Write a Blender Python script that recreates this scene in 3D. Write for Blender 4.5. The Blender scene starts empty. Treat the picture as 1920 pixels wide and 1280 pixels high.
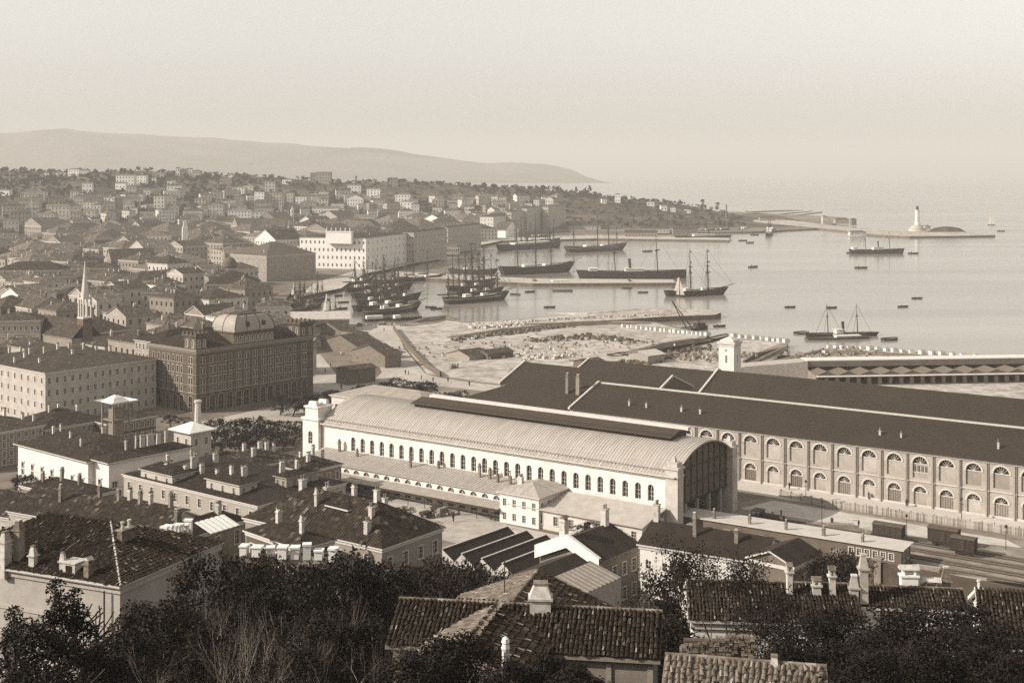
import bpy, math, random
import numpy as np
from mathutils import Vector, Matrix
from mathutils.geometry import tessellate_polygon

R = math.radians
random.seed(7)
SC = bpy.context.scene
COL = SC.collection

# ------------------------------------------------------------------ camera
F, HOR, CX, H = 2450.0, 318.0, 960.0, 80.0     # focal length in photo pixels, horizon row, centre column, camera height (m)
cam_d = bpy.data.cameras.new('camera')
cam_d.sensor_width = 36.0
cam_d.lens = 36.0 * F / 1920.0
cam_d.shift_y = -(640.0 - HOR) / 1920.0
cam_d.clip_start = 0.5
cam_d.clip_end = 60000.0
cam = bpy.data.objects.new('camera', cam_d)
cam.location = (0, 0, H)
cam.rotation_euler = (R(90), 0, 0)
COL.objects.link(cam)
SC.camera = cam

# ------------------------------------------------------------------ light
SUN_T = Vector((0.965, 0.26, 0)).normalized()   # the way the light travels over the ground
SUN_EL = R(30)
world = bpy.data.worlds.new('World')
SC.world = world
world.use_nodes = True
wn, wl = world.node_tree.nodes, world.node_tree.links
wn.clear()
sky = wn.new('ShaderNodeTexSky')
sky.sky_type = 'NISHITA'
sky.sun_disc = False
sky.sun_elevation = SUN_EL
sky.sun_rotation = math.atan2(-SUN_T.x, -SUN_T.y)
sky.altitude = 80
sky.air_density = 1.0
sky.dust_density = 1.5
sky.ozone_density = 1.0
# an orthochromatic plate sees blue light only, and the print is toned warm
sep = wn.new('ShaderNodeSeparateColor')
cmb = wn.new('ShaderNodeMixRGB'); cmb.blend_type = 'MULTIPLY'; cmb.inputs[0].default_value = 1.0
cmb.inputs[2].default_value = (1.0, 0.985, 0.935, 1)
bg = wn.new('ShaderNodeBackground'); bg.inputs['Strength'].default_value = 0.14
wo = wn.new('ShaderNodeOutputWorld')
wl.new(sky.outputs[0], sep.inputs[0])
wl.new(sep.outputs[2], cmb.inputs[1])
wl.new(cmb.outputs[0], bg.inputs['Color'])
wl.new(bg.outputs[0], wo.inputs[0])

sun_d = bpy.data.lights.new('sun', 'SUN')
sun_d.energy = 4.8
sun_d.angle = R(0.5)
sun_d.color = (1.0, 0.94, 0.84)
sun = bpy.data.objects.new('sun', sun_d)
COL.objects.link(sun)
sv = Vector((SUN_T.x * math.cos(SUN_EL), SUN_T.y * math.cos(SUN_EL), -math.sin(SUN_EL)))
sun.rotation_euler = sv.to_track_quat('-Z', 'Y').to_euler()
sun.location = (-200, 0, 300)

SC.view_settings.view_transform = 'Standard'
SC.view_settings.look = 'None'
SC.view_settings.exposure = 0.36
SC.view_settings.gamma = 1.0
SC.view_settings.use_curve_mapping = False
SC.render.engine = 'CYCLES'
cy = SC.cycles
cy.use_denoising = False
cy.max_bounces = 4
cy.diffuse_bounces = 2
cy.glossy_bounces = 2
cy.transmission_bounces = 2
cy.volume_bounces = 0
cy.transparent_max_bounces = 8
cy.caustics_reflective = False
cy.caustics_refractive = False
HAZE_DENSITY = 1.42e-4

# ------------------------------------------------------------------ pixel <-> place (only used to measure the photograph)
def W(px, py, z=0.0):
    Y = (H - z) * F / (py - HOR)
    return Vector(((px - CX) / F * Y, Y, z))
def AT(px, py, Y):
    return Vector(((px - CX) / F * Y, Y, H - (py - HOR) * Y / F))
def zat(py, Y): return H - (py - HOR) * Y / F
def xat(px, Y): return (px - CX) / F * Y
def reach(C, d, px):
    k = (px - CX) / F
    return (k * C[1] - C[0]) / (d[0] - k * d[1])

# ------------------------------------------------------------------ materials (all tones of one warm print)
def tone(v, a=1.0):
    v = max(v, 1e-4)
    return (v, v ** 1.11 * 0.975, v ** 1.22 * 0.945, a)

MATS = {}
class NT:
    def __init__(s, name):
        s.m = bpy.data.materials.new(name); s.m.use_nodes = True
        s.n = s.m.node_tree.nodes; s.l = s.m.node_tree.links
        s.b = s.n['Principled BSDF']
    def new(s, t, **k):
        n = s.n.new(t)
        for a, b in k.items(): setattr(n, a, b)
        return n
    def link(s, a, b): s.l.new(a, b)
    def coord(s, kind='UV', scale=(1, 1, 1)):
        tc = s.new('ShaderNodeTexCoord')
        mp = s.new('ShaderNodeMapping'); mp.inputs['Scale'].default_value = scale
        s.link(tc.outputs[kind], mp.inputs[0]); return mp.outputs[0]
    def wpos(s, scale=(1, 1, 1)):
        g = s.new('ShaderNodeNewGeometry')
        mp = s.new('ShaderNodeMapping'); mp.inputs['Scale'].default_value = scale
        s.link(g.outputs['Position'], mp.inputs[0]); return mp.outputs[0]
    def noise(s, vec, scale, detail=4, rough=.6):
        n = s.new('ShaderNodeTexNoise'); n.inputs['Scale'].default_value = scale
        n.inputs['Detail'].default_value = detail; n.inputs['Roughness'].default_value = rough
        s.link(vec, n.inputs['Vector']); return n.outputs[0]
    def ramp(s, fac, stops):
        r = s.new('ShaderNodeValToRGB'); e = r.color_ramp.elements
        while len(e) < len(stops): e.new(0.5)
        for el, (p, c) in zip(e, stops): el.position = p; el.color = c
        s.link(fac, r.inputs[0]); return r.outputs[0]
    def mix(s, fac, a, b, mode='MIX'):
        m = s.new('ShaderNodeMixRGB'); m.blend_type = mode
        for i, x in ((0, fac), (1, a), (2, b)):
            if hasattr(x, 'default_value') or hasattr(x, 'links'): s.link(x, m.inputs[i])
            else: m.inputs[i].default_value = x
        return m.outputs[0]
    def math(s, op, a, b=0.0):
        m = s.new('ShaderNodeMath'); m.operation = op
        for i, x in ((0, a), (1, b)):
            if hasattr(x, 'links'): s.link(x, m.inputs[i])
            else: m.inputs[i].default_value = x
        return m.outputs[0]
    def bump(s, hgt, strength=.5, dist=.05):
        b = s.new('ShaderNodeBump'); b.inputs['Strength'].default_value = strength
        b.inputs['Distance'].default_value = dist
        s.link(hgt, b.inputs['Height']); s.link(b.outputs[0], s.b.inputs['Normal'])
    def done(s, col=None, rough=.85, spec=.2):
        if col is not None:
            if hasattr(col, 'links'): s.link(col, s.b.inputs['Base Color'])
            else: s.b.inputs['Base Color'].default_value = col
        s.b.inputs['Roughness'].default_value = rough
        s.b.inputs['Specular IOR Level'].default_value = spec
        return s.m

def plaster(v, dirt=.35, key=None):
    k = ('plaster', v, dirt)
    if k in MATS: return MATS[k]
    t = NT('plaster_%03d' % int(v * 1000))
    uv = t.coord('UV', (1, 1, 1))
    n1 = t.noise(uv, .35, 5, .65)
    st = t.noise(t.coord('UV', (2.2, .12, 1)), 1.0, 4, .6)     # vertical rain streaks
    fine = t.noise(uv, 6, 3, .6)
    c = t.mix(t.ramp(n1, [(.3, (0, 0, 0, 1)), (.75, (1, 1, 1, 1))]), tone(v * (1 - dirt)), tone(v * 1.06))
    c = t.mix(t.ramp(st, [(.5, (0, 0, 0, 1)), (.8, (dirt, dirt, dirt, 1))]), c, tone(v * .5))
    c = t.mix(.18, c, t.ramp(fine, [(.3, tone(v * .6)), (.7, tone(min(1, v * 1.2)))]))
    t.bump(fine, .3, .02)
    MATS[k] = t.done(c, .9, .15); return MATS[k]

def tiles(v, per=.24, course=.38, contrast=1.0):
    k = ('tiles', v, per, contrast)
    if k in MATS: return MATS[k]
    t = NT('roof_tiles_%03d' % int(v * 1000))
    uv = t.coord('UV')
    sx = t.new('ShaderNodeSeparateXYZ'); t.link(uv, sx.inputs[0])
    u = t.math('DIVIDE', sx.outputs[0], per); w = t.math('DIVIDE', sx.outputs[1], course)
    cx = t.new('ShaderNodeCombineXYZ'); t.link(t.math('FLOOR', u), cx.inputs[0]); t.link(t.math('FLOOR', w), cx.inputs[1])
    wn_ = t.new('ShaderNodeTexWhiteNoise', noise_dimensions='2D'); t.link(cx.outputs[0], wn_.inputs[0])
    n1 = t.noise(uv, .22, 4, .65)
    a = tone(v * (1 - .45 * contrast)); b = tone(v * (1 + .55 * contrast)); e = tone(min(.7, v * (1 + 3.5 * contrast)))
    c = t.ramp(wn_.outputs[0], [(0, a), (.55, tone(v)), (.93, b), (.985, e)])
    c = t.mix(t.ramp(n1, [(.35, (0, 0, 0, 1)), (.7, (.7, .7, .7, 1))]), c, tone(v * .55))
    h = t.math('SINE', t.math('MULTIPLY', u, 6.28318))
    saw = t.math('MULTIPLY', t.math('FRACT', w), .6)
    t.bump(t.math('SUBTRACT', h, saw), 1.0, .05)
    MATS[k] = t.done(c, .85, .2); return MATS[k]

def plain(name, v, var=.25, scale=1.0, rough=.8, spec=.25, kind='UV', bump=0):
    if name in MATS: return MATS[name]
    t = NT(name)
    vec = t.coord(kind) if kind != 'W' else t.wpos()
    n1 = t.noise(vec, scale, 5, .65)
    c = t.ramp(n1, [(.25, tone(v * (1 - var))), (.75, tone(v * (1 + var)))])
    if bump: t.bump(n1, bump, .1)
    MATS[name] = t.done(c, rough, spec); return MATS[name]

def island(name, lo, hi, hot=None, rough=.85, spec=.15, mixn=.3, nsc=2.5):
    """each loose piece of the mesh gets its own tone"""
    if name in MATS: return MATS[name]
    t = NT(name)
    g = t.new('ShaderNodeNewGeometry'); oi = t.new('ShaderNodeObjectInfo')
    r = t.math('FRACT', t.math('ADD', g.outputs['Random Per Island'], oi.outputs['Random']))
    st = [(0, tone(lo)), (.8, tone((lo + hi) * .5)), (.93, tone(hi))]
    if hot: st = [(0, tone(lo)), (.6, tone((lo + hi) * .5)), (.93, tone(hi)), (.995, tone(hot))]
    c = t.ramp(r, st)
    n1 = t.noise(t.wpos(), nsc, 4, .65)
    c = t.mix(mixn, c, t.ramp(n1, [(.36, tone(lo)), (.64, tone(hi))]))
    MATS[name] = t.done(c, rough, spec); return MATS[name]

GLASS = NT('window_glass').done(tone(.03), .25, .5)
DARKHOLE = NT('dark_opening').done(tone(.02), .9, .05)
TRIM = plain('stone_trim', .55, .15, 3)
TRIMDK = plain('grey_trim', .3, .2, 3)
FRAMEW = plain('painted_frame', .6, .1, 4)
IRON = plain('dark_iron', .035, .3, 2, .6, .4)
WOODDK = plain('dark_wood', .05, .4, 3)
WOODLT = plain('weathered_wood', .22, .4, 2)
STONEW = plain('pale_stone', .6, .25, 1.5)
CHIMW = island('limewashed_brick', .34, .72, None, .9, .1, .5)
CHIMG = island('grey_brick', .1, .32, None, .9, .1, .5)

# ------------------------------------------------------------------ mesh builder
class MB:
    def __init__(s): s.v = []; s.f = []; s.m = []
    def poly(s, pts, m=0):
        i = len(s.v); s.v += [tuple(p) for p in pts]; s.f.append(tuple(range(i, i + len(pts)))); s.m.append(m)
    def box(s, x0, x1, y0, y1, z0, z1, m=0):
        i = len(s.v)
        s.v += [(x0, y0, z0), (x1, y0, z0), (x1, y1, z0), (x0, y1, z0), (x0, y0, z1), (x1, y0, z1), (x1, y1, z1), (x0, y1, z1)]
        for f in ((0, 3, 2, 1), (4, 5, 6, 7), (0, 1, 5, 4), (1, 2, 6, 5), (2, 3, 7, 6), (3, 0, 4, 7)):
            s.f.append(tuple(i + k for k in f)); s.m.append(m)
    def cbox(s, cx, cy, cz, sx, sy, sz, m=0, rz=0, top=1.0):
        """box standing on cz, turned by rz, tapering to top"""
        i = len(s.v); c, q = math.cos(rz), math.sin(rz)
        for zz, k in ((cz, 1.0), (cz + sz, top)):
            for ax, ay in ((-1, -1), (1, -1), (1, 1), (-1, 1)):
                x, y = ax * sx * .5 * k, ay * sy * .5 * k
                s.v.append((cx + c * x - q * y, cy + q * x + c * y, zz))
        for f in ((0, 3, 2, 1), (4, 5, 6, 7), (0, 1, 5, 4), (1, 2, 6, 5), (2, 3, 7, 6), (3, 0, 4, 7)):
            s.f.append(tuple(i + k for k in f)); s.m.append(m)
    def tube(s, a, b, r0, r1=None, n=5, m=0, cap=True):
        a, b = Vector(a), Vector(b); r1 = r0 if r1 is None else r1
        d = b - a
        if d.length < 1e-6: return
        d.normalize(); u = d.orthogonal().normalized(); w = d.cross(u)
        i = len(s.v)
        for p, r in ((a, r0), (b, r1)):
            for k in range(n):
                q = 6.28318 * k / n
                s.v.append(tuple(p + u * (math.cos(q) * r) + w * (math.sin(q) * r)))
        for k in range(n):
            s.f.append((i + k, i + (k + 1) % n, i + n + (k + 1) % n, i + n + k)); s.m.append(m)
        if cap:
            s.f.append(tuple(i + n + k for k in range(n))); s.m.append(m)
            s.f.append(tuple(i + k for k in reversed(range(n)))); s.m.append(m)
    def lathe(s, prof, n=12, m=0, c=(0, 0), a0=0.0):
        i = len(s.v)
        for r, z in prof:
            for k in range(n):
                q = a0 + 6.28318 * k / n
                s.v.append((c[0] + r * math.cos(q), c[1] + r * math.sin(q), z))
        for j in range(len(prof) - 1):
            for k in range(n):
                s.f.append((i + j * n + k, i + j * n + (k + 1) % n, i + (j + 1) * n + (k + 1) % n, i + (j + 1) * n + k)); s.m.append(m)
        s.f.append(tuple(i + (len(prof) - 1) * n + k for k in range(n))); s.m.append(m)
        s.f.append(tuple(i + k for k in reversed(range(n)))); s.m.append(m)
    def mesh(s, name, mats):
        me = bpy.data.meshes.new(name)
        me.from_pydata(s.v, [], s.f)
        if not isinstance(mats, (list, tuple)): mats = [mats]
        for m in mats: me.materials.append(m)
        if len(mats) > 1: me.polygons.foreach_set('material_index', s.m)
        autouv(me)
        return me
    def build(s, name, mats, parent=None, kind=None):
        if not s.f: return None
        return link(name, s.mesh(name, mats), parent, kind)

def autouv(me):
    nl = len(me.loops); npoly = len(me.polygons)
    if not nl: return
    co = np.empty(len(me.vertices) * 3); me.vertices.foreach_get('co', co); co = co.reshape(-1, 3)
    li = np.empty(nl, dtype=np.int32); me.loops.foreach_get('vertex_index', li)
    nr = np.empty(npoly * 3); me.polygons.foreach_get('normal', nr); nr = nr.reshape(-1, 3)
    lt = np.empty(npoly, dtype=np.int32); me.polygons.foreach_get('loop_total', lt)
    n = np.repeat(nr, lt, axis=0)
    u = np.stack([-n[:, 1], n[:, 0], np.zeros(len(n))], 1)
    ln = np.linalg.norm(u, axis=1); flat = ln < 1e-3
    u[flat] = (1, 0, 0); ln[flat] = 1; u /= ln[:, None]
    v = np.cross(n, u)
    p = co[li]
    uv = np.stack([(p * u).sum(1), (p * v).sum(1)], 1)
    lay = me.uv_layers.new(name='UVMap')
    lay.data.foreach_set('uv', uv.astype(np.float32).ravel())

def link(name, me, parent=None, kind=None):
    o = bpy.data.objects.new(name, me); COL.objects.link(o)
    if parent is not None: o.parent = parent
    if kind: o['kind'] = kind
    return o
def thing(name, label, cat, loc=(0, 0, 0), rz=0.0, group=None):
    o = bpy.data.objects.new(name, None); COL.objects.link(o)
    o.empty_display_size = .5
    o.location = loc; o.rotation_euler = (0, 0, rz)
    o['label'] = label; o['category'] = cat
    if group: o['group'] = group
    return o
def tag(o, label, cat, group=None):
    o['label'] = label; o['category'] = cat
    if group: o['group'] = group
    return o
def smooth(o, on=True):
    o.data.polygons.foreach_set('use_smooth', [on] * len(o.data.polygons)); return o
def copy_tree(o, parent=None):
    c = o.copy(); COL.objects.link(c)
    if parent is not None:
        c.parent = parent; c.matrix_parent_inverse = o.matrix_parent_inverse.copy()
    for ch in list(o.children): copy_tree(ch, c)
    return c
def copy_thing(o, loc, rz=0.0, label=None, scale=1.0, group=None):
    c = copy_tree(o); c.location = loc; c.rotation_euler = (0, 0, rz); c.scale = (scale,) * 3 if not isinstance(scale, tuple) else scale
    if label: c['label'] = label
    if group: c['group'] = group
    return c
# ================================================================== the setting
def lerp_tab(tab, x):
    if x <= tab[0][0]: return tab[0][1]
    for (a, b), (c, d) in zip(tab, tab[1:]):
        if x <= c: return b + (d - b) * (x - a) / (c - a)
    return tab[-1][1]
SLOPE = [(-40, 90), (0, 75), (40, 62), (66, 51), (100, 37), (150, 21), (200, 10), (245, 2.0), (9999, 2.0)]
def zslope(x, y):
    return lerp_tab(SLOPE, y)

# sea
t = NT('sea_water')
n1 = t.noise(t.wpos((1, .45, 1)), .25, 4, .6); n2 = t.noise(t.wpos((1, .5, 1)), .012, 3, .6)
t.bump(t.math('ADD', n1, t.math('MULTIPLY', n2, 1.5)), .05, .25)
band = t.noise(t.wpos((.002, .012, 1)), 1.0, 3, .5)
c = t.ramp(band, [(.3, tone(.15)), (.7, tone(.32))])
SEA = t.done(c, .16, .5)
mb = MB()
ys = [300, 420, 560, 800, 1200, 1800, 2600, 4000, 7000, 12000, 25000]
for a, b in zip(ys, ys[1:]):
    for i in range(8):
        xa = -25000 if i == 0 else -1400 + 350 * i
        xb = 25000 if i == 7 else -1400 + 350 * (i + 1)
        mb.poly([(xa, a, 0), (xb, a, 0), (xb, b, 0), (xa, b, 0)])
mb.build('sea', SEA, kind='structure')

# land: outlines measured on the photograph, standing 2 m above the water
t = NT('dusty_ground')
p = t.wpos()
a1 = t.noise(p, .02, 5, .6); a2 = t.noise(p, .25, 5, .7); a3 = t.noise(t.wpos((1, .3, 1)), .06, 4, .6)
c = t.mix(t.ramp(a1, [(.35, (0, 0, 0, 1)), (.65, (1, 1, 1, 1))]), tone(.36), tone(.54))
c = t.mix(t.ramp(a3, [(.45, (0, 0, 0, 1)), (.7, (.6, .6, .6, 1))]), c, tone(.2))
c = t.mix(.5, c, t.ramp(a2, [(.38, tone(.14)), (.62, tone(.62))]))
t.bump(a2, .5, .3)
EARTH = t.done(c, .95, .1)
t = NT('quay_stone')
p = t.wpos()
a2 = t.noise(p, .15, 5, .7)
QUAY = t.done(t.ramp(a2, [(.3, tone(.34)), (.7, tone(.52))]), .9, .15)
t = NT('street_dirt')
p = t.wpos(); a2 = t.noise(p, .12, 6, .7); a1 = t.noise(p, .015, 4, .6)
c = t.mix(t.ramp(a1, [(.4, (0, 0, 0, 1)), (.65, (1, 1, 1, 1))]), t.ramp(a2, [(.3, tone(.10)), (.7, tone(.2))]), t.ramp(a2, [(.3, tone(.2)), (.7, tone(.32))]))
STREET = t.done(c, .95, .1)
ROCK = plain('wet_bank', .13, .5, .35, .9, .2, 'W', .6)

def slab(name, pts, z, mat, side=None, z0=-1.5, kind='structure', batter=0.0):
    """a flat piece of land with banks going down into the water"""
    P = [Vector((q[0], q[1], z)) for q in pts]
    mb = MB()
    tri = tessellate_polygon([P])
    i = len(mb.v); mb.v += [tuple(q) for q in P]
    for q in tri: mb.f.append(tuple(i + k for k in q)); mb.m.append(0)
    if side is not None:
        n = len(P)
        c = sum(P, Vector()) / n
        for k in range(n):
            a, b = P[k], P[(k + 1) % n]
            da = (a - c); db = (b - c)
            a0 = a + da.normalized() * batter; b0 = b + db.normalized() * batter
            mb.poly([(a.x, a.y, z), (b.x, b.y, z), (b0.x, b0.y, z0), (a0.x, a0.y, z0)], 1)
    return mb.build(name, [mat, side or mat], kind=kind)
def wp(l, z): return [W(x, y, z) for x, y in l]

# town ground and its quay line, from the far headland round the inner harbour to the works and on to the right
CITY = wp([(1180, 436), (1060, 432), (1010, 434), (985, 438), (930, 449), (870, 461), (830, 471), (788, 486), (740, 498), (690, 507), (662, 519), (640, 535),
           (600, 545), (575, 552), (545, 548), (536, 560), (556, 590), (600, 601), (660, 608), (770, 608), (800, 604), (836, 599), (890, 604), (960, 599), (1040, 592), (1060, 596), (1150, 600),
           (1230, 603), (1262, 611), (1330, 626), (1322, 634), (1300, 640), (1240, 650), (1170, 662), (1185, 672), (1255, 660), (1330, 643), (1362, 634), (1410, 636), (1478, 640), (1476, 648), (1420, 662), (1396, 676), (1400, 688),
           (1432, 684), (1500, 664), (1552, 652), (1620, 653), (1760, 664), (1930, 676), (2080, 690)], 2.0)
CITY += [Vector((420, 420, 2)), Vector((420, 236, 2)), Vector((-700, 236, 2)), Vector((-1500, 900, 2)), Vector((-1900, 1900, 2)), Vector((-700, 2420, 2)), Vector((420, 2420, 2)), Vector((545, 2130, 2)), Vector((420, 1750, 2)), Vector((300, 1640, 2))]
slab('town_ground', CITY, 2.0, STREET, ROCK, -1.5)
# bright earth of the harbour works, laid over the town ground
WORKS = wp([(742, 612), (778, 611), (812, 607), (838, 601), (892, 606), (960, 601), (1040, 594), (1060, 598), (1150, 602), (1228, 605), (1260, 613), (1322, 627), (1296, 638), (1236, 649), (1168, 661), (1183, 674), (1256, 662), (1330, 645), (1362, 636),
            (1408, 638), (1470, 641), (1418, 661), (1392, 676), (1396, 690), (1300, 712), (1150, 722), (960, 722), (905, 716), (800, 700), (760, 650)], 2.004)
slab('harbour_works_earth', WORKS, 2.004, EARTH)
WORKSB = wp([(1404, 690), (1434, 686), (1500, 666), (1552, 654), (1620, 655), (1760, 666), (1930, 678), (2060, 690), (2000, 760), (1500, 720)], 2.004)
slab('harbour_works_earth', WORKSB, 2.004, EARTH)
# pale roads and squares
t = NT('pale_road'); p = t.wpos(); q1 = t.noise(p, .03, 4, .6); q2 = t.noise(p, .35, 5, .7)
c = t.mix(t.ramp(q1, [(.4, (0, 0, 0, 1)), (.65, (1, 1, 1, 1))]), tone(.36), tone(.54)); c = t.mix(.4, c, t.ramp(q2, [(.35, tone(.28)), (.65, tone(.6))]))
ROAD = t.done(c, .95, .1)
slab('road', wp([(664, 612), (742, 614), (757, 652), (797, 700), (830, 709), (905, 719), (985, 726), (975, 738), (900, 732), (812, 722), (742, 722), (700, 738), (640, 760), (588, 778), (588, 745), (640, 733), (702, 712), (716, 698), (702, 664)], 2.008), 2.008, ROAD)
slab('road', wp([(586, 665), (600, 664), (640, 712), (700, 722), (640, 742), (588, 748)], 2.012), 2.012, ROAD)
slab('road', wp([(330, 800), (560, 752), (588, 758), (590, 800), (480, 815), (390, 830)], 2.008), 2.008, plain('square_paving', .4, .15, .12, .95, .1, 'W'))
slab('road', wp([(560, 556), (640, 540), (664, 523), (692, 511), (742, 502), (790, 490), (832, 475), (872, 465), (932, 453), (960, 447), (930, 445), (800, 474), (690, 500), (590, 530)], 2.008), 2.008, ROAD)
slab('road', wp([(540, 594), (600, 603), (660, 610), (770, 610), (742, 620), (640, 616), (545, 610)], 2.016), 2.016, ROAD)
# station forecourt
slab('road', wp([(600, 880), (640, 885), (960, 985), (1080, 1010), (1050, 1060), (820, 1010), (640, 950)], 2.008), 2.008, ROAD)

# a long low headland with the town climbing it
RIDGE = [(-1100, 82), (-760, 80), (-500, 72), (-300, 66), (-170, 63), (-40, 55), (60, 45), (150, 38), (230, 30), (290, 23), (330, 14), (365, 6), (400, 2.0), (2000, 2.0)]
def zhead(x, y):
    r = lerp_tab(RIDGE, x)
    yr = 1950 + 0.2 * max(0, x)
    y0 = 1180 + 1.9 * max(0, x + 560)
    y0 = min(y0, yr - 260)
    if y <= yr:
        s = (y - y0) / (yr - y0); s = max(0, min(1, s)); s = s ** 1.25 * (1.25 - .25 * s)
    else:
        s = max(0, 1 - (y - yr) / 420.0) ** .8
    bumpy = math.sin(x * .011 + 1) * math.cos(y * .013) * 3.2 + math.sin(x * .031) * 1.4
    return max(1.0, 1.9 + (r + bumpy * min(1, s * 2) - 1.9) * s)
def zland(x, y):
    return max(zslope(x, y), zhead(x, y)) if y > 600 else zslope(x, y)
t = NT('hill_scrub')
p = t.wpos(); a1 = t.noise(p, .012, 5, .65); a2 = t.noise(p, .09, 5, .7)
c = t.mix(t.ramp(a1, [(.42, (0, 0, 0, 1)), (.62, (1, 1, 1, 1))]), t.ramp(a2, [(.3, tone(.03)), (.7, tone(.09))]), t.ramp(a2, [(.3, tone(.09)), (.7, tone(.2))]))
SCRUB = t.done(c, .95, .05)
mb = MB(); nx, ny = 100, 60
X0, X1, Y0, Y1 = -1500, 440, 1150, 2450
for j in range(ny + 1):
    for i in range(nx + 1):
        x = X0 + (X1 - X0) * i / nx; y = Y0 + (Y1 - Y0) * j / ny
        mb.v.append((x, y, zhead(x, y)))
for j in range(ny):
    for i in range(nx):
        k = j * (nx + 1) + i
        if min(mb.v[q][2] for q in (k, k + 1, k + nx + 1, k + nx + 2)) > 0 and max(mb.v[q][2] for q in (k, k + 1, k + nx + 1, k + nx + 2)) > 2.05:
            mb.f.append((k, k + 1, k + nx + 2, k + nx + 1)); mb.m.append(0)
smooth(mb.build('headland_hill', SCRUB, kind='structure'))

# the far hills across the bay
YF = 9200.0
SIL = [(-900, 262), (-400, 255), (0, 249), (60, 247), (120, 242), (180, 248), (260, 252), (380, 258), (520, 268), (620, 276), (720, 279), (790, 290), (830, 297), (900, 305), (950, 305), (1000, 307), (1040, 310), (1070, 317), (1100, 332), (1120, 338)]
mb = MB(); prev = None
cols = []
for k in range(161):
    px = -900 + (1120 + 900) * k / 160
    py = lerp_tab(SIL, px) + (math.sin(px * .09) * .5 + math.sin(px * .043) * .7 + random.uniform(-.35, .35)) * (1 if px < 1060 else .2)
    x = xat(px, YF); zt = max(1, zat(py, YF))
    col = []
    for q, (dy, f) in enumerate(((-1500, -.01), (-1050, .22), (-520, .6), (-150, .93), (0, 1.0), (700, .75), (2200, 0))):
        jit = (math.sin(x * .004 + q * 1.7) * 130 + math.sin(x * .0013 + q) * 200) if 0 < q < 4 else 0
        col.append((x, YF + dy + jit, zt * f))
    cols.append(col)
for c in cols: mb.v += c
for k in range(160):
    for q in range(6):
        a = k * 7 + q; mb.f.append((a, a + 7, a + 8, a + 1)); mb.m.append(0)
smooth(mb.build('far_hills', plain('far_hill_ground', .12, .5, .003, .95, .05, 'W'), kind='structure'))

# the slope the camera stands on
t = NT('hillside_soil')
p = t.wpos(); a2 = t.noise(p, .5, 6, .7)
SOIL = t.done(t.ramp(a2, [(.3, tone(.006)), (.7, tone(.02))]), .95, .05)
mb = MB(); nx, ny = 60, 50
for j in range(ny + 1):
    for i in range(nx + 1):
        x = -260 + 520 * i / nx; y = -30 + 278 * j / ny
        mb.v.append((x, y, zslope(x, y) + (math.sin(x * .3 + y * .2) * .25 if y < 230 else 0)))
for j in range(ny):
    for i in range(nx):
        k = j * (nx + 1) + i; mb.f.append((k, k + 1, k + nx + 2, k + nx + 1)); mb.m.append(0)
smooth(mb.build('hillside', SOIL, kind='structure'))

# piers
def pier(name, pts, z, top, side=ROCK): return slab(name, wp(pts, z), z, top, side, -1.5)
pier('harbour_pier', [(742, 509), (1000, 522), (1262, 524), (1268, 530), (1000, 531), (742, 518)], 2.2, QUAY)
pier('harbour_pier', [(905, 446), (1120, 441), (1368, 446), (1368, 450), (1120, 447), (905, 452)], 2.2, QUAY)
pier('breakwater', [(1385, 414), (1500, 424), (1590, 433), (1640, 440), (1705, 443), (1800, 442), (1866, 441), (1866, 438.5), (1800, 435), (1740, 424), (1690, 428), (1600, 427), (1540, 420), (1480, 413), (1400, 409)], 2.4, EARTH)
pier('stone_jetty', [(880, 612), (960, 608), (1060, 604), (1150, 600), (1250, 593), (1340, 590), (1352, 586), (1340, 581), (1250, 578), (1210, 577), (1140, 582), (1050, 592), (960, 600), (890, 604)], 2.6, EARTH)
for yy in (0, 6, 12):
    pier('salt_mole', [(1398 + yy, 411 - yy * 1.2), (1440 + yy, 409 - yy * 1.2), (1542 - yy * 3, 397 - yy * .25), (1536 - yy * 3, 395.6 - yy * .25), (1430, 406 - yy * 1.1), (1398, 408 - yy * 1.1)], 1.5 + yy * .02, EARTH)
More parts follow.
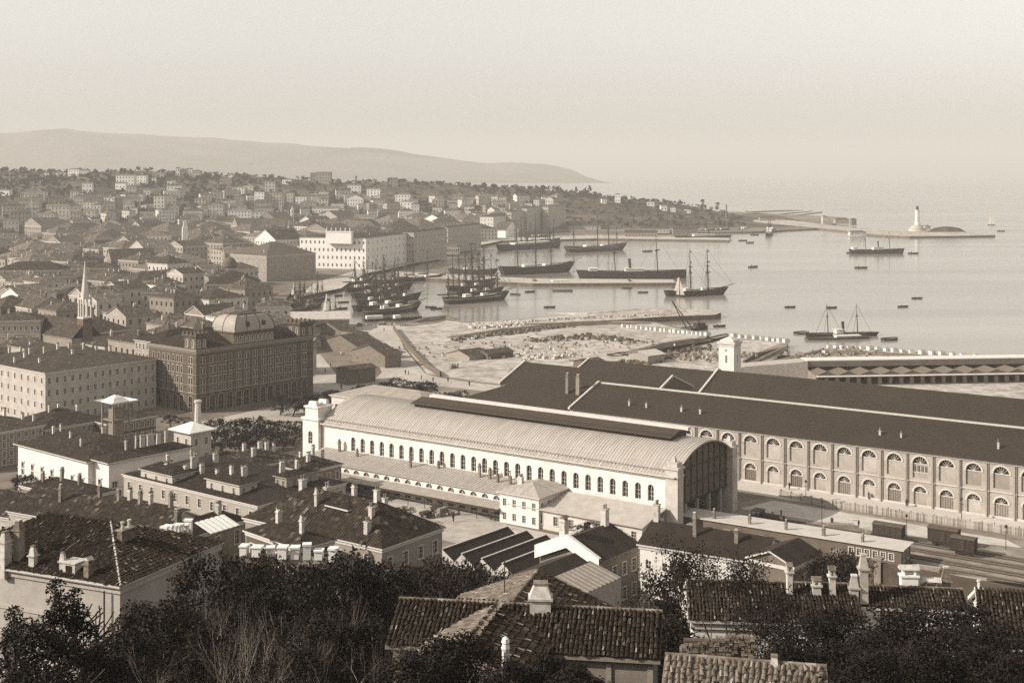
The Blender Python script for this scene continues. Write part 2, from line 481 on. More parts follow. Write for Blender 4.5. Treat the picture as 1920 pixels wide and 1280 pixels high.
# ================================================================== building kit
WIN = {}
def win_mesh(w, h, arch=False, style='plain', depth=.22):
    """one window: surround, sill, glazing bars and a pane set back in the wall; outside is -y"""
    k = (round(w, 2), round(h, 2), arch, style)
    if k in WIN: return WIN[k]
    mb = MB(); a = w * .5
    g = depth - .04
    hs = h - a if arch else h
    arc = [(a * math.cos(q), hs + a * math.sin(q)) for q in [math.pi * i / 8 for i in range(9)]] if arch else [(a, h), (-a, h)]
    mb.poly([(-a, g, 0), (a, g, 0)] + [(x, g, z) for x, z in arc], 0)
    f = .07
    mb.box(-a, -a + f, g - .05, g - .005, 0, hs, 1); mb.box(a - f, a, g - .05, g - .005, 0, hs, 1)
    mb.box(-.035, .035, g - .05, g - .005, .01, h - .02, 1)
    for q in ((.36, .68) if h > 1.2 else (.5,)): mb.box(-a + f, a - f, g - .045, g - .005, hs * q - .03, hs * q + .03, 1)
    if style in ('trim', 'hood', 'arch'):
        t = .16
        mb.box(-a - t, -a, -.06, .04, -.0, hs, 2); mb.box(a, a + t, -.06, .04, -.0, hs, 2)
        mb.box(-a - t - .06, a + t + .06, -.14, .04, -.16, -.001, 2)
        if arch:
            for i in range(8):
                q0, q1 = math.pi * i / 8, math.pi * (i + 1) / 8
                pts = [(a * math.cos(q0), hs + a * math.sin(q0)), ((a + t) * math.cos(q0), hs + (a + t) * math.sin(q0)), ((a + t) * math.cos(q1), hs + (a + t) * math.sin(q1)), (a * math.cos(q1), hs + a * math.sin(q1))]
                mb.poly([(x, -.06, z) for x, z in pts], 2)
                mb.poly([(pts[1][0], -.06, pts[1][1]), (pts[1][0], .04, pts[1][1]), (pts[2][0], .04, pts[2][1]), (pts[2][0], -.06, pts[2][1])], 2)
        else:
            mb.box(-a - t, a + t, -.06, .04, h + .001, h + t, 2)
            if style == 'hood': mb.box(-a - t - .12, a + t + .12, -.26, .04, h + t + .08, h + t + .26, 2)
    elif style == 'plain':
        mb.box(-a - .08, a + .08, -.1, .04, -.1, -.001, 2)
    if style == 'shutter':
        mb.box(-a * 1.95, -a - .02, -.05, .02, 0, h, 3); mb.box(a + .02, a * 1.95, -.05, .02, 0, h, 3)
        mb.box(-a - .08, a + .08, -.1, .04, -.1, -.001, 2)
    WIN[k] = mb.mesh('window', [GLASS, FRAMEW, TRIM, WOODDK])
    return WIN[k]

def win_with(w, h, a, s, trim):
    k = (round(w, 2), round(h, 2), a, s, trim.name)
    if k not in WIN:
        m = win_mesh(w, h, a, s).copy(); m.materials[2] = trim; m.materials[1] = TRIMDK; m.name = 'window'; WIN[k] = m
    return WIN[k]

def facade(mb, O, U, N, L, z0, z1, rows, depth=.22, m=0, panes=None, pm=0):
    """wall face from O along U with real openings; returns the places of the windows"""
    out = []
    def P(x, z, d=0.0): return (O[0] + U[0] * x - N[0] * d, O[1] + U[1] * x - N[1] * d, z)
    cur = z0
    for r in sorted(rows, key=lambda r: r['z']):
        zb, h, w = r['z'], r['h'], r['w']; arch = r.get('arch', False)
        zt = zb + h
        if zt > z1 - .02 or zb < cur: continue
        xs = [x for x in r['xs'] if w * .5 + .05 < x < L - w * .5 - .05]
        if not xs: continue
        if zb > cur + 1e-4: mb.poly([P(0, cur), P(L, cur), P(L, zb), P(0, zb)], m)
        x = 0.0; a = w * .5; hs = h - a if arch else h
        for c in xs:
            mb.poly([P(x, zb), P(c - a, zb), P(c - a, zt), P(x, zt)], m); x = c + a
            d = r.get('depth', depth)
            mb.poly([P(c - a, zb), P(c - a, zb, d), P(c - a, zb + hs, d), P(c - a, zb + hs)], m)
            mb.poly([P(c + a, zb, d), P(c + a, zb), P(c + a, zb + hs), P(c + a, zb + hs, d)], m)
            mb.poly([P(c - a, zb), P(c + a, zb), P(c + a, zb, d), P(c - a, zb, d)], m)
            if arch:
                q = [(c + a * math.cos(math.pi * i / 8), zb + hs + a * math.sin(math.pi * i / 8)) for i in range(9)]
                mb.poly([P(c + a, zt)] + [P(*p) for p in q[4::-1]][::1], m) if False else None
                mb.poly([P(*p) for p in q[:5]] + [P(c + a, zt)], m)
                mb.poly([P(*p) for p in q[4:]] + [P(c - a, zt)], m)
                for p0, p1 in zip(q, q[1:]): mb.poly([P(*p0), P(p0[0], p0[1], d), P(p1[0], p1[1], d), P(*p1)], m)
                if panes is not None: panes.poly([P(c - a, zb, d - .02), P(c + a, zb, d - .02)] + [P(p[0], p[1], d - .02) for p in q], pm)
            else:
                mb.poly([P(c - a, zt, d), P(c + a, zt, d), P(c + a, zt), P(c - a, zt)], m)
                if panes is not None: panes.poly([P(c - a, zb, d - .02), P(c + a, zb, d - .02), P(c + a, zt, d - .02), P(c - a, zt, d - .02)], pm)
            out.append((P(c, zb), w, h, arch, r.get('style', 'plain')))
        mb.poly([P(x, zb), P(L, zb), P(L, zt), P(x, zt)], m)
        cur = zt
    mb.poly([P(0, cur), P(L, cur), P(L, z1), P(0, z1)], m)
    return out

def spread(L, n, edge=None):
    if n <= 0: return []
    if n == 1: return [L * .5]
    e = edge if edge is not None else L / n * .5
    return [e + (L - 2 * e) * i / (n - 1) for i in range(n)]

def storeys(h, n, L, cols, ww=1.05, wh=1.75, style='plain', base=.9, arch=False, ground=None, top=.5, edge=None):
    """rows of windows for a wall of height h with n storeys"""
    fh = (h - top) / n; rows = []
    for i in range(n):
        hh = min(wh, fh * .62)
        rows.append(dict(z=fh * i + fh * .28, h=hh, w=ww, xs=spread(L, cols, edge), style=style, arch=arch))
    if ground: rows[0].update(ground)
    return rows

def roof_mesh(L2, L1, h, kind, pitch, over, thick=.22, eave_mat=1):
    """L2 along x, L1 along y; solid roof with fascia; materials 0 covering, 1 fascia and soffit"""
    mb = MB()
    x0, x1, y0, y1 = -over, L2 + over, -over, L1 + over
    w = x1 - x0; l = y1 - y0
    zb = h - over * pitch * .0
    z0 = zb + thick
    def skirt(pts):
        n = len(pts)
        for i in range(n):
            a, b = pts[i], pts[(i + 1) % n]
            mb.poly([(a[0], a[1], a[2] - thick), (b[0], b[1], b[2] - thick), b, a], 1)
        mb.poly([(p[0], p[1], p[2] - thick) for p in reversed(pts)], 1)
    if kind == 'flat':
        top = [(x0, y0, z0), (x1, y0, z0), (x1, y1, z0), (x0, y1, z0)]
        mb.poly(top, 0); skirt(top); return mb, z0
    if kind == 'shed':     # rises away along +y
        zr = z0 + l * pitch
        top = [(x0, y0, z0), (x1, y0, z0), (x1, y1, zr), (x0, y1, zr)]
        mb.poly(top, 0); skirt(top); return mb, zr
    if kind == 'shedx':
        zr = z0 + w * pitch
        top = [(x0, y0, z0), (x1, y0, zr), (x1, y1, zr), (x0, y1, z0)]
        mb.poly(top, 0); skirt(top); return mb, zr
    A, B, C_, D = (x0, y0, z0), (x1, y0, z0), (x1, y1, z0), (x0, y1, z0)
    if kind == 'hip':
        if w <= l:
            r = w * .5; zr = z0 + r * pitch; xm = (x0 + x1) * .5
            e, f = (xm, y0 + r, zr), (xm, y1 - r, zr)
            if l - w < .1: f = e
            mb.poly([A, B, e], 0)
            mb.poly([B, C_, f, e] if f != e else [B, C_, e], 0); mb.poly([C_, D, f], 0); mb.poly([D, A, e, f] if f != e else [D, A, e], 0)
        else:
            r = l * .5; zr = z0 + r * pitch; ym = (y0 + y1) * .5
            e, f = (x0 + r, ym, zr), (x1 - r, ym, zr)
            mb.poly([D, A, e], 0); mb.poly([A, B, f, e], 0); mb.poly([B, C_, f], 0); mb.poly([C_, D, e, f], 0)
        skirt([A, B, C_, D]); return mb, zr
    if kind == 'gx':       # ridge along x
        zr = z0 + l * .5 * pitch; ym = (y0 + y1) * .5
        e, f = (x0, ym, zr), (x1, ym, zr)
        mb.poly([A, B, f, e], 0); mb.poly([C_, D, e, f], 0)
        t = thick
        for p, q in ((A, e), (e, D)): mb.poly([(p[0], p[1], p[2] - t), p, q, (q[0], q[1], q[2] - t)], 1)
        for p, q in ((B, f), (f, C_)): mb.poly([(p[0], p[1], p[2] - t), (q[0], q[1], q[2] - t), q, p], 1)
        lo = lambda p: (p[0], p[1], p[2] - t)
        mb.poly([lo(A), lo(B), B, A], 1); mb.poly([lo(C_), lo(D), D, C_], 1)
        mb.poly([lo(A), lo(e), lo(f), lo(B)], 1); mb.poly([lo(e), lo(D), lo(C_), lo(f)], 1)
        return mb, zr
    if kind == 'gy':
        zr = z0 + w * .5 * pitch; xm = (x0 + x1) * .5
        e, f = (xm, y0, zr), (xm, y1, zr)
        mb.poly([D, A, e, f], 0); mb.poly([B, C_, f, e], 0)
        t = thick; lo = lambda p: (p[0], p[1], p[2] - t)
        mb.poly([lo(A), lo(B), lo(e)], 1) if False else None
        for p, q in ((A, e), (e, B)): mb.poly([lo(p), lo(q), q, p], 1)
        for p, q in ((C_, f), (f, D)): mb.poly([lo(p), lo(q), q, p], 1)
        mb.poly([lo(D), lo(A), A, D], 1); mb.poly([lo(B), lo(C_), C_, B], 1)
        mb.poly([lo(A), lo(D), lo(f), lo(e)], 1); mb.poly([lo(e), lo(f), lo(C_), lo(B)], 1)
        return mb, zr
    raise ValueError(kind)

def roof_z(x, y, L2, L1, h, kind, pitch, over, thick=.22):
    z0 = h + thick
    if kind == 'flat': return z0
    if kind == 'shed': return z0 + (y + over) * pitch
    if kind == 'shedx': return z0 + (x + over) * pitch
    dx = min(x + over, L2 + over - x); dy = min(y + over, L1 + over - y)
    if kind == 'hip': return z0 + max(0, min(dx, dy)) * pitch
    if kind == 'gx': return z0 + dy * pitch
    return z0 + dx * pitch

CHIM = {}
def chimney(root, x, y, z, hgt=1.6, w=.75, d=.55, mat=None, style=0, rz=0.0):
    mat = mat or CHIMW
    k = (round(hgt, 1), round(w, 2), round(d, 2), mat.name, style)
    if k not in CHIM:
        mb = MB()
        mb.cbox(0, 0, -1.0, w, d, hgt + 1.0, 0)
        mb.cbox(0, 0, hgt, w + .2, d + .2, .12, 0)
        if style == 0:      # little tiled roof on two cheeks
            for sx in (-.32, .32): mb.cbox(sx * w, 0, hgt + .12, .14, d * .9, .35, 0)
            mb.poly([(-w * .6, -d * .6, hgt + .47), (w * .6, -d * .6, hgt + .47), (w * .6, 0, hgt + .75), (-w * .6, 0, hgt + .75)], 1)
            mb.poly([(w * .6, d * .6, hgt + .47), (-w * .6, d * .6, hgt + .47), (-w * .6, 0, hgt + .75), (w * .6, 0, hgt + .75)], 1)
            for sx in (-.6, .6): mb.poly([(sx * w, -d * .6, hgt + .47), (sx * w, d * .6, hgt + .47), (sx * w, 0, hgt + .75)], 1)
        elif style == 1:    # round pots
            for sx in ((-.26, .26) if w > .6 else (0,)): mb.lathe([(.15, hgt + .12), (.12, hgt + .6), (.19, hgt + .65), (.17, hgt + .8)], 8, 1, (sx * w, 0))
        elif style == 2:    # tapering hood
            mb.cbox(0, 0, hgt + .12, w * 1.05, d * 1.05, .7, 0, 0, .55)
            mb.cbox(0, 0, hgt + .82, w * .7, d * .7, .1, 1)
        elif style == 3:    # iron cowl
            mb.tube((0, 0, hgt), (0, 0, hgt + 1.1), .09, .09, 6, 2); mb.tube((-.3, 0, hgt + 1.1), (.3, 0, hgt + 1.15), .13, .1, 6, 2)
        CHIM[k] = mb.mesh('chimney', [mat, CHIMG if mat is CHIMW else CHIMW, IRON])
    o = link('chimney', CHIM[k], root); o.location = (x, y, z); o.rotation_euler = (random.gauss(0, .012), random.gauss(0, .012), rz + random.gauss(0, .05)); q = random.uniform(.85, 1.12); o.scale = (q, random.uniform(.85, 1.15), random.uniform(.8, 1.18))
    return o

def house(name, label, cat, P, zg, th, L2, L1, h, roof='hip', pitch=.42, over=.45, wall=None, cover=None, rows2=None, rows1=None,
          winobj=True, chim=(), cornice=TRIM, bands=(), group=None, rel=True, foot=0.0, rows3=None):
    """P: near corner (x, y); th: direction of the right face; rows2 windows of the right face, rows1 of the left face"""
    root = thing(name, label, cat, (P[0], P[1], zg), th, group)
    wall = wall or plaster(.4); cover = cover or tiles(.07)
    mb = MB(); panes = None if winobj else MB()
    zb = -foot - 1.0
    wins = []
    wins.append((facade(mb, (0, 0), (1, 0), (0, -1), L2, zb, h, rows2 or [], panes=panes), 0.0))
    wins.append((facade(mb, (0, L1), (0, -1), (-1, 0), L1, zb, h, rows1 or [], panes=panes), -math.pi / 2))
    mb.poly([(L2, 0, zb), (L2, L1, zb), (L2, L1, h), (L2, 0, h)])
    mb.poly([(L2, L1, zb), (0, L1, zb), (0, L1, h), (L2, L1, h)])
    if roof == 'gx':
        zr = h + L1 * .5 * pitch + over * pitch
        mb.poly([(0, 0, h), (0, L1, h), (0, L1 * .5, zr)]); mb.poly([(L2, 0, h), (L2, L1, h), (L2, L1 * .5, zr)])
    elif roof == 'gy':
        zr = h + L2 * .5 * pitch + over * pitch
        mb.poly([(0, 0, h), (L2, 0, h), (L2 * .5, 0, zr)]); mb.poly([(0, L1, h), (L2, L1, h), (L2 * .5, L1, zr)])
    elif roof == 'shed':
        zr = h + (L1 + over) * pitch
        mb.poly([(0, 0, h), (0, L1, zr), (0, L1, h)]); mb.poly([(L2, 0, h), (L2, L1, zr), (L2, L1, h)]); mb.poly([(0, L1, h), (L2, L1, h), (L2, L1, zr), (0, L1, zr)])
    elif roof == 'shedx':
        zr = h + (L2 + over) * pitch
        mb.poly([(0, 0, h), (L2, 0, h), (L2, 0, zr)]); mb.poly([(0, L1, h), (L2, L1, h), (L2, L1, zr)]); mb.poly([(L2, 0, h), (L2, L1, h), (L2, L1, zr), (L2, 0, zr)])
    mb.build('wall', wall, root)
    rm, zr = roof_mesh(L2, L1, h, roof, pitch, over)
    ro = rm.build('roof', [cover, cornice or wall], root)
    if cornice is not None:
        cm = MB(); e = .22
        for zz, hh, ee in [(h - .45, .43, .16)] + [(b, .3, .1) for b in bands]:
            cm.box(-ee, L2 + ee, -ee, -.004, zz, zz + hh); cm.box(-ee, -.004, -.003, L1 + ee, zz, zz + hh)
        cm.build('cornice', cornice, root)
    if winobj:
        for ws, rz in wins:
            for p, w, hh, arch, style in ws:
                o = link('window', win_mesh(w, hh, arch, style), root); o.location = p; o.rotation_euler = (0, 0, rz)
    elif panes.f:
        panes.build('windows', GLASS, root, 'stuff')
    for c in chim:
        x, y = c[0], c[1]
        if rel: x, y = x * L2, y * L1
        chimney(root, x, y, roof_z(x, y, L2, L1, h, roof, pitch, over), *c[2:])
    return root

def from_px(px, py_eave, Y, th, xr, xl):
    """corner under (px, py_eave) at distance Y; right face ends in column xr, left face in column xl"""
    C = (xat(px, Y), Y); z = zat(py_eave, Y)
    d2 = (math.cos(th), math.sin(th)); d1 = (-math.sin(th), math.cos(th))
    return C, z, abs(reach(C, d2, xr)), abs(reach(C, d1, xl))
# ================================================================== railway station
TH = R(54.7)
d2 = Vector((math.cos(TH), math.sin(TH), 0)); d1 = Vector((-math.sin(TH), math.cos(TH), 0))
def sheet_mat():
    t = NT('pale_sheet_roof'); s_ = t.noise(t.coord('UV', (2.6, .1, 1)), 1.0, 4, .6); b_ = t.noise(t.coord('UV', (.35, .35, 1)), 1.0, 5, .65); f_ = t.noise(t.coord('UV', (1.3, .6, 1)), 1.0, 2, .5)
    c = t.mix(t.ramp(s_, [(.38, (0, 0, 0, 1)), (.68, (1, 1, 1, 1))]), tone(.3), tone(.47))
    c = t.mix(t.ramp(b_, [(.5, (0, 0, 0, 1)), (.75, (.6, .6, .6, 1))]), c, tone(.24))
    c = t.mix(.25, c, t.ramp(f_, [(.35, tone(.25)), (.65, tone(.56))]))
    return t.done(c, .7, .35)
SHEETM = sheet_mat()
WHITEP = plaster(.78, .3)
PALEP = plaster(.62, .22)
HC = Vector((34.5, 277.0, 2.0))
HL, HW, HE, HR = 102.0, 28.0, 13.2, 5.0

st = thing('train_shed', 'long white station hall with barrel roof and a row of arched windows', 'station hall', HC, TH)
mb = MB()
ws = facade(mb, (0, HL), (0, -1), (-1, 0), HL, -1, HE, [dict(z=7.0, h=3.5, w=1.45, xs=[HL - (5.8 + 3.17 * i) for i in range(28)][::-1], arch=True, style='none', depth=.45)])
mb.poly([(HW, 0, -1), (HW, HL, -1), (HW, HL, HE), (HW, 0, HE)])
mb.build('wall', WHITEP, st)
for p, w, h, a, s in ws:
    o = link('window', win_mesh(w, h, True, 'none', .45), st); o.location = p; o.rotation_euler = (0, 0, -math.pi / 2)
# barrel roof
RAD = (14 ** 2 + HR ** 2) / (2 * HR)
def barz(x): return HE + math.sqrt(max(0, RAD ** 2 - (x - 14) ** 2)) - (RAD - HR)
xs = [-.7 + 29.4 * i / 24 for i in range(25)]
def bz(x): return barz(min(max(x, 0), 28)) - (.25 if x < 0 or x > 28 else 0)
mb = MB()
for a, b in zip(xs, xs[1:]):
    mb.poly([(a, -.5, bz(a)), (b, -.5, bz(b)), (b, HL + .3, bz(b)), (a, HL + .3, bz(a))])
    mb.poly([(a, -.5, bz(a) - .35), (b, -.5, bz(b) - .35), (b, -.5, bz(b)), (a, -.5, bz(a))])
mb.poly([(-.7, -.5, bz(-1) - .35), (-.7, HL, bz(-1) - .35), (-.7, HL, bz(-1)), (-.7, -.5, bz(-1))])
for y in (HL + .3,): mb.poly([(x, y, bz(x)) for x in xs] + [(28.7, y, HE - 6), (-.7, y, HE - 6)])
roof = mb.build('roof', SHEETM, st)
# raised seams of the sheet metal, one per strip
sm = MB()
for a, b in zip(xs[:14], xs[1:15]):
    sm.poly([(a, -.06, bz(a) + .09), (b, -.06, bz(b) + .09), (b, .06, bz(b) + .09), (a, .06, bz(a) + .09)])
    for q in (-.06, .06): sm.poly([(a, q, bz(a)), (b, q, bz(b)), (b, q, bz(b) + .09), (a, q, bz(a) + .09)])
seam = sm.mesh('roof_seam', [plain('seam_metal', .5, .3, .6, .7, .3)])
n = 130
for i in range(n):
    o = link('roof_seam', seam, roof); o.location = (0, .1 + HL / n * i, 0)
# gutter with snow guards along the eave
mb = MB(); mb.box(-.95, -.7, -.4, HL, HE - .45, HE - .2); mb.box(-.5, -.004, 0, HL, HE - .85, HE - .46, 0)
mb.build('cornice', TRIM, st)
mb = MB()
mb.box(.35, .42, 0, HL, barz(.4) + .45, barz(.4) + .5)
for i in range(103): mb.box(.33, .41, i * .99, i * .99 + .06, barz(.4) - .05, barz(.4) + .46)
mb.build('snow_rail', IRON, st)
# raised ventilator along the crown
mo = MB()
y0, y1 = 6.5, 80
mo.box(10.4, 17.6, y0, y1, 17.0, 19.3, 0)
mo.build('ventilator', plain('ventilator_louvres', .05, .3, 2), st)
mr = MB(); mr.poly([(9.4, y0 - .5, 18.9), (14, y0 - .5, 19.9), (14, y1 + .5, 19.9), (9.4, y1 + .5, 18.9)]); mr.poly([(14, y0 - .5, 19.9), (18.6, y0 - .5, 18.9), (18.6, y1 + .5, 18.9), (14, y1 + .5, 19.9)])
mr.poly([(9.4, y0 - .5, 18.7), (9.4, y1 + .5, 18.7), (9.4, y1 + .5, 18.9), (9.4, y0 - .5, 18.9)])
mr.poly([(9.4, y0 - .5, 18.7), (18.6, y0 - .5, 18.7), (18.6, y0 - .5, 18.9), (14, y0 - .5, 19.9), (9.4, y0 - .5, 18.9)])
mr.build('ventilator_roof', plain('dark_sheet', .06, .2, 1), st)
me_ = MB(); me_.box(17.2, 18.7, y0 - .6, y1 + .6, 19.2, 19.9); me_.build('ventilator_ridge', plain('white_sheet', .6, .15, 1), st)
# open end with timber boarded tympanum above dark portal
mb = MB()
mb.poly([(x, .6, bz(x)) for x in [28 * i / 20 for i in range(21)]] + [(28, .6, 6.0), (0, .6, 6.0)])
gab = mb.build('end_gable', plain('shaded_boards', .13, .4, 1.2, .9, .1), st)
mb = MB()
for i in range(1, 10): mb.box(2.8 * i - .12, 2.8 * i + .12, .35, .58, 6, barz(2.8 * i) - .3)
for z in (6.0, 9.5, 13.2): mb.box(0, 28, .38, .56, z, z + .3)
mb.build('end_mullions', plain('dark_timber', .06, .4, 2), st)
mb = MB()
mb.box(-.35, .35, .2, .9, -1, 6.0); epm = mb.mesh('end_post', [TRIMDK])
for x in (5.6, 11.2, 16.8, 22.4): link('end_post', epm, st).location = (x, 0, 0)
mb = MB(); mb.box(1, 27, 30, 30.3, -1, 13); mb.build('dark_interior_sheet', DARKHOLE, st)  # near-black sheet painting the shade inside the hall
# corner turrets
for cx, cyy in ((-.4, -.9), (26.0, -.9)):
    mb = MB()
    mb.box(cx, cx + 2.6, cyy, cyy + 3.0, -1, 14.4, 0)
    mb.box(cx - .2, cx + 2.8, cyy - .2, cyy + 3.2, 12.8, 13.2, 0)
    mb.box(cx - .3, cx + 2.9, cyy - .3, cyy + 3.3, 14.4, 14.9, 0)
    mb.box(cx + .3, cx + 2.3, cyy + .3, cyy + 2.7, 14.9, 15.9, 0)
    mb.cbox(cx + 1.3, cyy + 1.5, 15.9, 1.0, 1.0, 1.1, 0, 0, .5)
    mb.box(cx + .6, cx + 2.0, cyy - .08, cyy, 4, 11, 0)
    mb.build('corner_turret', plaster(.6, .4), st)
# left end pavilion with crowning attic
e0 = HL + .3
mb = MB()
ws = facade(mb, (-1.2, e0 + 5.5), (0, -1), (-1, 0), 5.5, -1, 13.6, [dict(z=7.5, h=3.2, w=1.5, xs=[2.7], arch=True, style='none')])
facade(mb, (-1.2, e0), (1, 0), (0, -1), 30, 12, 13.6, [])
mb.poly([(-1.2, e0 + 5.5, -1), (29, e0 + 5.5, -1), (29, e0 + 5.5, 13.6), (-1.2, e0 + 5.5, 13.6)]); mb.poly([(29, e0, -1), (29, e0 + 5.5, -1), (29, e0 + 5.5, 13.6), (29, e0, 13.6)])
mb.poly([(-1.2, e0, 13.6), (29, e0, 13.6), (29, e0 + 5.5, 13.6), (-1.2, e0 + 5.5, 13.6)])
mb.poly([(-1.2, e0 - .002, -1), (0.01, e0 - .002, -1), (0.01, e0 - .002, 13.6), (-1.2, e0 - .002, 13.6)])
mb.box(-1.6, 29.2, e0 - .3, e0 + 5.8, 13.6, 14.1)
mb.box(-.8, 4.4, e0 + .5, e0 + 5.0, 14.1, 16.6); mb.box(-1.1, 4.7, e0 + .2, e0 + 5.3, 16.6, 17.0)
for x in (0, 3.6): mb.cbox(x, e0 + 2.7, 17.0, 1.2, 3, 1.2, 0, 0, .8)
mb.cbox(1.8, e0 + 2.7, 17.0, .9, 2, .8)
mb.build('end_pavilion', WHITEP, st)
for p, w, h, a, s in ws:
    o = link('window', win_mesh(w, h, True, 'none'), st); o.location = p; o.rotation_euler = (0, 0, -math.pi / 2)

# aisle in front of the hall with lunettes and a platform canopy
ai = thing('station_aisle', 'low white side aisle with ribbed lean-to roof and lunettes below the hall windows', 'station aisle', HC, TH)
AX, AY0, AY1 = -8.0, 36.0, 101.0
mb = MB(); L = AY1 - AY0
ws = facade(mb, (AX, AY1), (0, -1), (-1, 0), L, -1, 5.35, [dict(z=.5, h=2.1, w=1.7, xs=spread(L, 20), style='plain'), dict(z=3.75, h=.95, w=1.9, xs=spread(L, 20), arch=True, style='none', depth=.3)])
mb.poly([(AX, AY1, -1), (0, AY1, -1), (0, AY1, 6.7), (AX, AY1, 5.35)]); mb.poly([(AX, AY0, -1), (0, AY0, -1), (0, AY0, 6.7), (AX, AY0, 5.35)])
mb.build('wall', WHITEP, ai)
lun = MB()
lun.poly([(-.95, .25, 0), (.95, .25, 0)] + [(.95 * math.cos(math.pi * i / 8), .25, .95 * math.sin(math.pi * i / 8)) for i in range(9)][1:-1], 0)
lun.box(-.04, .04, .2, .245, 0, .9, 1)
for q in (.8, 2.34): lun.tube((0, .22, 0), (.9 * math.cos(q), .22, .9 * math.sin(q)), .03, .03, 4, 1, False)
lun.box(-1.0, 1.0, -.05, .02, -.1, -.003, 2)
lunm = lun.mesh('lunette', [GLASS, FRAMEW, TRIM])
for p, w, h, a, s in ws:
    o = link('lunette' if a else 'window', lunm if a else win_mesh(w, h, False, 'plain'), ai); o.location = p; o.rotation_euler = (0, 0, -math.pi / 2)
def lean(x0, z0, x1, z1, ya, yb, name, parent, th=.18, mat=SHEETM):
    mb = MB()
    mb.poly([(x0, ya, z0), (x1, ya, z1), (x1, yb, z1), (x0, yb, z0)])
    mb.poly([(x0, ya, z0 - th), (x0, yb, z0 - th), (x1, yb, z1 - th), (x1, ya, z1 - th)])
    mb.poly([(x0, ya, z0 - th), (x0, ya, z0), (x0, yb, z0), (x0, yb, z0 - th)])
    for y in (ya, yb): mb.poly([(x0, y, z0 - th), (x1, y, z1 - th), (x1, y, z1), (x0, y, z0)])
    return mb.build(name, mat, parent)
ar = lean(AX - .6, 5.42, -.003, 6.85, AY0 - .2, AY1 + .4, 'roof', ai)
s2 = MB(); a, za, b, zb = AX - .58, 5.43, -.05, 6.84
s2.poly([(a, -.06, za + .09), (b, -.06, zb + .09), (b, .06, zb + .09), (a, .06, za + .09)])
for q in (-.06, .06): s2.poly([(a, q, za), (b, q, zb), (b, q, zb + .09), (a, q, za + .09)])
s2m = s2.mesh('roof_seam', [MATS['seam_metal']])
for i in range(82): link('roof_seam', s2m, ar).location = (0, AY0 + .3 + i * .79, 0)
ca = lean(AX - 4.2, 2.95, AX - .003, 3.55, AY0 + 1.5, AY1 - 2, 'canopy', ai, .12, plain('canopy_sheet', .33, .25, .8))
mb = MB(); mb.box(AX - 4.25, AX - 4.21, AY0 + 1.5, AY1 - 2, 2.45, 2.97); mb.build('canopy_fringe', WOODDK, ca)
pm = MB(); pm.tube((0, 0, -.5), (0, 0, 2.9), .09, .07, 6); pm.tube((0, 0, 2.0), (1.2, 0, 3.0), .05, .05, 4)
pmm = pm.mesh('canopy_post', [IRON])
for i in range(13): link('canopy_post', pmm, ca).location = (AX - 3.9, AY0 + 2.5 + i * 5.0, 0)
for i, y in enumerate((44, 50, 63, 70, 88, 95, 40.5, 47)):
    chimney(ai, -3.2 + (i % 3), y, 6.2 - (i % 3) * -.1, 1.7 + (i % 2) * .5, .6, .5, CHIMG, 3 if i % 3 == 0 else 2)

# low roof on the near side, right of the aisle
lo = thing('goods_office', 'low office with broad pale roof between pavilion and hall turret', 'office', HC, TH)
mb = MB()
ws = facade(mb, (-10.5, 33), (0, -1), (-1, 0), 31, -1, 4.4, [dict(z=1.2, h=1.9, w=1.1, xs=spread(31, 8), style='trim')])
facade(mb, (-10.5, 2), (1, 0), (0, -1), 9.6, -1, 4.4, [])
mb.build('wall', PALEP, lo)
lean(-11.3, 4.4, -1.0, 6.3, 1.4, 35.7, 'roof', lo, .2, plain('pale_flat_roof', .42, .2, .3))
for p, w, h, a, s in ws:
    o = link('window', win_mesh(w, h, a, s), lo); o.location = p; o.rotation_euler = (0, 0, -math.pi / 2)

# pavilion
P = W(1010, 992, 2.0)
_, _, l2, l1 = from_px(1010, 992, P.y, TH, 1074, 937)
l1 = min(l1, 16)
house('station_pavilion', 'two storey white station pavilion with pale hipped roof at the end of the aisle', 'pavilion', (P.x, P.y), 2.0, TH, l2, l1, 6.6, 'hip', .3, .6, WHITEP, SHEETM,
      storeys(6.6, 2, l2, 5, .95, 1.5), storeys(6.6, 2, l1, 4, .95, 1.5), chim=[(.4, .8, 1.8, .8, .6, CHIMW, 1), (.5, .95, 1.5, .7, .6, CHIMW, 2)])
# building behind the left end of the hall
Q = HC + d1 * 92 + d2 * 29
house('station_front_block', 'pale hipped station block peeping over the hall roof', 'station block', (Q.x, Q.y), 2.0, TH, 17, 34, 13.5, 'hip', .28, .6, PALEP, plain('grey_sheet_roof', .3, .25, .5), storeys(13, 3, 17, 5), storeys(13, 3, 34, 9), winobj=False)

# long flat roofed platform building beside the tracks
pb = thing('platform_building', 'long narrow platform building with pale flat roof running from the hall turret', 'platform building', (0, 0, 0), 0)
A = W(1690, 1030, 6.0); B = W(1262, 962, 6.0)
ud = (B - A); LP = ud.length; pth = math.atan2(ud.y, ud.x) - math.pi / 2
pb.location = (A.x, A.y, 2.0); pb.rotation_euler = (0, 0, pth)
mb = MB()
w1 = facade(mb, (0, LP), (0, -1), (-1, 0), LP, -6, 3.8, [dict(z=1.6, h=1.3, w=.9, xs=[LP - 2 - 1.6 * i for i in range(6)][::-1], style='trim')])
w2 = facade(mb, (0, 0), (1, 0), (0, -1), 6, -6, 3.8, [dict(z=1.4, h=1.4, w=1.0, xs=[1.6, 4.2], style='trim')])
mb.poly([(6, 0, -1), (6, LP, -1), (6, LP, 3.8), (6, 0, 3.8)]); mb.poly([(0, LP, -1), (6, LP, -1), (6, LP, 3.8), (0, LP, 3.8)])
mb.build('wall', plaster(.16, .4), pb)
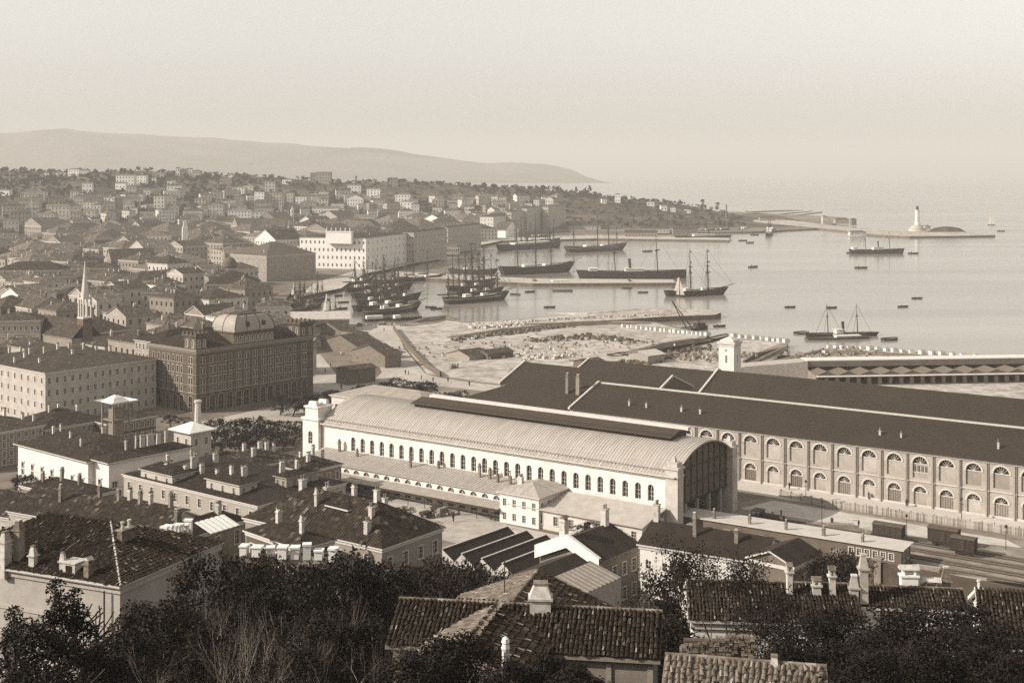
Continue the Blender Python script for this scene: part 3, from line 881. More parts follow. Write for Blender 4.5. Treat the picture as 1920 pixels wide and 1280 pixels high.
for wsx, rz in ((w1, -math.pi / 2), (w2, 0)):
    for p, w, h, a, s in wsx:
        o = link('window', win_mesh(w, h, a, s), pb); o.location = p; o.rotation_euler = (0, 0, rz)
mb = MB(); mb.box(-.5, 6.6, -.6, LP, 3.8, 4.05); mb.build('roof', plain('platform_roof', .5, .15, .4), pb)
for i in range(6): chimney(pb, 1.0, 8 + i * 8, 4.05, 1.2, .6, .5, CHIMG, 2)
# ================================================================== warehouses
TW = R(55.5)
e2 = Vector((math.cos(TW), math.sin(TW), 0)); e1 = Vector((-math.sin(TW), math.cos(TW), 0))
BW = W(1920, 978, 2.0)
def wl_(px, x=0.0):
    """distance along the front from BW to the picture column, on the line x metres behind the front"""
    Q = BW + e2 * x
    return reach(Q, e1, px)
SLATE = plain('dark_slate_roof', .068, .14, .6, .8, .25)
def dark_roof_nodes():
    t = NT('dark_tarred_roof'); uv = t.coord('UV')
    n = t.noise(uv, 1.2, 5, .7); m = t.noise(uv, .08, 3, .5)
    br = t.new('ShaderNodeTexBrick'); t.link(uv, br.inputs['Vector'])
    br.inputs['Scale'].default_value = 1.0; br.inputs['Brick Width'].default_value = .42; br.inputs['Row Height'].default_value = .3; br.inputs['Mortar Size'].default_value = .012
    br.inputs['Color1'].default_value = tone(.03); br.inputs['Color2'].default_value = tone(.042); br.inputs['Mortar'].default_value = tone(.02)
    c = t.mix(.3, br.outputs[0], t.ramp(n, [(.3, tone(.022)), (.7, tone(.055))]))
    c = t.mix(t.ramp(m, [(.4, (0, 0, 0, 1)), (.7, (.4, .4, .4, 1))]), c, tone(.05))
    t.bump(br.outputs[1], .3, .02)
    return t.done(c, .8, .25)
SLATE = dark_roof_nodes()
WWALL = plaster(.44, .35)
WTRIM = plain('warehouse_stone', .52, .2, 2)
S0, S1 = -42.0, wl_(1070)
LW = S1 - S0
C = BW + e1 * S0
wh = thing('warehouse', 'long two storey brick warehouse with rows of arched recesses and a vast dark roof', 'warehouse', (C.x, C.y, 2.0), TW)
HWL = 13.0
BAY = 6.05
nb = int(LW / BAY)
off = (LW - nb * BAY) * .5
xs = [off + BAY * (i + .5) for i in range(nb)]
def mir(v): return sorted(LW - x for x in v)
mb = MB()
rng = random.Random(3)
up = facade(mb, (0, LW), (0, -1), (-1, 0), LW, -1, HWL, [dict(z=1.0 - .9, h=4.6, w=3.0, xs=xs, arch=True, style='bay', depth=.4), dict(z=6.6, h=5.0, w=3.5, xs=xs, arch=True, style='bay', depth=.4)], .4)
mb.poly([(0, 0, -1), (31, 0, -1), (31, 0, HWL), (15, 0, HWL + 5), (0, 0, HWL)])
mb.poly([(0, LW, -1), (30, LW, -1), (30, LW, HWL), (15, LW, HWL + 5), (0, LW, HWL)])
mb.build('wall', WWALL, wh)
# infill of the recesses: brick panel with a fanlight, a door or a window
def infill(w, h, kind, pv=.46):
    a = w * .5; hs = h - a; m = MB(); g = .4
    arc = [(a * math.cos(math.pi * i / 10), hs + a * math.sin(math.pi * i / 10)) for i in range(11)]
    m.poly([(-a, g, 0), (a, g, 0), (a, g, hs), (-a, g, hs)], 1 if kind == 'door' else 0)
    m.poly([(x, g - .02, z) for x, z in arc], 2)
    for q in (.7, 1.2, 1.57, 1.95, 2.45): m.tube((0, g - .06, hs), (a * .97 * math.cos(q), g - .06, hs + a * .97 * math.sin(q)), .05, .05, 4, 3, False)
    m.box(-a, a, g - .12, g, hs - .12, hs + .1, 3)
    if kind == 'door':
        for i in range(5): m.box(-a + .1 + i * (w - .2) / 5, -a + (i + 1) * (w - .2) / 5, g - .1, g - .01, .05, hs - .15, 1)
    if kind == 'window':
        for i in range(4):
            x = -a + w * (i + .5) / 4; m.box(x - .25, x + .25, g - .03, g - .01, hs * .42, hs * .85, 2); m.box(x - .03, x + .03, g - .06, g - .02, hs * .42, hs * .85, 3)
        m.box(-a, a, g - .12, g, hs * .36, hs * .42, 3)
    # raised archivolt
    for i in range(10):
        q0, q1 = math.pi * i / 10, math.pi * (i + 1) / 10
        for r0, r1, y, mm in ((a + .002, a + .42, -.12, 3),):
            p = [(r0 * math.cos(q0), hs + r0 * math.sin(q0)), (r1 * math.cos(q0), hs + r1 * math.sin(q0)), (r1 * math.cos(q1), hs + r1 * math.sin(q1)), (r0 * math.cos(q1), hs + r0 * math.sin(q1))]
            m.poly([(x, y, z) for x, z in p], mm)
            m.poly([(p[1][0], y, p[1][1]), (p[1][0], .05, p[1][1]), (p[2][0], .05, p[2][1]), (p[2][0], y, p[2][1])], mm)
            m.poly([(p[0][0], y, p[0][1]), (p[0][0], .05, p[0][1]), (p[3][0], .05, p[3][1]), (p[3][0], y, p[3][1])], mm)
    return m.mesh('arched_recess', [plaster(pv, .4), plain('door_wood_%d' % int(pv * 100), pv * .5, .4, 2), GLASS, WTRIM])
INF = {}
for i, (p, w, h, a, s) in enumerate(up):
    k = i % nb; lower = p[2] < 3
    kind = ('door' if k % 2 == 0 else 'panel') if lower else ('window' if k in (1, 7, 15) else 'panel')
    if lower and k in (1, 7): kind = 'window'
    key = (lower, kind, rng.choice((.34, .42, .46, .46, .54)))
    if key not in INF: INF[key] = infill(w, h, kind, key[2])
    o = link('arched_recess', INF[key], wh); o.location = p; o.rotation_euler = (0, 0, -math.pi / 2)
pl = MB(); pl.box(-.28, -.001, -.32, .32, -1, HWL - .9); pl.box(-.4, -.29, -.42, .42, 5.6, 6.1)
pl.tube((-.42, .0, -1), (-.42, .0, HWL - .9), .1, .1, 5)
plm = pl.mesh('pilaster', [plaster(.38, .4)])
for i in range(nb + 1):
    o = link('pilaster', plm, wh); o.location = (0, off + BAY * i, 0)
mb = MB(); mb.box(-.22, -.002, 0, LW, 5.75, 6.0); mb.box(-.3, -.003, 0, LW, HWL - .85, HWL - .3); mb.box(-.18, -.002, 0, LW, -1, .5)
mb.build('string_course', WTRIM, wh)
def range_roof(parent, x0, x1, ya, yb, ze, zr, name='roof', hipb=False, over=.8, lr=0.0):
    mb = MB(); xm = (x0 + x1) * .5
    yr = yb - (x1 - x0) * .5 * (1 if hipb else 0)
    A = (x0 - over, ya, ze); D = (x0 - over, yb + (over if hipb else 0), ze); E = (xm, ya, zr); Fp = (xm, yr, zr); B = (x1, ya, ze); C_ = (x1, yb + (over if hipb else 0), ze)
    mb.poly([A, E, Fp, D]); mb.poly([B, C_, Fp, E])
    if hipb: mb.poly([D, Fp, C_])
    mb.poly([(A[0], A[1], ze - .35), A, D, (D[0], D[1], ze - .35)], 1); mb.poly([(A[0], A[1], ze - .35), (D[0], D[1], ze - .35), (x0 + .1, yb, ze - .35), (x0 + .1, ya, ze - .35)], 1)
    if hipb: mb.poly([(D[0], D[1], ze - .35), D, C_, (C_[0], C_[1], ze - .35)], 1)
    return mb.build(name, [SLATE, WTRIM if hipb else IRON], parent)
def parapet(parent, x0, x1, y, ze, zr, mat=None):
    mb = MB(); xm = (x0 + x1) * .5
    for a, b, za, zb in ((x0 - 1, xm, ze - .2, zr), (xm, x1, zr, ze)):
        p = [(a, za), (b, zb), (b, zb + .55), (a, za + .55)]
        for yy in (y - .28, y + .28): mb.poly([(x, yy, z) for x, z in p])
        mb.poly([(p[3][0], y - .28, p[3][1]), (p[2][0], y - .28, p[2][1]), (p[2][0], y + .28, p[2][1]), (p[3][0], y + .28, p[3][1])])
    mb.poly([(x0 - 1, y - .28, ze - .2), (x0 - 1, y + .28, ze - .2), (x0 - 1, y + .28, ze + .5), (x0 - 1, y - .28, ze + .5)])
    return mb.build('gable_coping', mat or WTRIM, parent)
range_roof(wh, 0, 30, 0, LW, HWL, 17.9)
parapet(wh, 0, 30, LW, HWL, 17.9)
mb = MB(); mb.box(14.6, 15.4, 0, LW - 1, 17.8, 18.15); mb.build('ridge_capping', plain('zinc_ridge', .5, .2, 1), wh)
for px in (1180, 1212, 1278, 1313, 1650, 1690, 1872):
    y = LW - (S1 - wl_(px, 4.5)); x = 4.5
    o = chimney(wh, x, y, HWL + x / 15 * 4.9, 1.2, .42, .42, CHIMW, 1)
# hip ended lower part
s2 = wl_(866)
C = BW + e1 * S1
wl2 = thing('warehouse_annex', 'hip roofed end wing of the dark warehouse with two tall chimneys', 'warehouse wing', (C.x, C.y, 2.0), TW)
LA = s2 - S1; HA = 11.9
mb = MB(); pn = MB()
wss = facade(mb, (0.4, LA), (0, -1), (-1, 0), LA - .5, -1, HA, [dict(z=8.6, h=1.5, w=.8, xs=[1.4 + 2.9 * i for i in range(int(LA / 2.9))], style='plain'), dict(z=8.6 - 4, h=1.9, w=.9, xs=[1.4 + 2.9 * i for i in range(int(LA / 2.9))], style='plain')])
mb.poly([(0.4, LA, -1), (29, LA, -1), (29, LA, HA), (0.4, LA, HA)])
mb.build('wall', WWALL, wl2)
for p, w, h, a, s in wss:
    o = link('window', win_mesh(w, h, a, s), wl2); o.location = p; o.rotation_euler = (0, 0, -math.pi / 2)
range_roof(wl2, 0.4, 29, .45, LA, HA, 17.2, hipb=True)
for px in (1064, 1084):
    y = LA - (s2 - wl_(px, 9)); chimney(wl2, 9, y, HA + 9 / 15 * 5.3, 4.2, .95, .95, CHIMG, 2)
# second and third ranges
def rng_block(label, x0, x1, sa, sb, ze, zr, name='warehouse', left=True, right=True, cap=True):
    C = BW + e1 * sa + e2 * x0
    r = thing(name, label, 'warehouse', (C.x, C.y, 2.0), TW)
    L = sb - sa; w = x1 - x0
    mb = MB()
    for y in (0, L): mb.poly([(0, y, -1), (w, y, -1), (w, y, ze), (w * .5, y, zr - .05), (0, y, ze)])
    mb.poly([(0, 0, -1), (0, L, -1), (0, L, ze), (0, 0, ze)]); mb.poly([(w, 0, -1), (w, L, -1), (w, L, ze), (w, 0, ze)])
    mb.build('wall', plaster(.2, .3), r)
    range_roof(r, 0, w, 0, L, ze, zr, over=.1)
    if left: parapet(r, 0.3, w, L, ze, zr)
    if right: parapet(r, 0.3, w, 0, ze, zr)
    return r
rng_block('second dark roofed warehouse range behind the long arcaded front', 30.6, 60, S0, wl_(1345, 45), 13.2, 19.6, right=False)
rng_block('shorter warehouse range whose dark gable end shows above the long roof', 31, 58, wl_(1262, 45), wl_(985, 45), 11.5, 16.4)
rng_block('rearmost warehouse range with low dark roof beside the white tower', 61, 88, wl_(1380, 75), wl_(1105, 75), 9.5, 14.2)
rng_block('mid warehouse range stepping down between two stone coped gables', 58.5, 60.5, wl_(1200, 59), wl_(1010, 59), 9.5, 14.6) if False else None
# white tower
Yt = 425.0
tw = thing('hydraulic_tower', 'square white tower with corniced top rising behind the dark roofs', 'tower', (xat(1376, Yt), Yt, 2.0), TW)
mb = MB()
wsA = facade(mb, (0, 5.4), (0, -1), (-1, 0), 5.4, -1, 21.0, [dict(z=15.0, h=2.4, w=.7, xs=[2.7], style='none'), dict(z=18.6, h=.7, w=.7, xs=[2.7], style='none')])
wsB = facade(mb, (0, 0), (1, 0), (0, -1), 5.4, -1, 21.0, [dict(z=15.0, h=2.4, w=.7, xs=[2.7], style='none')])
mb.poly([(5.4, 0, -1), (5.4, 5.4, -1), (5.4, 5.4, 21), (5.4, 0, 21)]); mb.poly([(0, 5.4, -1), (5.4, 5.4, -1), (5.4, 5.4, 21), (0, 5.4, 21)])
mb.build('wall', WHITEP, tw)
mb = MB(); mb.box(-.4, 5.8, -.4, 5.8, 21, 21.7); mb.box(-.15, 5.55, -.15, 5.55, 20.2, 20.5); mb.box(.3, 5.1, .3, 5.1, 21.7, 22.3); mb.cbox(2.7, 2.7, 22.3, 4.6, 4.6, .9, 0, 0, .2)
mb.build('cornice', TRIM, tw)
for wsx, rz in ((wsA, -math.pi / 2), (wsB, 0)):
    for p, w, h, a, s in wsx:
        o = link('window', win_mesh(w, h, a, 'none'), tw); o.location = p; o.rotation_euler = (0, 0, rz)

# long quay shed with a saw edge of small gables
Ys = 478.0
q0 = W(1560, 722, 2.0); q1 = W(1935, 716, 2.0)
sd = (q1 - q0); sth = math.atan2(sd.y, sd.x)
q0 = q0 - sd.normalized() * 6
sh = thing('quay_shed', 'long quayside shed with a pale roof and a saw edge of small gables', 'shed', (q0.x, q0.y, 2.0), sth)
LS = 96.0
mb = MB(); facade(mb, (0, 0), (1, 0), (0, -1), LS, -1, 3.4, [dict(z=.2, h=2.5, w=2.6, xs=spread(LS, 24), depth=1.2)], 1.2); mb.poly([(0, 0, -1), (0, 16, -1), (0, 16, 5.2), (0, 0, 3.4)]); mb.poly([(LS, 0, -1), (LS, 16, -1), (LS, 16, 5.2), (LS, 0, 3.4)])
mb.build('wall', plaster(.28), sh)
mb = MB(); mb.box(0, LS, -2.2, -.01, 3.3, 3.5); mb.box(0, LS, 10, 17.5, 7.3, 7.6); mb.build('roof', plain('white_shed_roof', .66, .15, .5), sh)
gm = MB(); gm.poly([(0, -.2, 3.55), (8, -.2, 3.55), (4, -.2, 5.0)], 1); gm.poly([(0, -.2, 3.55), (4, -.2, 5.0), (4, 12, 5.0), (0, 12, 3.55)], 0); gm.poly([(8, -.2, 3.55), (8, 12, 3.55), (4, 12, 5.0), (4, -.2, 5.0)], 0)
gm.tube((0, -.22, 3.6), (4, -.22, 5.06), .1, .1, 4, 2); gm.tube((8, -.22, 3.6), (4, -.22, 5.06), .1, .1, 4, 2)
gmm = gm.mesh('gable_roof', [plain('shed_tiles', .15, .3, 2), plaster(.15), plain('shed_edge', .22, .2, 1)])
for i in range(12): link('gable_roof', gmm, sh).location = (8 * i, 0, 0)
mb = MB(); mb.box(0, LS, 10, 10.2, 5.2, 7.3); mb.box(0, LS, 17.2, 17.4, -1, 7.3); mb.build('clerestory', plaster(.22), sh)
mb = MB(); mb.poly([(-26, 9, 5.6), (0, 9, 7.4), (0, 17.5, 7.4), (-26, 17.5, 5.6)]); mb.poly([(-26, 9, -1), (0, 9, -1), (0, 9, 7.3), (-26, 9, 5.5)]); mb.poly([(-26, 9, -1), (-26, 17.5, -1), (-26, 17.5, 5.6), (-26, 9, 5.6)])
mb.build('sloping_wing', plain('wing_timber', .4, .3, 1), sh)

# ------------------------------------------------------------------ rail yard
yard = plain('cinder_ballast', .24, .5, .22, .95, .1, 'W', .4)
slab('rail_yard', [tuple(HC + d2 * a + d1 * b)[:2] for a, b in ((-.5, 4), (27.5, 4), (42, -2), (41, -120), (-14, -120), (-12, -20), (-8, 0))], 2.012, yard)
slab('pavement', [tuple(BW + e1 * a + e2 * b)[:2] for a, b in ((-60, -.3), (120, -.3), (120, -9), (30, -12), (-60, -12))], 2.02, plain('pale_paving', .52, .14, .25, .95, .1, 'W'))
slab('platform', [tuple(HC + d2 * a + d1 * b)[:2] for a, b in ((30, -1), (41, -4), (39, -58), (35, -62), (29.5, -40))], 2.03, plain('worn_platform', .5, .2, .2, .95, .1, 'W'))
# rails
rail = MB()
LR = 118.0
for s in (-.75, .75): rail.box(s - .08, s + .08, 0, LR, .05, .2, 0)
railm = rail.mesh('rail_pair', [plain('rail_steel', .16, .3, 1, .45, .5)])
bd_ = MB(); bd_.box(-1.5, 1.5, 0, LR, -.02, .04); bedm = bd_.mesh('ballast_bed', [plain('sooty_ballast', .075, .45, .5, .95, .1, 'W', .4)])
sl = MB(); sl.box(-1.25, 1.25, -.13, .13, -.02, .055, 0); slm = sl.mesh('sleeper', [plain('sleeper_wood', .1, .3, 2)])
for i, x in enumerate((.5, 5.6, 10.7, 15.8, 20.9, 26.0)):
    L0 = HC + d2 * x + d1 * -6
    tk = thing('railway_track', ('railway track nearest the platform building', 'second railway track out from the platform building', 'third railway track out from the platform building', 'middle track leading into the hall portal', 'fifth track passing the standing wagons', 'outermost track beside the lineside fence')[i], 'track', (L0.x, L0.y, 2.03), TH + math.pi, 'tracks in the rail yard')
    link('rail_pair', railm, tk); link('ballast_bed', bedm, tk)
    for k in range(45 if i < 5 else 40): link('sleeper', slm, tk).location = (0, 46 + k * 1.4 - (46 if i == 9 else 0), 0)
for px, py, a, n_, lab in ((1765, 1072, .1, 6, 'stack of sawn planks lying beside the tracks at the lower right'), (1850, 1090, .2, 5, 'smaller plank stack nearer the right picture edge'), (1600, 985, .5, 4, 'pile of sleepers between the tracks and the fence')):
    p_ = thing('plank_stack', lab, 'plank stack', W(px, py, 2.03), TH + math.pi / 2 + a)
    m_ = MB(); m_.box(0, 5.5, 0, .3, 0, .14); pm_ = m_.mesh('plank', [island('sawn_plank', .2, .45)])
    for i in range(6):
        for k in range(n_):
            o = link('plank', pm_, p_); o.location = (random.uniform(-.15, .15), i * .33, k * .16)
# lineside fence of boards, right of the hall
fc = thing('board_fence', 'tall lineside fence of upright boards between yard and paved road', 'fence', (0, 0, 0))
fa = W(1562, 952, 2.0); fb = W(1935, 1008, 2.0)
fd = fb - fa; fl = fd.length; fc.location = fa; fc.rotation_euler = (0, 0, math.atan2(fd.y, fd.x))
brd = MB(); brd.box(0, .16, -.02, .02, 0, 1.75); brd.poly([(0, -.02, 1.75), (.16, -.02, 1.75), (.08, -.02, 1.85)])
brm = [brd.mesh('board', [plain('fence_board_%d' % i, v, .3, 3)]) for i, v in enumerate((.2, .3, .42))]
nn = int(fl / .2)
for i in range(min(nn, 290)):
    o = link('board', brm[rng.randrange(3)], fc); o.location = (i * fl / min(nn, 290), rng.uniform(-.02, .02), rng.uniform(-.06, .05))
mb = MB()
for z in (.4, 1.35): mb.box(0, fl, .03, .08, z, z + .1)
mb.build('fence_rail', WOODLT, fc)
ps = MB(); ps.box(-.08, .08, .03, .2, -.5, 2.0); psm = ps.mesh('fence_post', [WOODDK])
for i in range(18): link('fence_post', psm, fc).location = (fl * i / 17, 0, 0)
wl_lo = thing('low_yard_wall', 'low pale stone wall continuing the lineside fence into the hall shadow', 'wall', (0, 0, 0))
mb = MB(); ga = W(1462, 930, 2.0); gd = fa - ga
wl_lo.location = ga; wl_lo.rotation_euler = (0, 0, math.atan2(gd.y, gd.x)); mb.box(0, gd.length, -.2, .2, -.5, 1.3); mb.box(0, gd.length, -.28, .28, 1.3, 1.45)
for i in range(6): mb.box(i * gd.length / 5.2, i * gd.length / 5.2 + .5, -.35, .35, -.5, 1.7)
mb.build('masonry', plaster(.42), wl_lo)
# wagons and engine
def wagon(px, py, Lw, hw, label, tone_, passenger=False):
    p = W(px, py, 2.1)
    w = thing('railway_wagon', label, 'railway wagon', p, TH + math.pi / 2 + math.pi, 'wagons standing in the yard')
    mb = MB(); mb.box(0, Lw, -1.35, 1.35, 1.0, 1.0 + hw); mb.build('body', plain('wagon_wood_%d' % int(tone_ * 1000), tone_, .35, 2), w)
    pk = MB(); pk.box(-.01, .1, -1.39, 1.39, 1.02, .98 + hw, 0)
    pkm = pk.mesh('batten', [WOODDK])
    nbt = int(Lw / 1.15)
    for i in range(nbt + 1): link('batten', pkm, w).location = (i * (Lw - .09) / nbt, 0, 0)
    mb = MB(); n = 8
    for i in range(n):
        a, b = -1.55 + 3.1 * i / n, -1.55 + 3.1 * (i + 1) / n
        f = lambda q: 1.0 + hw + .35 * (1 - (q / 1.55) ** 2)
        mb.poly([(-.15, a, f(a)), (Lw + .15, a, f(a)), (Lw + .15, b, f(b)), (-.15, b, f(b))])
        for xx in (-.15, Lw + .15): mb.poly([(xx, a, f(a)), (xx, b, f(b)), (xx, b, 1.0 + hw - .02), (xx, a, 1.0 + hw - .02)])
    mb.build('roof', plain('wagon_roof', .09, .25, 1), w)
    mb = MB(); mb.box(0, Lw, -1.15, 1.15, .75, .98); mb.box(-.5, 0, -.9, -.7, .8, .95); mb.box(-.5, 0, .7, .9, .8, .95); mb.build('frame', IRON, w)
    wm = MB()
    for yy in (-.8, .8):
        i0 = len(wm.v); wm.tube((0, yy - .06, .5), (0, yy + .06, .5), .48, .48, 14)
    wm.tube((0, -.8, .5), (0, .8, .5), .08, .08, 6)
    wmm = wm.mesh('wheelset', [IRON])
    for xx in (1.2, Lw - 1.2): link('wheelset', wmm, w).location = (xx, 0, 0)
    mb = MB(); mb.box(Lw * .42, Lw * .6, -1.44, -1.36, 1.15, .85 + hw); mb.build('door', WOODDK, w)
    return w
wagon(1640, 1006, 6.2, 2.1, 'covered goods wagon standing behind the larger one near the board fence', .05)
wagon(1743, 1018, 6.0, 2.6, 'dark high sided van at the head of the nearer pair of wagons', .04)
wagon(1786, 1036, 4.6, 2.5, 'shorter dark van coupled behind the high sided one', .035)
lc = thing('steam_locomotive', 'dark steam locomotive standing in the shadow of the hall end', 'locomotive', W(1420, 982, 2.1), TH + math.pi / 2 + math.pi)
mb = MB(); mb.tube((1.2, 0, 2.0), (6.2, 0, 2.0), .78, .78, 14); mb.build('boiler', IRON, lc)
mb = MB(); mb.lathe([(.2, 2.6), (.17, 3.6), (.3, 3.7), (.28, 3.9)], 10, 0, (5.6, 0)); mb.build('funnel', IRON, lc)
mb = MB(); mb.lathe([(.38, 2.6), (.38, 3.0), (.15, 3.3)], 10, 0, (3.6, 0)); mb.build('dome', plain('brass_dome', .2, .2, 1, .4), lc)
mb = MB(); mb.box(-.9, 1.2, -1.3, 1.3, 1.1, 2.1); mb.box(-.9, 1.3, -1.35, 1.35, 3.1, 3.25)
for a, b in ((-.85, -1.25), (-.85, 1.25), (1.15, -1.25), (1.15, 1.25)): mb.box(a - .05, a + .05, b - .05, b + .05, 2.1, 3.1)
mb.box(1.1, 1.2, -1.2, 1.2, 2.1, 3.1)
mb.build('cab', IRON, lc)
mb = MB(); mb.box(-1, 6.4, -1.1, 1.1, .8, 1.15); mb.box(6.4, 6.6, -1.3, 1.3, .8, 1.2); mb.build('frame', IRON, lc)
wm = MB()
for yy in (-.85, .85): wm.tube((0, yy - .07, .7), (0, yy + .07, .7), .68, .68, 16)
wmm = wm.mesh('wheelset', [IRON])
for xx in (.2, 2.0, 3.8, 5.4): link('wheelset', wmm, lc).location = (xx, 0, 0)
# yard lamps and signal posts
def lamp_mesh(h):
    mb = MB(); mb.tube((0, 0, -.5), (0, 0, h), .09, .05, 6); mb.box(-.5, .5, -.03, .03, h * .82, h * .84); mb.lathe([(.12, h), (.24, h + .1), (.3, h + .5), (.05, h + .75)], 6); return mb.mesh('post', [IRON])
LPM = lamp_mesh(4.4)
for px, py, lab in ((1511, 940, 'slim yard lamp on the lit pavement near the hall shadow'), (1541, 980, 'slim yard lamp at the edge of the worn platform'), (1700, 1008, 'tall lamp post rising behind the wooden fence'), (1803, 975, 'street lamp on the paved road before the arcade'), (1886, 1030, 'slim lamp post right of the standing wagons')):
    l = thing('yard_lamp', lab, 'lamp post', W(px, py, 2.0), 0, 'lamp posts around the rail yard'); link('post', LPM, l)
# ================================================================== the town
TAKEN = []      # footprints already built on (world corners)
def footprint(P, th, L2, L1, m=2.0):
    a = Vector((math.cos(th), math.sin(th))); b = Vector((-math.sin(th), math.cos(th))); P = Vector((P[0], P[1]))
    TAKEN.append((P - a * m - b * m, a, b, L2 + 2 * m, L1 + 2 * m))
def free(P, th, L2, L1):
    a = Vector((math.cos(th), math.sin(th))); b = Vector((-math.sin(th), math.cos(th))); P = Vector((P[0], P[1]))
    pts = [P + a * L2 * i / 3 + b * L1 * j / 3 for i in range(4) for j in range(4)]
    for (O, ta, tb, l2, l1) in TAKEN:
        for p in pts:
            q = p - O
            if 0 < q.dot(ta) < l2 and 0 < q.dot(tb) < l1: return False
        mid = O + ta * l2 * .5 + tb * l1 * .5; q = mid - P
        if 0 < q.dot(a) < L2 and 0 < q.dot(b) < L1: return False
    return True
footprint(HC - d2 * 16 - d1 * 6, TH, 50, 125, 2)
footprint(HC + d1 * 92 + d2 * 29, TH, 17, 34)
footprint(BW + e1 * S0, TW, 92, 220)

def hb(name, label, cat, px, pyb, pye, xr, xl, th, roof='hip', pitch=.42, zg=2.0, n=3, c2=6, c1=6, ww=1.0, wh=1.7, style='trim', wall=None, cover=None, chim=(), winobj=True, group=None, over=.5, cornice=TRIM, L1=None, L2=None, ground2=None, ground1=None, bands=(), arch=False, foot=0, extra2=None, extra1=None, edge=None):
    Y = (H - zg) * F / (pyb - HOR)
    th = R(th)
    P, ze, l2, l1 = from_px(px, pye, Y, th, xr if xr is not None else px + 1, xl if xl is not None else px - 1)
    l2 = L2 or min(l2, 90); l1 = L1 or min(l1, 90)
    h = ze - zg
    footprint(P, th, l2, l1)
    r2 = storeys(h, n, l2, c2, ww, wh, style, arch=arch, ground=ground2, edge=edge) if c2 else []
    r1 = storeys(h, n, l1, c1, ww, wh, style, arch=arch, ground=ground1, edge=edge) if c1 else []
    if extra2: r2 = extra2(l2, h)
    if extra1: r1 = extra1(l1, h)
    return house(name, label, cat, P, zg, th, l2, l1, h, roof, pitch, over, wall, cover, r2, r1, winobj, chim, cornice, bands, group, foot=foot)

# ---- the great dark hotel-like block with corner turrets and dome
th = R(50); Yh = W(368, 775, 2.0).y
P, ze, l2, l1 = from_px(368, 657, Yh, th, 587, 279)
hH = ze - 2.0; footprint(P, th, l2, l1 + 22)
Cp = Vector((P[0], P[1])); a2 = Vector((math.cos(th), math.sin(th)))
def on2(px): return reach(Cp, a2, px)
a1 = Vector((-math.sin(th), math.cos(th)))
def on1(px): return reach(Cp, a1, px)
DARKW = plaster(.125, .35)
cols2 = [on2(q / 3.0) for q in (1133, 1146, 1186, 1208, 1236, 1263, 1296, 1336, 1348, 1381, 1393, 1429, 1441, 1476, 1488, 1517, 1529, 1556, 1580, 1606, 1631, 1656, 1703, 1716)]
arc2 = [on2(q / 3.0) for q in (1143, 1195, 1243, 1293, 1343, 1386, 1436, 1480, 1520, 1562, 1608, 1655, 1712)]
cols1 = [on1(q / 3.0) for q in (1080, 1066, 1022, 1000, 975, 950, 922, 895, 866)]
arc1 = [on1(q / 3.0) for q in (1072, 1022, 985, 945, 900)]
def hotel_rows(cols, arcs):
    r = [dict(z=.1, h=5.2, w=2.2, xs=arcs, arch=True, style='trim', depth=.6), dict(z=6.5, h=1.5, w=.95, xs=cols, style='trim')]
    z = 9.0
    for k in range(3): r.append(dict(z=z + k * 3.35, h=2.05, w=.95, xs=cols, style='hood', arch=False))
    r[-1]['style'] = 'trim'
    return r
ht = thing('grand_building', 'grand six storey dark building with corner turrets and ribbed central dome', 'grand building', (P[0], P[1], 2.0), th)
mb = MB()
w2 = facade(mb, (0, 0), (1, 0), (0, -1), l2, -1, hH, hotel_rows(cols2, arc2))
w1 = facade(mb, (0, l1), (0, -1), (-1, 0), l1, -1, hH, hotel_rows(sorted(l1 - c for c in cols1), sorted(l1 - c for c in arc1)))
mb.poly([(l2, 0, -1), (l2, l1, -1), (l2, l1, hH), (l2, 0, hH)]); mb.poly([(l2, l1, -1), (0, l1, -1), (0, l1, hH), (l2, l1, hH)])
mb.build('wall', DARKW, ht)
HTRIM = plain('hotel_window_stone', .36, .25, 2)
for wsx, rz in ((w2, 0), (w1, -math.pi / 2)):
    for p, w, h, a, s in wsx:
        o = link('window', win_with(w, h, a, s, HTRIM), ht); o.location = p; o.rotation_euler = (0, 0, rz)
cm = MB()
for zz, hh, ee in ((hH - .75, .7, .55), (hH - 1.3, .5, .2), (8.5, .3, .3), (6.0, .35, .35), (12.0, .2, .15), (15.4, .2, .15)):
    cm.box(-ee, l2 + ee, -ee, -.004, zz, zz + hh); cm.box(-ee, -.004, -.003, l1 + ee, zz, zz + hh)
cm.build('cornice', plain('hotel_stone', .2, .2, 2), ht)
DKROOF = tiles(.035, .5, .4, .5)
rm, zr = roof_mesh(l2, l1, hH, 'hip', .38, .3); rm.build('roof', [DKROOF, TRIMDK], ht)
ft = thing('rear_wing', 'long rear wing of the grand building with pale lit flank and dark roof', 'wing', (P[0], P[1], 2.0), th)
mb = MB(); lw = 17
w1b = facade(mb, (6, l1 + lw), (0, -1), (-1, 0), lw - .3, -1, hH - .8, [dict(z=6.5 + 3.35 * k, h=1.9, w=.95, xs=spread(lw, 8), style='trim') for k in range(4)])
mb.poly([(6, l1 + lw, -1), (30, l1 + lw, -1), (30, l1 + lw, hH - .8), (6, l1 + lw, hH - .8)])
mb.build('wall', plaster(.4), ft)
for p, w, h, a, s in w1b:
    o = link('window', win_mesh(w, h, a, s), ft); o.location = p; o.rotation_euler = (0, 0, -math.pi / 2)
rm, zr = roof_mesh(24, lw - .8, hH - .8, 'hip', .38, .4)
ro = rm.build('roof', [DKROOF, TRIM], ft); ro.location = (6, l1 + .7, 0)
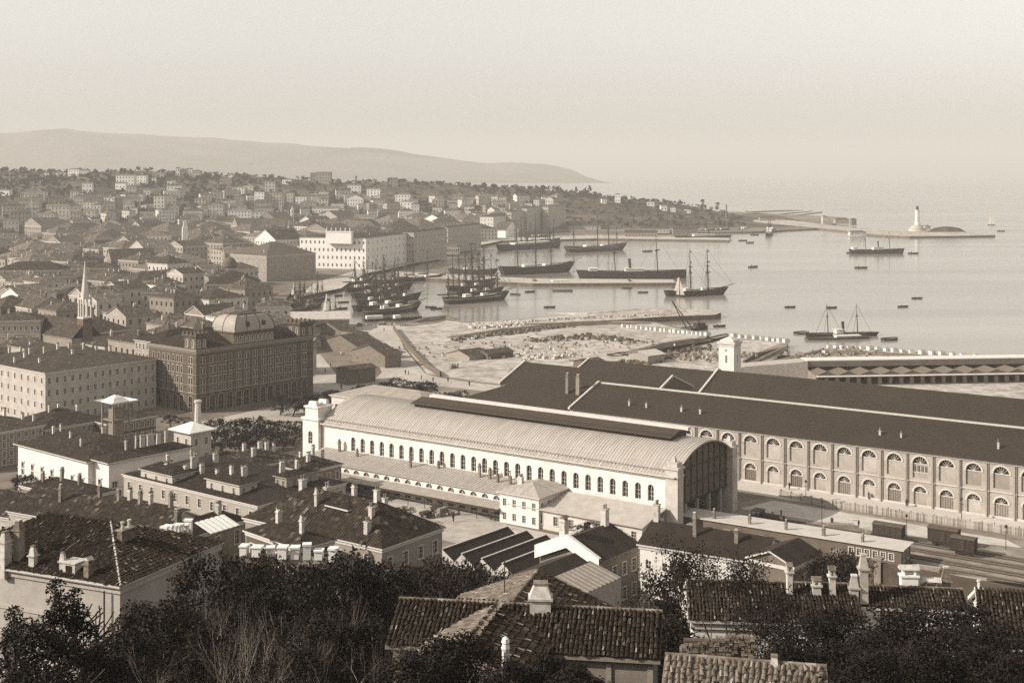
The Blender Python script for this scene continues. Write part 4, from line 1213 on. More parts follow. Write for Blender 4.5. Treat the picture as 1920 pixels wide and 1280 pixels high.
def turret(x, y, wx, wy, zt, n2=2, n1=2):
    m = MB()
    q2 = facade(m, (x, y), (1, 0), (0, -1), wx, hH + .01, zt, [dict(z=hH + .9, h=2.2, w=.8, xs=spread(wx, n2), arch=True, style='trim')])
    q1 = facade(m, (x, y + wy), (0, -1), (-1, 0), wy, hH + .01, zt, [dict(z=hH + .9, h=2.2, w=.8, xs=spread(wy, n1), arch=True, style='trim')])
    m.poly([(x + wx, y, hH), (x + wx, y + wy, hH), (x + wx, y + wy, zt), (x + wx, y, zt)]); m.poly([(x, y + wy, hH), (x + wx, y + wy, hH), (x + wx, y + wy, zt), (x, y + wy, zt)])
    m.box(x - .5, x + wx + .5, y - .5, y + wy + .5, zt, zt + .5); 
    for i in range(4):
        for j in range(4):
            if i in (0, 3) or j in (0, 3): m.cbox(x + wx * i / 3, y + wy * j / 3, zt + .5, .8, .8, .9, 0, 0, .8)
    m.box(x, x + wx, y, y + wy, zt + .5, zt + .9)
    m.build('turret', DARKW, ht)
    for wsx, rz in ((q2, 0), (q1, -math.pi / 2)):
        for p, w, h, a, s in wsx:
            o = link('window', win_mesh(w, h, a, s), ht); o.location = p; o.rotation_euler = (0, 0, rz)
turret(-.15, -.15, on2(1165 / 3), max(5, on1(1036 / 3)), hH + 4.3)
turret(on2(1685 / 3), -.15, l2 - on2(1685 / 3), 6.5, hH + 4.3, 2, 2)
# attic and square dome
x0, x1 = on2(1315 / 3), on2(1538 / 3)
m = MB()
q2 = facade(m, (x0, -.12), (1, 0), (0, -1), x1 - x0, hH + .01, hH + 3.9, [dict(z=hH + .8, h=2.1, w=.9, xs=spread(x1 - x0, 10), arch=True, style='trim')])
m.poly([(x0, -.12, hH), (x0, 11, hH), (x0, 11, hH + 3.9), (x0, -.12, hH + 3.9)]); m.poly([(x1, -.12, hH), (x1, 11, hH), (x1, 11, hH + 3.9), (x1, -.12, hH + 3.9)])
m.box(x0 - .4, x1 + .4, -.5, 11.4, hH + 3.9, hH + 4.4)
m.build('attic', DARKW, ht)
for p, w, h, a, s in q2:
    o = link('window', win_mesh(w, h, a, s), ht); o.location = p
DOME = plain('lead_dome', .3, .2, .6, .6, .4)
xm = (x0 + x1) * .5; rx = (x1 - x0) * .5; ym, ry = 5.6, 6.2
m = MB(); n = 9; prof = []
for k in range(n + 1):
    q = k / n; s = math.cos(q * 1.12) ** .75 * .999; prof.append((s, hH + 4.4 + 5.2 * math.sin(q * 1.57)))
for (s0, z0), (s1, z1) in zip(prof, prof[1:]):
    A = [(xm + sx * rx * s0, ym + sy * ry * s0, z0) for sx, sy in ((-1, -1), (1, -1), (1, 1), (-1, 1))]
    B = [(xm + sx * rx * s1, ym + sy * ry * s1, z1) for sx, sy in ((-1, -1), (1, -1), (1, 1), (-1, 1))]
    for i in range(4): m.poly([A[i], A[(i + 1) % 4], B[(i + 1) % 4], B[i]])
s, z = prof[-1]
m.poly([(xm + sx * rx * s, ym + sy * ry * s, z) for sx, sy in ((-1, -1), (1, -1), (1, 1), (-1, 1))])
dm = m.build('dome', DOME, ht)
for sx, sy in ((-1, -1), (1, -1), (-1, 1), (1, 1), (.25, -1), (-.4, -1), (-1, .05)):
    m = MB()
    for (s0, z0), (s1, z1) in zip(prof, prof[1:]): m.tube((xm + sx * rx * s0, ym + sy * ry * s0, z0 + .05), (xm + sx * rx * s1, ym + sy * ry * s1, z1 + .05), .13, .13, 5, 0, False)
    m.build('dome_rib', IRON, dm)
m = MB(); m.box(xm - rx * s - .3, xm + rx * s + .3, ym - ry * s - .3, ym + ry * s + .3, z, z + .3)
for i in range(9): m.box(xm - rx * s + i * rx * s / 4 - .05, xm - rx * s + i * rx * s / 4 + .05, ym - ry * s - .2, ym - ry * s - .1, z + .3, z + 1.1)
m.box(xm - rx * s, xm + rx * s, ym - ry * s - .2, ym - ry * s - .1, z + 1.0, z + 1.1)
m.build('roof_walk', IRON, dm)
for fx in (-.35, .45):
    m = MB(); s_, z_ = prof[2]; m.cbox(xm + rx * fx, ym - ry * .97, z_ - .3, 1.1, .8, 1.5, 0); m.poly([(xm + rx * fx - .35, ym - ry * .97 - .41, z_), (xm + rx * fx + .35, ym - ry * .97 - .41, z_), (xm + rx * fx + .35, ym - ry * .97 - .41, z_ + 1), (xm + rx * fx - .35, ym - ry * .97 - .41, z_ + 1)], 1)
    m.build('dormer', [IRON, GLASS], dm)
for f_ in (.25, .35, .75, .82): chimney(ht, l2 * f_, l1 * .5, hH + 3.5, 2.2, .9, .6, CHIMG, 2)

ROOFD = tiles(.042, .3, .4, .8); ROOFM = tiles(.07, .3, .4, .8); ROOFL = tiles(.11, .3, .4, .7); ROOFS = plain('slate_grey_roof', .085, .3, .4)
ch = lambda *p: list(p)
# ---- named blocks around it
hb('apartment_block', 'four storey corner apartment block with chimneyed hip roof before the grand building', 'apartment block', 85, 797, 700, 293, -60, 50, 'hip', .17, n=4, c2=15, c1=12, wall=plaster(.5), cover=ROOFM,
   chim=[(.08, .5, 1.6), (.2, .55, 1.3), (.34, .5, 1.8), (.46, .5, 1.2), (.58, .52, 1.5), (.7, .5, 1.6), (.82, .5, 1.4), (.95, .5, 1.2), (.3, .9, 1.5), (.3, .75, 1.4), (.28, .6, 1.6), (.16, .3, 1.2), (.45, .3, 1.2)])
hb('apartment_block', 'grey apartment block at the picture edge with plain storeys above the palazzo roof', 'apartment block', -70, 890, 822, 82, -130, 50, 'hip', .3, n=4, c2=11, c1=3, wall=plaster(.3), cover=ROOFM, chim=[(.3, .5, 1.5), (.6, .5, 1.7), (.75, .6, 1.3), (.9, .4, 1.5)], zg=2.0)
hb('terrace_row', 'long lower terrace with tiled roof between grey block and domed building', 'terrace', 84, 850, 806, 200, 20, 50, 'hip', .38, n=3, c2=12, c1=4, wall=plaster(.24), cover=ROOFD, chim=[(.1, .5, 1.3), (.35, .5, 1.5), (.55, .6, 1.2), (.8, .5, 1.4)])
hb('terrace_row', 'dark fronted shop row at the foot of the corner apartment block', 'terrace', 200, 838, 795, 292, 150, 50, 'hip', .25, n=2, c2=9, c1=0, wall=plaster(.12), cover=ROOFD)
# white palazzo in two bodies
PALZ = dict(wall=plaster(.72, .15), cover=ROOFD, n=2)
def pal_l(l, h): return [dict(z=h - 7.0, h=2.9, w=1.15, xs=spread(l, 7), style='hood', depth=.3), dict(z=.5, h=2.6, w=1.3, xs=spread(l, 7), style='trim', depth=.3)]
def pal_r(l, h): return [dict(z=h - 7.0, h=2.7, w=1.2, xs=spread(l, max(2, int(l / 4.5))), style='hood', depth=.3)]
hb('palazzo', 'white palazzo with deep cornice and a row of tall pedimented windows', 'palazzo', 165, 962, 866, 300, 34, 50, 'hip', .34, extra1=pal_l, extra2=pal_r, bands=(6.0,), chim=[(.2, .3, 1.4, .5, .4), (.3, .55, 1.2, .5, .4), (.3, .8, 1.6, .5, .4), (.5, .9, 1.5, .5, .4), (.6, .4, 1.5, .5, .4)], over=.9, **PALZ)
hb('palazzo', 'projecting palazzo wing with sloping dark roof and one tall window on its lit end', 'palazzo', 204, 968, 868, 356, 174, 50, 'hip', .3, extra1=lambda l, h: [dict(z=h - 7.6, h=3.4, w=1.3, xs=[l * .45], style='hood')], extra2=lambda l, h: [dict(z=h - 7.2, h=2.8, w=1.4, xs=spread(l, 7), style='trim')], bands=(6.0,), chim=[(.3, .5, 2.2, .4, .4, CHIMW, 1), (.42, .5, 2.5, .4, .4, CHIMW, 1), (.5, .5, 2.6, 1.2, .4, CHIMW, 1), (.6, .5, 2.8, 1.6, .4, CHIMW, 1), (.7, .5, 2.6, 1.0, .4, CHIMW, 1), (.8, .5, 2.2, .9, .4, CHIMW, 1)], over=.9, **PALZ)
r = hb('roof_pavilion', 'square pavilion with shining pale hipped roof at the end of the palazzo', 'pavilion', 358, 905, 812, 396, 326, 50, 'hip', .42, n=3, c2=2, c1=2, wall=plaster(.5), cover=plain('bright_sheet', .72, .12, .6), over=1.1)
# tall white flue beside it
fl_ = thing('tall_flue', 'tall slim white chimney stack rising behind the pavilion roof', 'chimney stack', W(371, 880, 2.0))
mb = MB(); mb.lathe([(1.1, -1), (.95, 12), (.75, 17.3), (1.0, 17.5), (1.0, 18.0), (.7, 18.1)], 10); mb.build('shaft', CHIMW, fl_)
# roof kiosk with upturned white roof
kk = thing('roof_kiosk', 'small white pagoda-like kiosk with upturned roof standing above the palazzo', 'kiosk', W(212, 870, 2.0), R(50))
mb = MB()
for x, y in ((0, 0), (5, 0), (5, 5), (0, 5)): mb.box(x - .2, x + .2, y - .2, y + .2, -1, 15.5)
mb.box(0, 5, 0, 5, 11.2, 11.6); mb.box(1.1, 3.9, 1.1, 3.9, 6, 14.2); mb.build('post_frame', plaster(.26), kk)
mb = MB()
for (s0, z0), (s1, z1) in zip(((4.2, 16.4), (3.0, 15.7), (1.4, 17.2)), ((3.0, 15.7), (1.4, 17.2), (.3, 17.8))):
    A = [(2.5 + a * s0, 2.5 + b * s0, z0) for a, b in ((-1, -1), (1, -1), (1, 1), (-1, 1))]; B = [(2.5 + a * s1, 2.5 + b * s1, z1) for a, b in ((-1, -1), (1, -1), (1, 1), (-1, 1))]
    for i in range(4): mb.poly([A[i], A[(i + 1) % 4], B[(i + 1) % 4], B[i]])
mb.build('roof', MATS['bright_sheet'], kk)

# ---- other recognisable town buildings
hb('arcaded_house', 'pale house with white arches along its ground floor at the picture edge below the spire', 'house', -20, 668, 603, 76, None, 10, 'hip', .35, n=3, c2=9, c1=0, L1=16, wall=plaster(.42), cover=ROOFM, ground2=dict(z=.2, h=3.2, w=2.4, arch=True, style='trim', xs=[2, 6, 10, 14, 18, 22]), chim=[(.3, .5, 1.5), (.7, .5, 1.5)])
hb('town_palace', 'broad hipped palace with thirteen upper windows near the picture edge', 'palace', -12, 548, 508, 119, None, 7, 'hip', .4, n=3, c2=13, c1=0, L1=24, wall=plaster(.42), cover=ROOFD, winobj=True, wh=2.3, ww=1.1, chim=[(.2, .5, 1.7), (.35, .5, 1.7), (.5, .5, 1.7), (.62, .5, 1.7), (.8, .5, 1.7)])
hb('town_house', 'small house with bright white cornice just right of the spire tip', 'house', 164, 540, 504, 216, None, 6, 'hip', .4, n=3, c2=6, c1=0, L1=18, wall=plaster(.35), cover=ROOFM)
hb('customs_building', 'two tier windowed block with white cornice below the small dome', 'public building', 384, 578, 534, 481, None, 6, 'hip', .5, n=3, c2=8, c1=0, L1=26, wall=plaster(.36), cover=ROOFD, ww=1.3, wh=2.6)
dmm = thing('small_dome', 'round dark dome on a pale arched drum above the two tier block', 'dome', (xat(430, 800), 800, 2.0))
mb = MB(); mb.lathe([(4.6, -1), (4.6, 17.0), (5.0, 17.1), (5.0, 17.6)], 20); mb.build('drum', plaster(.55), dmm)
mb = MB(); mb.lathe([(4.6, 17.6), (4.75, 19.2), (4.5, 20.8), (3.8, 22.4), (2.6, 23.7), (1.2, 24.5), (.2, 24.8)], 20); smooth(mb.build('dome_cover', plain('dome_lead', .12, .3, .5), dmm))
for k in range(8):
    q = k * .785; o = link('window', win_mesh(1.2, 2.2, True, 'trim'), dmm); o.location = (4.85 * math.cos(q), 4.85 * math.sin(q), 14.4); o.rotation_euler = (0, 0, q + math.pi / 2)
hb('theatre', 'huge hip roofed block with a white hip ridge behind the small dome', 'theatre', 500, 528, 481, 592, 432, 50, 'hip', .42, n=4, c2=12, c1=7, wall=plaster(.34), cover=plain('theatre_roof', .1, .25, .3), winobj=True, chim=[(.1, .2, 1.5)])
hb('white_palace', 'large bright white waterfront palace with four rows of windows', 'palace', 686, 505, 447, 774, 562, 72, 'flat', .2, n=4, c2=10, c1=15, wall=plaster(.74, .12), cover=ROOFD, ww=1.35, wh=2.4, style='none', arch=False, chim=[(.5, .3, 1.4), (.5, .7, 1.4)])
at = thing('palace_attic', 'raised white attic with statues along the roof of the waterfront palace', 'attic', W(640, 505, 2.0), R(72))
mb = MB(); mb.box(1, 5, -8, 14, 20, 29); mb.box(.6, 5.4, -8.4, 14.4, 29, 29.6); mb.build('masonry', plaster(.74, .12), at)
st_ = MB(); st_.lathe([(.5, 29.6), (.5, 30.4), (.35, 30.5), (.5, 31.3), (.3, 32.1), (.25, 32.5), (.1, 32.8)], 6); sm_ = st_.mesh('statue', [STONEW])
for i in range(6): link('statue', sm_, at).location = (.9, -7 + i * 4, 0)
# waterfront row in shade
for i, (px, pyb, pye, xr, xl, lab, n_, c2_) in enumerate((
    (776, 492, 437, 838, 756, 'hazy waterfront house next to the bright white palace', 4, 9),
    (840, 474, 428, 902, 826, 'wide hazy waterfront block behind the bathing pavilion', 4, 9),
    (925, 440, 407, 957, 900, 'white fronted waterfront house with lit narrow front facing town', 4, 7),
    (959, 437, 398, 986, 950, 'tall shaded waterfront house with a bright chimney wall', 4, 5),
    (988, 434, 391, 1026, 978, 'shaded waterfront house before the ships with dark roof', 4, 6),
    (1028, 431, 388, 1060, 1018, 'last shaded waterfront house before the long white barracks', 4, 5))):
    hb('waterfront_house', lab, 'waterfront house', px, pyb, pye, xr, xl, 70, 'hip', .35, n=n_, c2=c2_, c1=4, wall=plaster(.7 if i == 2 else .46), cover=ROOFM, winobj=False)
hb('barracks', 'long pale white barracks beyond the masts on the far waterfront', 'barracks', 1145, 418, 389, 1150, 1072, 84, 'hip', .25, n=3, c2=1, c1=24, wall=plaster(.55), cover=ROOFM, winobj=False, L2=18)
hb('waterfront_house', 'pale gabled waterfront store with a bright triangular end wall', 'store', 948, 446, 432, 972, 931, 66, 'gy', .5, n=1, c2=0, c1=0, wall=plaster(.8, .05), cover=ROOFL, L1=15)
hb('bathing_pavilion', 'low pale bathing pavilion with a little cupola standing at the water edge', 'pavilion', 797, 476, 459, 862, None, 4, 'hip', .2, n=1, c2=16, c1=0, L1=14, wall=plaster(.45), cover=ROOFL, winobj=False)
cu = thing('pavilion_cupola', 'small tiered cupola on the roof of the bathing pavilion', 'cupola', W(843, 474, 2.0))
mb = MB(); mb.cbox(0, 5, 5, 11, 7, 3.4); mb.cbox(0, 5, 8.4, 7, 5, 2.2, 0, 0, .7); mb.lathe([(1.8, 10), (1.8, 12), (2.2, 12.1), (1.6, 13.2), (.3, 14)], 8, 0, (0, 5)); mb.build('tier', plaster(.55), cu)
# spire church
ch_ = thing('spire_church', 'dark roofed church carrying a slender white openwork spire', 'church', (xat(148, 545), 545, 2.0), R(50))
mb = MB(); mb.box(-7, 7, -6, 26, -1, 8.5); mb.build('wall', plaster(.3), ch_)
rm, zr = roof_mesh(14, 32, 8.5, 'gy', .95, .4); o = rm.build('roof', [ROOFM, TRIMDK], ch_); o.location = (-7, -6, 0)
mb = MB(); mb.box(-2.2, 2.2, -6.6, -2.4, -1, 16.4); mb.build('tower', plaster(.16), ch_)
sp = MB()
for a, b in ((-1, -1), (1, -1), (1, 1), (-1, 1)):
    sp.box(a * 1.75 - .28, a * 1.75 + .28, -4.5 + b * 1.75 - .28, -4.5 + b * 1.75 + .28, 16.4, 25.2)
    sp.cbox(a * 1.75, -4.5 + b * 1.75, 25.2, .56, .56, 3.2, 0, 0, .05)
sp.box(-2.3, 2.3, -6.8, -2.2, 16.4, 17.0); sp.box(-2.05, 2.05, -6.55, -2.45, 24.4, 25.0); sp.box(-.25, .25, -6.35, -6.0, 17, 24.4); sp.box(-2.05, -1.6, -4.7, -4.3, 17, 24.4)
sp.lathe([(1.75, 25.0), (1.25, 29.0), (.6, 35), (.12, 40.2)], 8, 0, (0, -4.5))
sp.build('spire', plain('spire_stone', .55, .15, 2), ch_)
hb('gabled_church', 'steep gabled chapel with pale lit roof slope and dark end wall right of the spire', 'chapel', 276, 634, 604, 312, 242, 50, 'gy', .9, n=1, c2=0, c1=3, wall=plaster(.3), cover=ROOFL)
hb('large_roof_hall', 'broad dark roofed hall spreading in front of the spire church', 'hall', 158, 668, 627, 246, 90, 50, 'hip', .5, n=2, c2=6, c1=4, wall=plaster(.26), cover=ROOFM)
# white obelisk-like house, light tower and belfry on the slope are built with the hillside
hb('market_hall', 'long market hall with bright stepped roof beside the inner harbour', 'market hall', 540, 622, 600, 655, None, 8, 'gx', .18, n=1, c2=14, c1=0, L1=26, wall=plaster(.3), cover=plain('market_roof', .45, .25, .4), winobj=False)
# small sheds between the grand building and the works
for (px, pyb, pye, xr, xl, rf, wv, lab) in (
    (606, 652, 638, 622, 584, 'gx', .45, 'small pale gabled shed at the head of the shed yard'),
    (640, 636, 622, 664, 588, 'gx', .2, 'long low dark shed beside the market hall'),
    (668, 642, 626, 690, 640, 'hip', .3, 'hip roofed shed by the pale road'),
    (672, 668, 652, 720, 602, 'gx', .2, 'broad dark roofed shed in the middle of the shed yard'),
    (690, 650, 641, 706, 662, 'gx', .35, 'lean shed tucked beside the harbour road'),
    (650, 722, 695, 704, 630, 'gx', .18, 'shed with dark timber end facing the trees'),
    (722, 690, 668, 752, 660, 'gx', .22, 'wide brown shed at the bend of the harbour road'),
    (586, 640, 622, 600, 560, 'gx', .4, 'narrow shed against the grand building corner')):
    hb('yard_shed', lab, 'shed', px, pyb, pye, xr, xl, 40, rf, .26, n=1, c2=2, c1=3, wall=plaster(wv), cover=ROOFM, style='plain', ww=.9, wh=1.2, cornice=None)
for (px, pyb, pye, xr, xl, rf, wv, lab) in (
    (722, 664, 652, 738, 698, 'gx', .5, 'pale hut beside the fenced road edge of the works'),
    (738, 672, 662, 752, 718, 'gx', .25, 'dark hut behind the pale one on the works'),
    (880, 676, 669, 920, 838, 'gx', .28, 'long low hut with open front on the works'),
    (915, 674, 664, 962, 890, 'gx', .12, 'dark timber hut in the middle of the works'),
    (1215, 682, 668, 1246, 1178, 'gx', .3, 'pale roofed timber store near the white tower'),
    (1095, 690, 680, 1130, 1075, 'gx', .12, 'low dark hut at the edge of the warehouse roofs')):
    hb('works_hut', lab, 'hut', px, pyb, pye, xr, xl, 40, rf, .24, n=1, c2=0, c1=0, wall=plain('hut_boards_%d' % int(wv * 100), wv, .3, 1), cover=plain('hut_roof', .5, .2, .6) if wv in (.5, .3) else ROOFM, cornice=None)

# ---- the packed roofs of the old town
rng = random.Random(11)
def inside(poly, x, y):
    c = False; n = len(poly); j = n - 1
    for i in range(n):
        if (poly[i][1] > y) != (poly[j][1] > y) and x < (poly[j][0] - poly[i][0]) * (y - poly[i][1]) / (poly[j][1] - poly[i][1]) + poly[i][0]: c = not c
        j = i
    return c
QUAYROADS = [wp([(500, 548), (640, 524), (706, 508), (700, 484), (560, 486), (500, 520)], 2), wp([(664, 600), (742, 600), (770, 690), (860, 712), (985, 726), (985, 760), (700, 800), (585, 790), (585, 640)], 2), WORKS, WORKSB,
             wp([(520, 556), (640, 520), (692, 500), (742, 494), (790, 482), (832, 468), (872, 460), (932, 448), (1000, 430), (1000, 470), (700, 560), (560, 600)], 2),
             wp([(300, 800), (560, 738), (660, 738), (900, 720), (900, 800), (580, 840), (400, 860), (300, 850)], 2)]
WALLV = [.2, .24, .28, .3, .34, .38, .42, .5, .6, .74]
FILLW = [plaster(v) for v in WALLV]
FILLR = [tiles(v, .34, .45, .9) for v in (.06, .08, .1, .13, .17)]
TONEW = {.2: 'dark', .24: 'brown', .28: 'brown', .3: 'grey', .34: 'grey', .38: 'pale grey', .42: 'pale grey', .5: 'pale', .6: 'cream', .74: 'whitewashed'}
LAND = [(148, 560, 'the white spire'), (300, 600, 'the gabled chapel'), (430, 545, 'the small dome'), (510, 500, 'the theatre'), (620, 470, 'the white palace'), (60, 520, 'the broad palace'), (30, 620, 'the arcaded house'), (200, 510, 'the cornice house'), (280, 660, 'the grand building'), (100, 450, 'the hill foot'), (330, 470, 'the hill foot'), (800, 430, 'the waterfront row'), (950, 400, 'the waterfront row'), (60, 760, 'the apartment block'), (560, 400, 'the hillside belfry'), (700, 410, 'the terraced hill')]
def near_word(px, py):
    b = min(LAND, key=lambda l: (l[0] - px) ** 2 + ((l[1] - py) * 2.2) ** 2)
    dx, dy = px - b[0], py - b[1]
    if abs(dx) > abs(dy) * 1.6: return ('left of ' if dx < 0 else 'right of ') + b[2]
    return ('behind ' if dy < 0 else 'before ') + b[2]
SEEN_LABELS = {}
def fill_house(P, zg, th, L2, L1, h, small=False, name='town_house', group='closely packed houses of the old town', nw=3, wv=None, roof=None):
    i = rng.choices(range(10), [2, 3, 5, 6, 7, 7, 7, 6, 4, 3])[0] if wv is None else min(range(10), key=lambda q: abs(WALLV[q] - wv))
    rf = roof or rng.choices(['hip', 'gx', 'gy', 'flat'], [9, 3, .6, 1.2])[0]
    k = rng.randrange(5)
    px = CX + F * P[0] / P[1]; py = HOR + (H - zg - h) * F / P[1]
    chs = [(rng.uniform(.15, .85), rng.uniform(.2, .8), rng.uniform(.8, 2.0), rng.uniform(.5, 1.0), .5, rng.choice([CHIMW, CHIMG, CHIMW]), rng.randrange(3)) for _ in range(rng.randrange(1, 5 if not small else 3))]
    size = 'small' if max(L1, L2) < 13 else ('big' if max(L1, L2) > 24 else 'medium')
    lab = '%s %s %s %s %s' % (size, TONEW[WALLV[i]], {'hip': 'hip roofed', 'gx': 'gabled', 'gy': 'gable fronted', 'flat': 'flat roofed'}[rf], 'hillside house' if small else 'town house', near_word(px, py))
    c2_ = max(1, int(L2 / 3.6)); c1_ = max(1, int(L1 / 3.6))
    n = max(1, int(h / 4))
    return house(name, lab, 'house', P, zg, th, L2, L1, h, rf, rng.uniform(.34, .55), .4, FILLW[i], FILLR[k], storeys(h, n, L2, c2_, 1.2, 2.0), storeys(h, n, L1, c1_, 1.2, 2.0), winobj=False, chim=chs, cornice=TRIM if rng.random() < .5 else None, group=group, foot=4)
count = 0
cands = []
for band, (ya, yb, cell) in enumerate(((425, 640, 21), (640, 900, 25), (900, 1330, 33), (1330, 1800, 42))):
    g2 = Vector((math.cos(R(50)), math.sin(R(50)))); g1 = Vector((-math.sin(R(50)), math.cos(R(50))))
    nmax = 90
    for i in range(-nmax, nmax):
        for j in range(-nmax, nmax):
            q = g2 * (i * cell + (8 if i % 3 == 0 else 0)) + g1 * (j * cell + (7 if j % 4 == 0 else 0)) + Vector((0, 900))
            if not (ya <= q.y < yb): continue
            px = CX + F * q.x / q.y
            if px < -25 or px > 1060: continue
            cands.append((q.y, px, q, cell))
cands.sort(key=lambda c: c[0])
for Yq, px, q, cell in cands:
    if zhead(q.x, q.y) > 7.5: continue
    th = R(50 + rng.uniform(-5, 5)) if rng.random() < .75 else R(rng.uniform(2, 25))
    L2 = cell * rng.uniform(.62, .95); L1 = cell * rng.uniform(.62, .95)
    ctr = q + g2 * L2 * .5 + g1 * L1 * .5
    pts = [q, q + g2 * L2, q + g1 * L1, ctr, q + g2 * L2 + g1 * L1]
    if not all(inside(CITY, p.x, p.y) for p in pts): continue
    if any(inside(b, p.x, p.y) for b in QUAYROADS for p in pts): continue
    if not free(q, th, L2, L1): continue
    footprint(q, th, L2, L1, 0.3)
    h = rng.uniform(9, 15.5) if Yq > 520 else rng.uniform(8, 11.5)
    if px > 240 and Yq < 470 : h = min(h, 9)
    fill_house((q.x, q.y), max(2.0, zhead(q.x, q.y)), th, L2, L1, h)
    count += 1
    if count >= 285: break

# ---- houses climbing the hill, from the photograph
def ground_hit(px, py):
    best = None
    for k in range(400):
        Y = 1150 + k * 2.6
        dz = zat(py, Y) - zhead(xat(px, Y), Y)
        if dz <= 0: return Y
    return None
HILL = [(138, 330, 22, 12, .78), (158, 330, 16, 10, .5), (8, 367, 20, 10, .7), (60, 368, 25, 12, .74), (163, 361, 18, 17, .66), (139, 363, 9, 7, .5), (234, 349, 33, 19, .62), (265, 348, 18, 18, .78), (226, 355, 20, 11, .74), (245, 370, 18, 20, .34),
        (288, 344, 7, 9, .78), (205, 384, 21, 13, .8), (298, 397, 20, 29, .42), (319, 390, 22, 22, .24), (179, 400, 19, 15, .42), (65, 409, 14, 9, .7), (326, 364, 27, 15, .6), (333, 330, 7, 14, .78), (342, 331, 10, 13, .2), (354, 331, 12, 13, .75), (368, 333, 16, 12, .25), (433, 333, 9, 5, .7),
        (449, 363, 18, 11, .76), (466, 362, 15, 13, .45), (486, 384, 18, 23, .78), (512, 386, 34, 23, .28), (506, 359, 19, 18, .45), (404, 406, 26, 21, .44), (448, 413, 42, 18, .8), (482, 416, 23, 19, .8), (537, 345, 16, 8, .6), (564, 383, 20, 13, .76), (587, 341, 10, 15, .16), (606, 343, 28, 18, .22),
        (664, 363, 25, 15, .76), (700, 371, 25, 16, .6), (738, 351, 15, 16, .22), (755, 378, 28, 13, .55), (766, 394, 32, 15, .78), (712, 403, 16, 10, .5), (610, 400, 50, 9, .5), (672, 424, 57, 17, .48), (590, 372, 12, 8, .6), (850, 386, 22, 9, .6), (905, 372, 12, 6, .7), (1020, 378, 8, 8, .74), (1133, 382, 9, 8, .76), (1158, 380, 11, 15, .6),
        (1040, 395, 26, 10, .66), (350, 398, 10, 8, .7), (100, 392, 26, 8, .5), (130, 408, 24, 9, .34), (35, 392, 22, 9, .4), (90, 418, 30, 14, .3), (250, 400, 14, 9, .5), (375, 385, 20, 12, .3), (430, 385, 22, 9, .5), (620, 425, 22, 12, .4), (725, 392, 14, 8, .6), (790, 410, 20, 10, .5), (820, 398, 18, 8, .4), (880, 396, 18, 8, .5), (930, 388, 14, 7, .55), (960, 384, 12, 7, .4), (990, 390, 14, 8, .5), (275, 366, 12, 9, .5), (1245, 378, 12, 9, .7), (1262, 374, 9, 7, .6), (1220, 386, 14, 7, .5), (1290, 384, 10, 6, .6), (320, 348, 14, 8, .5), (300, 332, 12, 6, .5), (110, 330, 20, 6, .5), (85, 330, 12, 5, .6)]
HTONE = lambda v: 'white' if v > .7 else ('pale' if v > .48 else ('grey' if v > .3 else 'dark'))
HL_USED = {}
for i, (px, pyb, w, h, v) in enumerate(HILL):
    Y = ground_hit(px - w / 2, pyb)
    if Y is None: Y = 1900.0
    x = xat(px - w * .5, Y); z = zhead(x, Y)
    k = Y / F; L2 = w * k; hh = h * k
    th = R(rng.uniform(-6, 8))
    lit = v
    x0 = (x, Y)
    where = 'on the crest' if pyb < 335 else ('high on the slope' if pyb < 365 else ('midway up the slope' if pyb < 395 else 'low on the slope'))
    shape = 'wide' if w > 24 else ('tall' if h > w else 'small')
    lab = '%s %s hill house %s %s' % (shape, HTONE(v), where, 'above ' + min(LAND, key=lambda l: abs(l[0] - px))[2])
    pass
    HL_USED[lab] = HL_USED.get(lab, 0) + 1
    footprint(x0, th, L2, max(9, L2 * .5), 1)
    n = max(1, int(hh / 4)); vv = min(.8, v * 1.35)
    house('hill_house', lab, 'house', x0, z, th, L2, max(9, L2 * .5), hh, rng.choice(['hip', 'gx', 'hip']), .3, .4, plaster(round(vv, 2), .15), rng.choice(FILLR), storeys(hh, n, L2, max(2, int(L2 / 4)), 1.4, 2.0), [], winobj=False, chim=[(.5, .5, 1.6)], cornice=None, group='houses scattered over the hill', foot=6)
# filler houses on the lower slope
n_ = 0
for _ in range(1600):
    px = rng.uniform(-10, 1060); pyb = rng.uniform(372, 440) if px < 760 else rng.uniform(378, 425)
    if px > 760 and pyb > 470 - (px - 700) * .12: continue
    Y = ground_hit(px, pyb)
    if Y is None: continue
    if Y < 1240 and zhead(xat(px, Y), Y) < 6: continue
    L2 = rng.uniform(9, 24); L1 = rng.uniform(9, 14); th = R(rng.choice([50, 10, 0, 25]) + rng.uniform(-6, 6)); P = (xat(px, Y), Y)
    if not inside(CITY, *P) or not free(P, th, L2, L1): continue
    footprint(P, th, L2, L1, 2.0)
    fill_house(P, zhead(*P), th, L2, L1, rng.uniform(6, 13), True, 'hill_house', 'houses scattered over the hill', wv=rng.choice([.3, .38, .42, .5, .6, .6, .74, .74]))
    n_ += 1
    if n_ >= 150: break
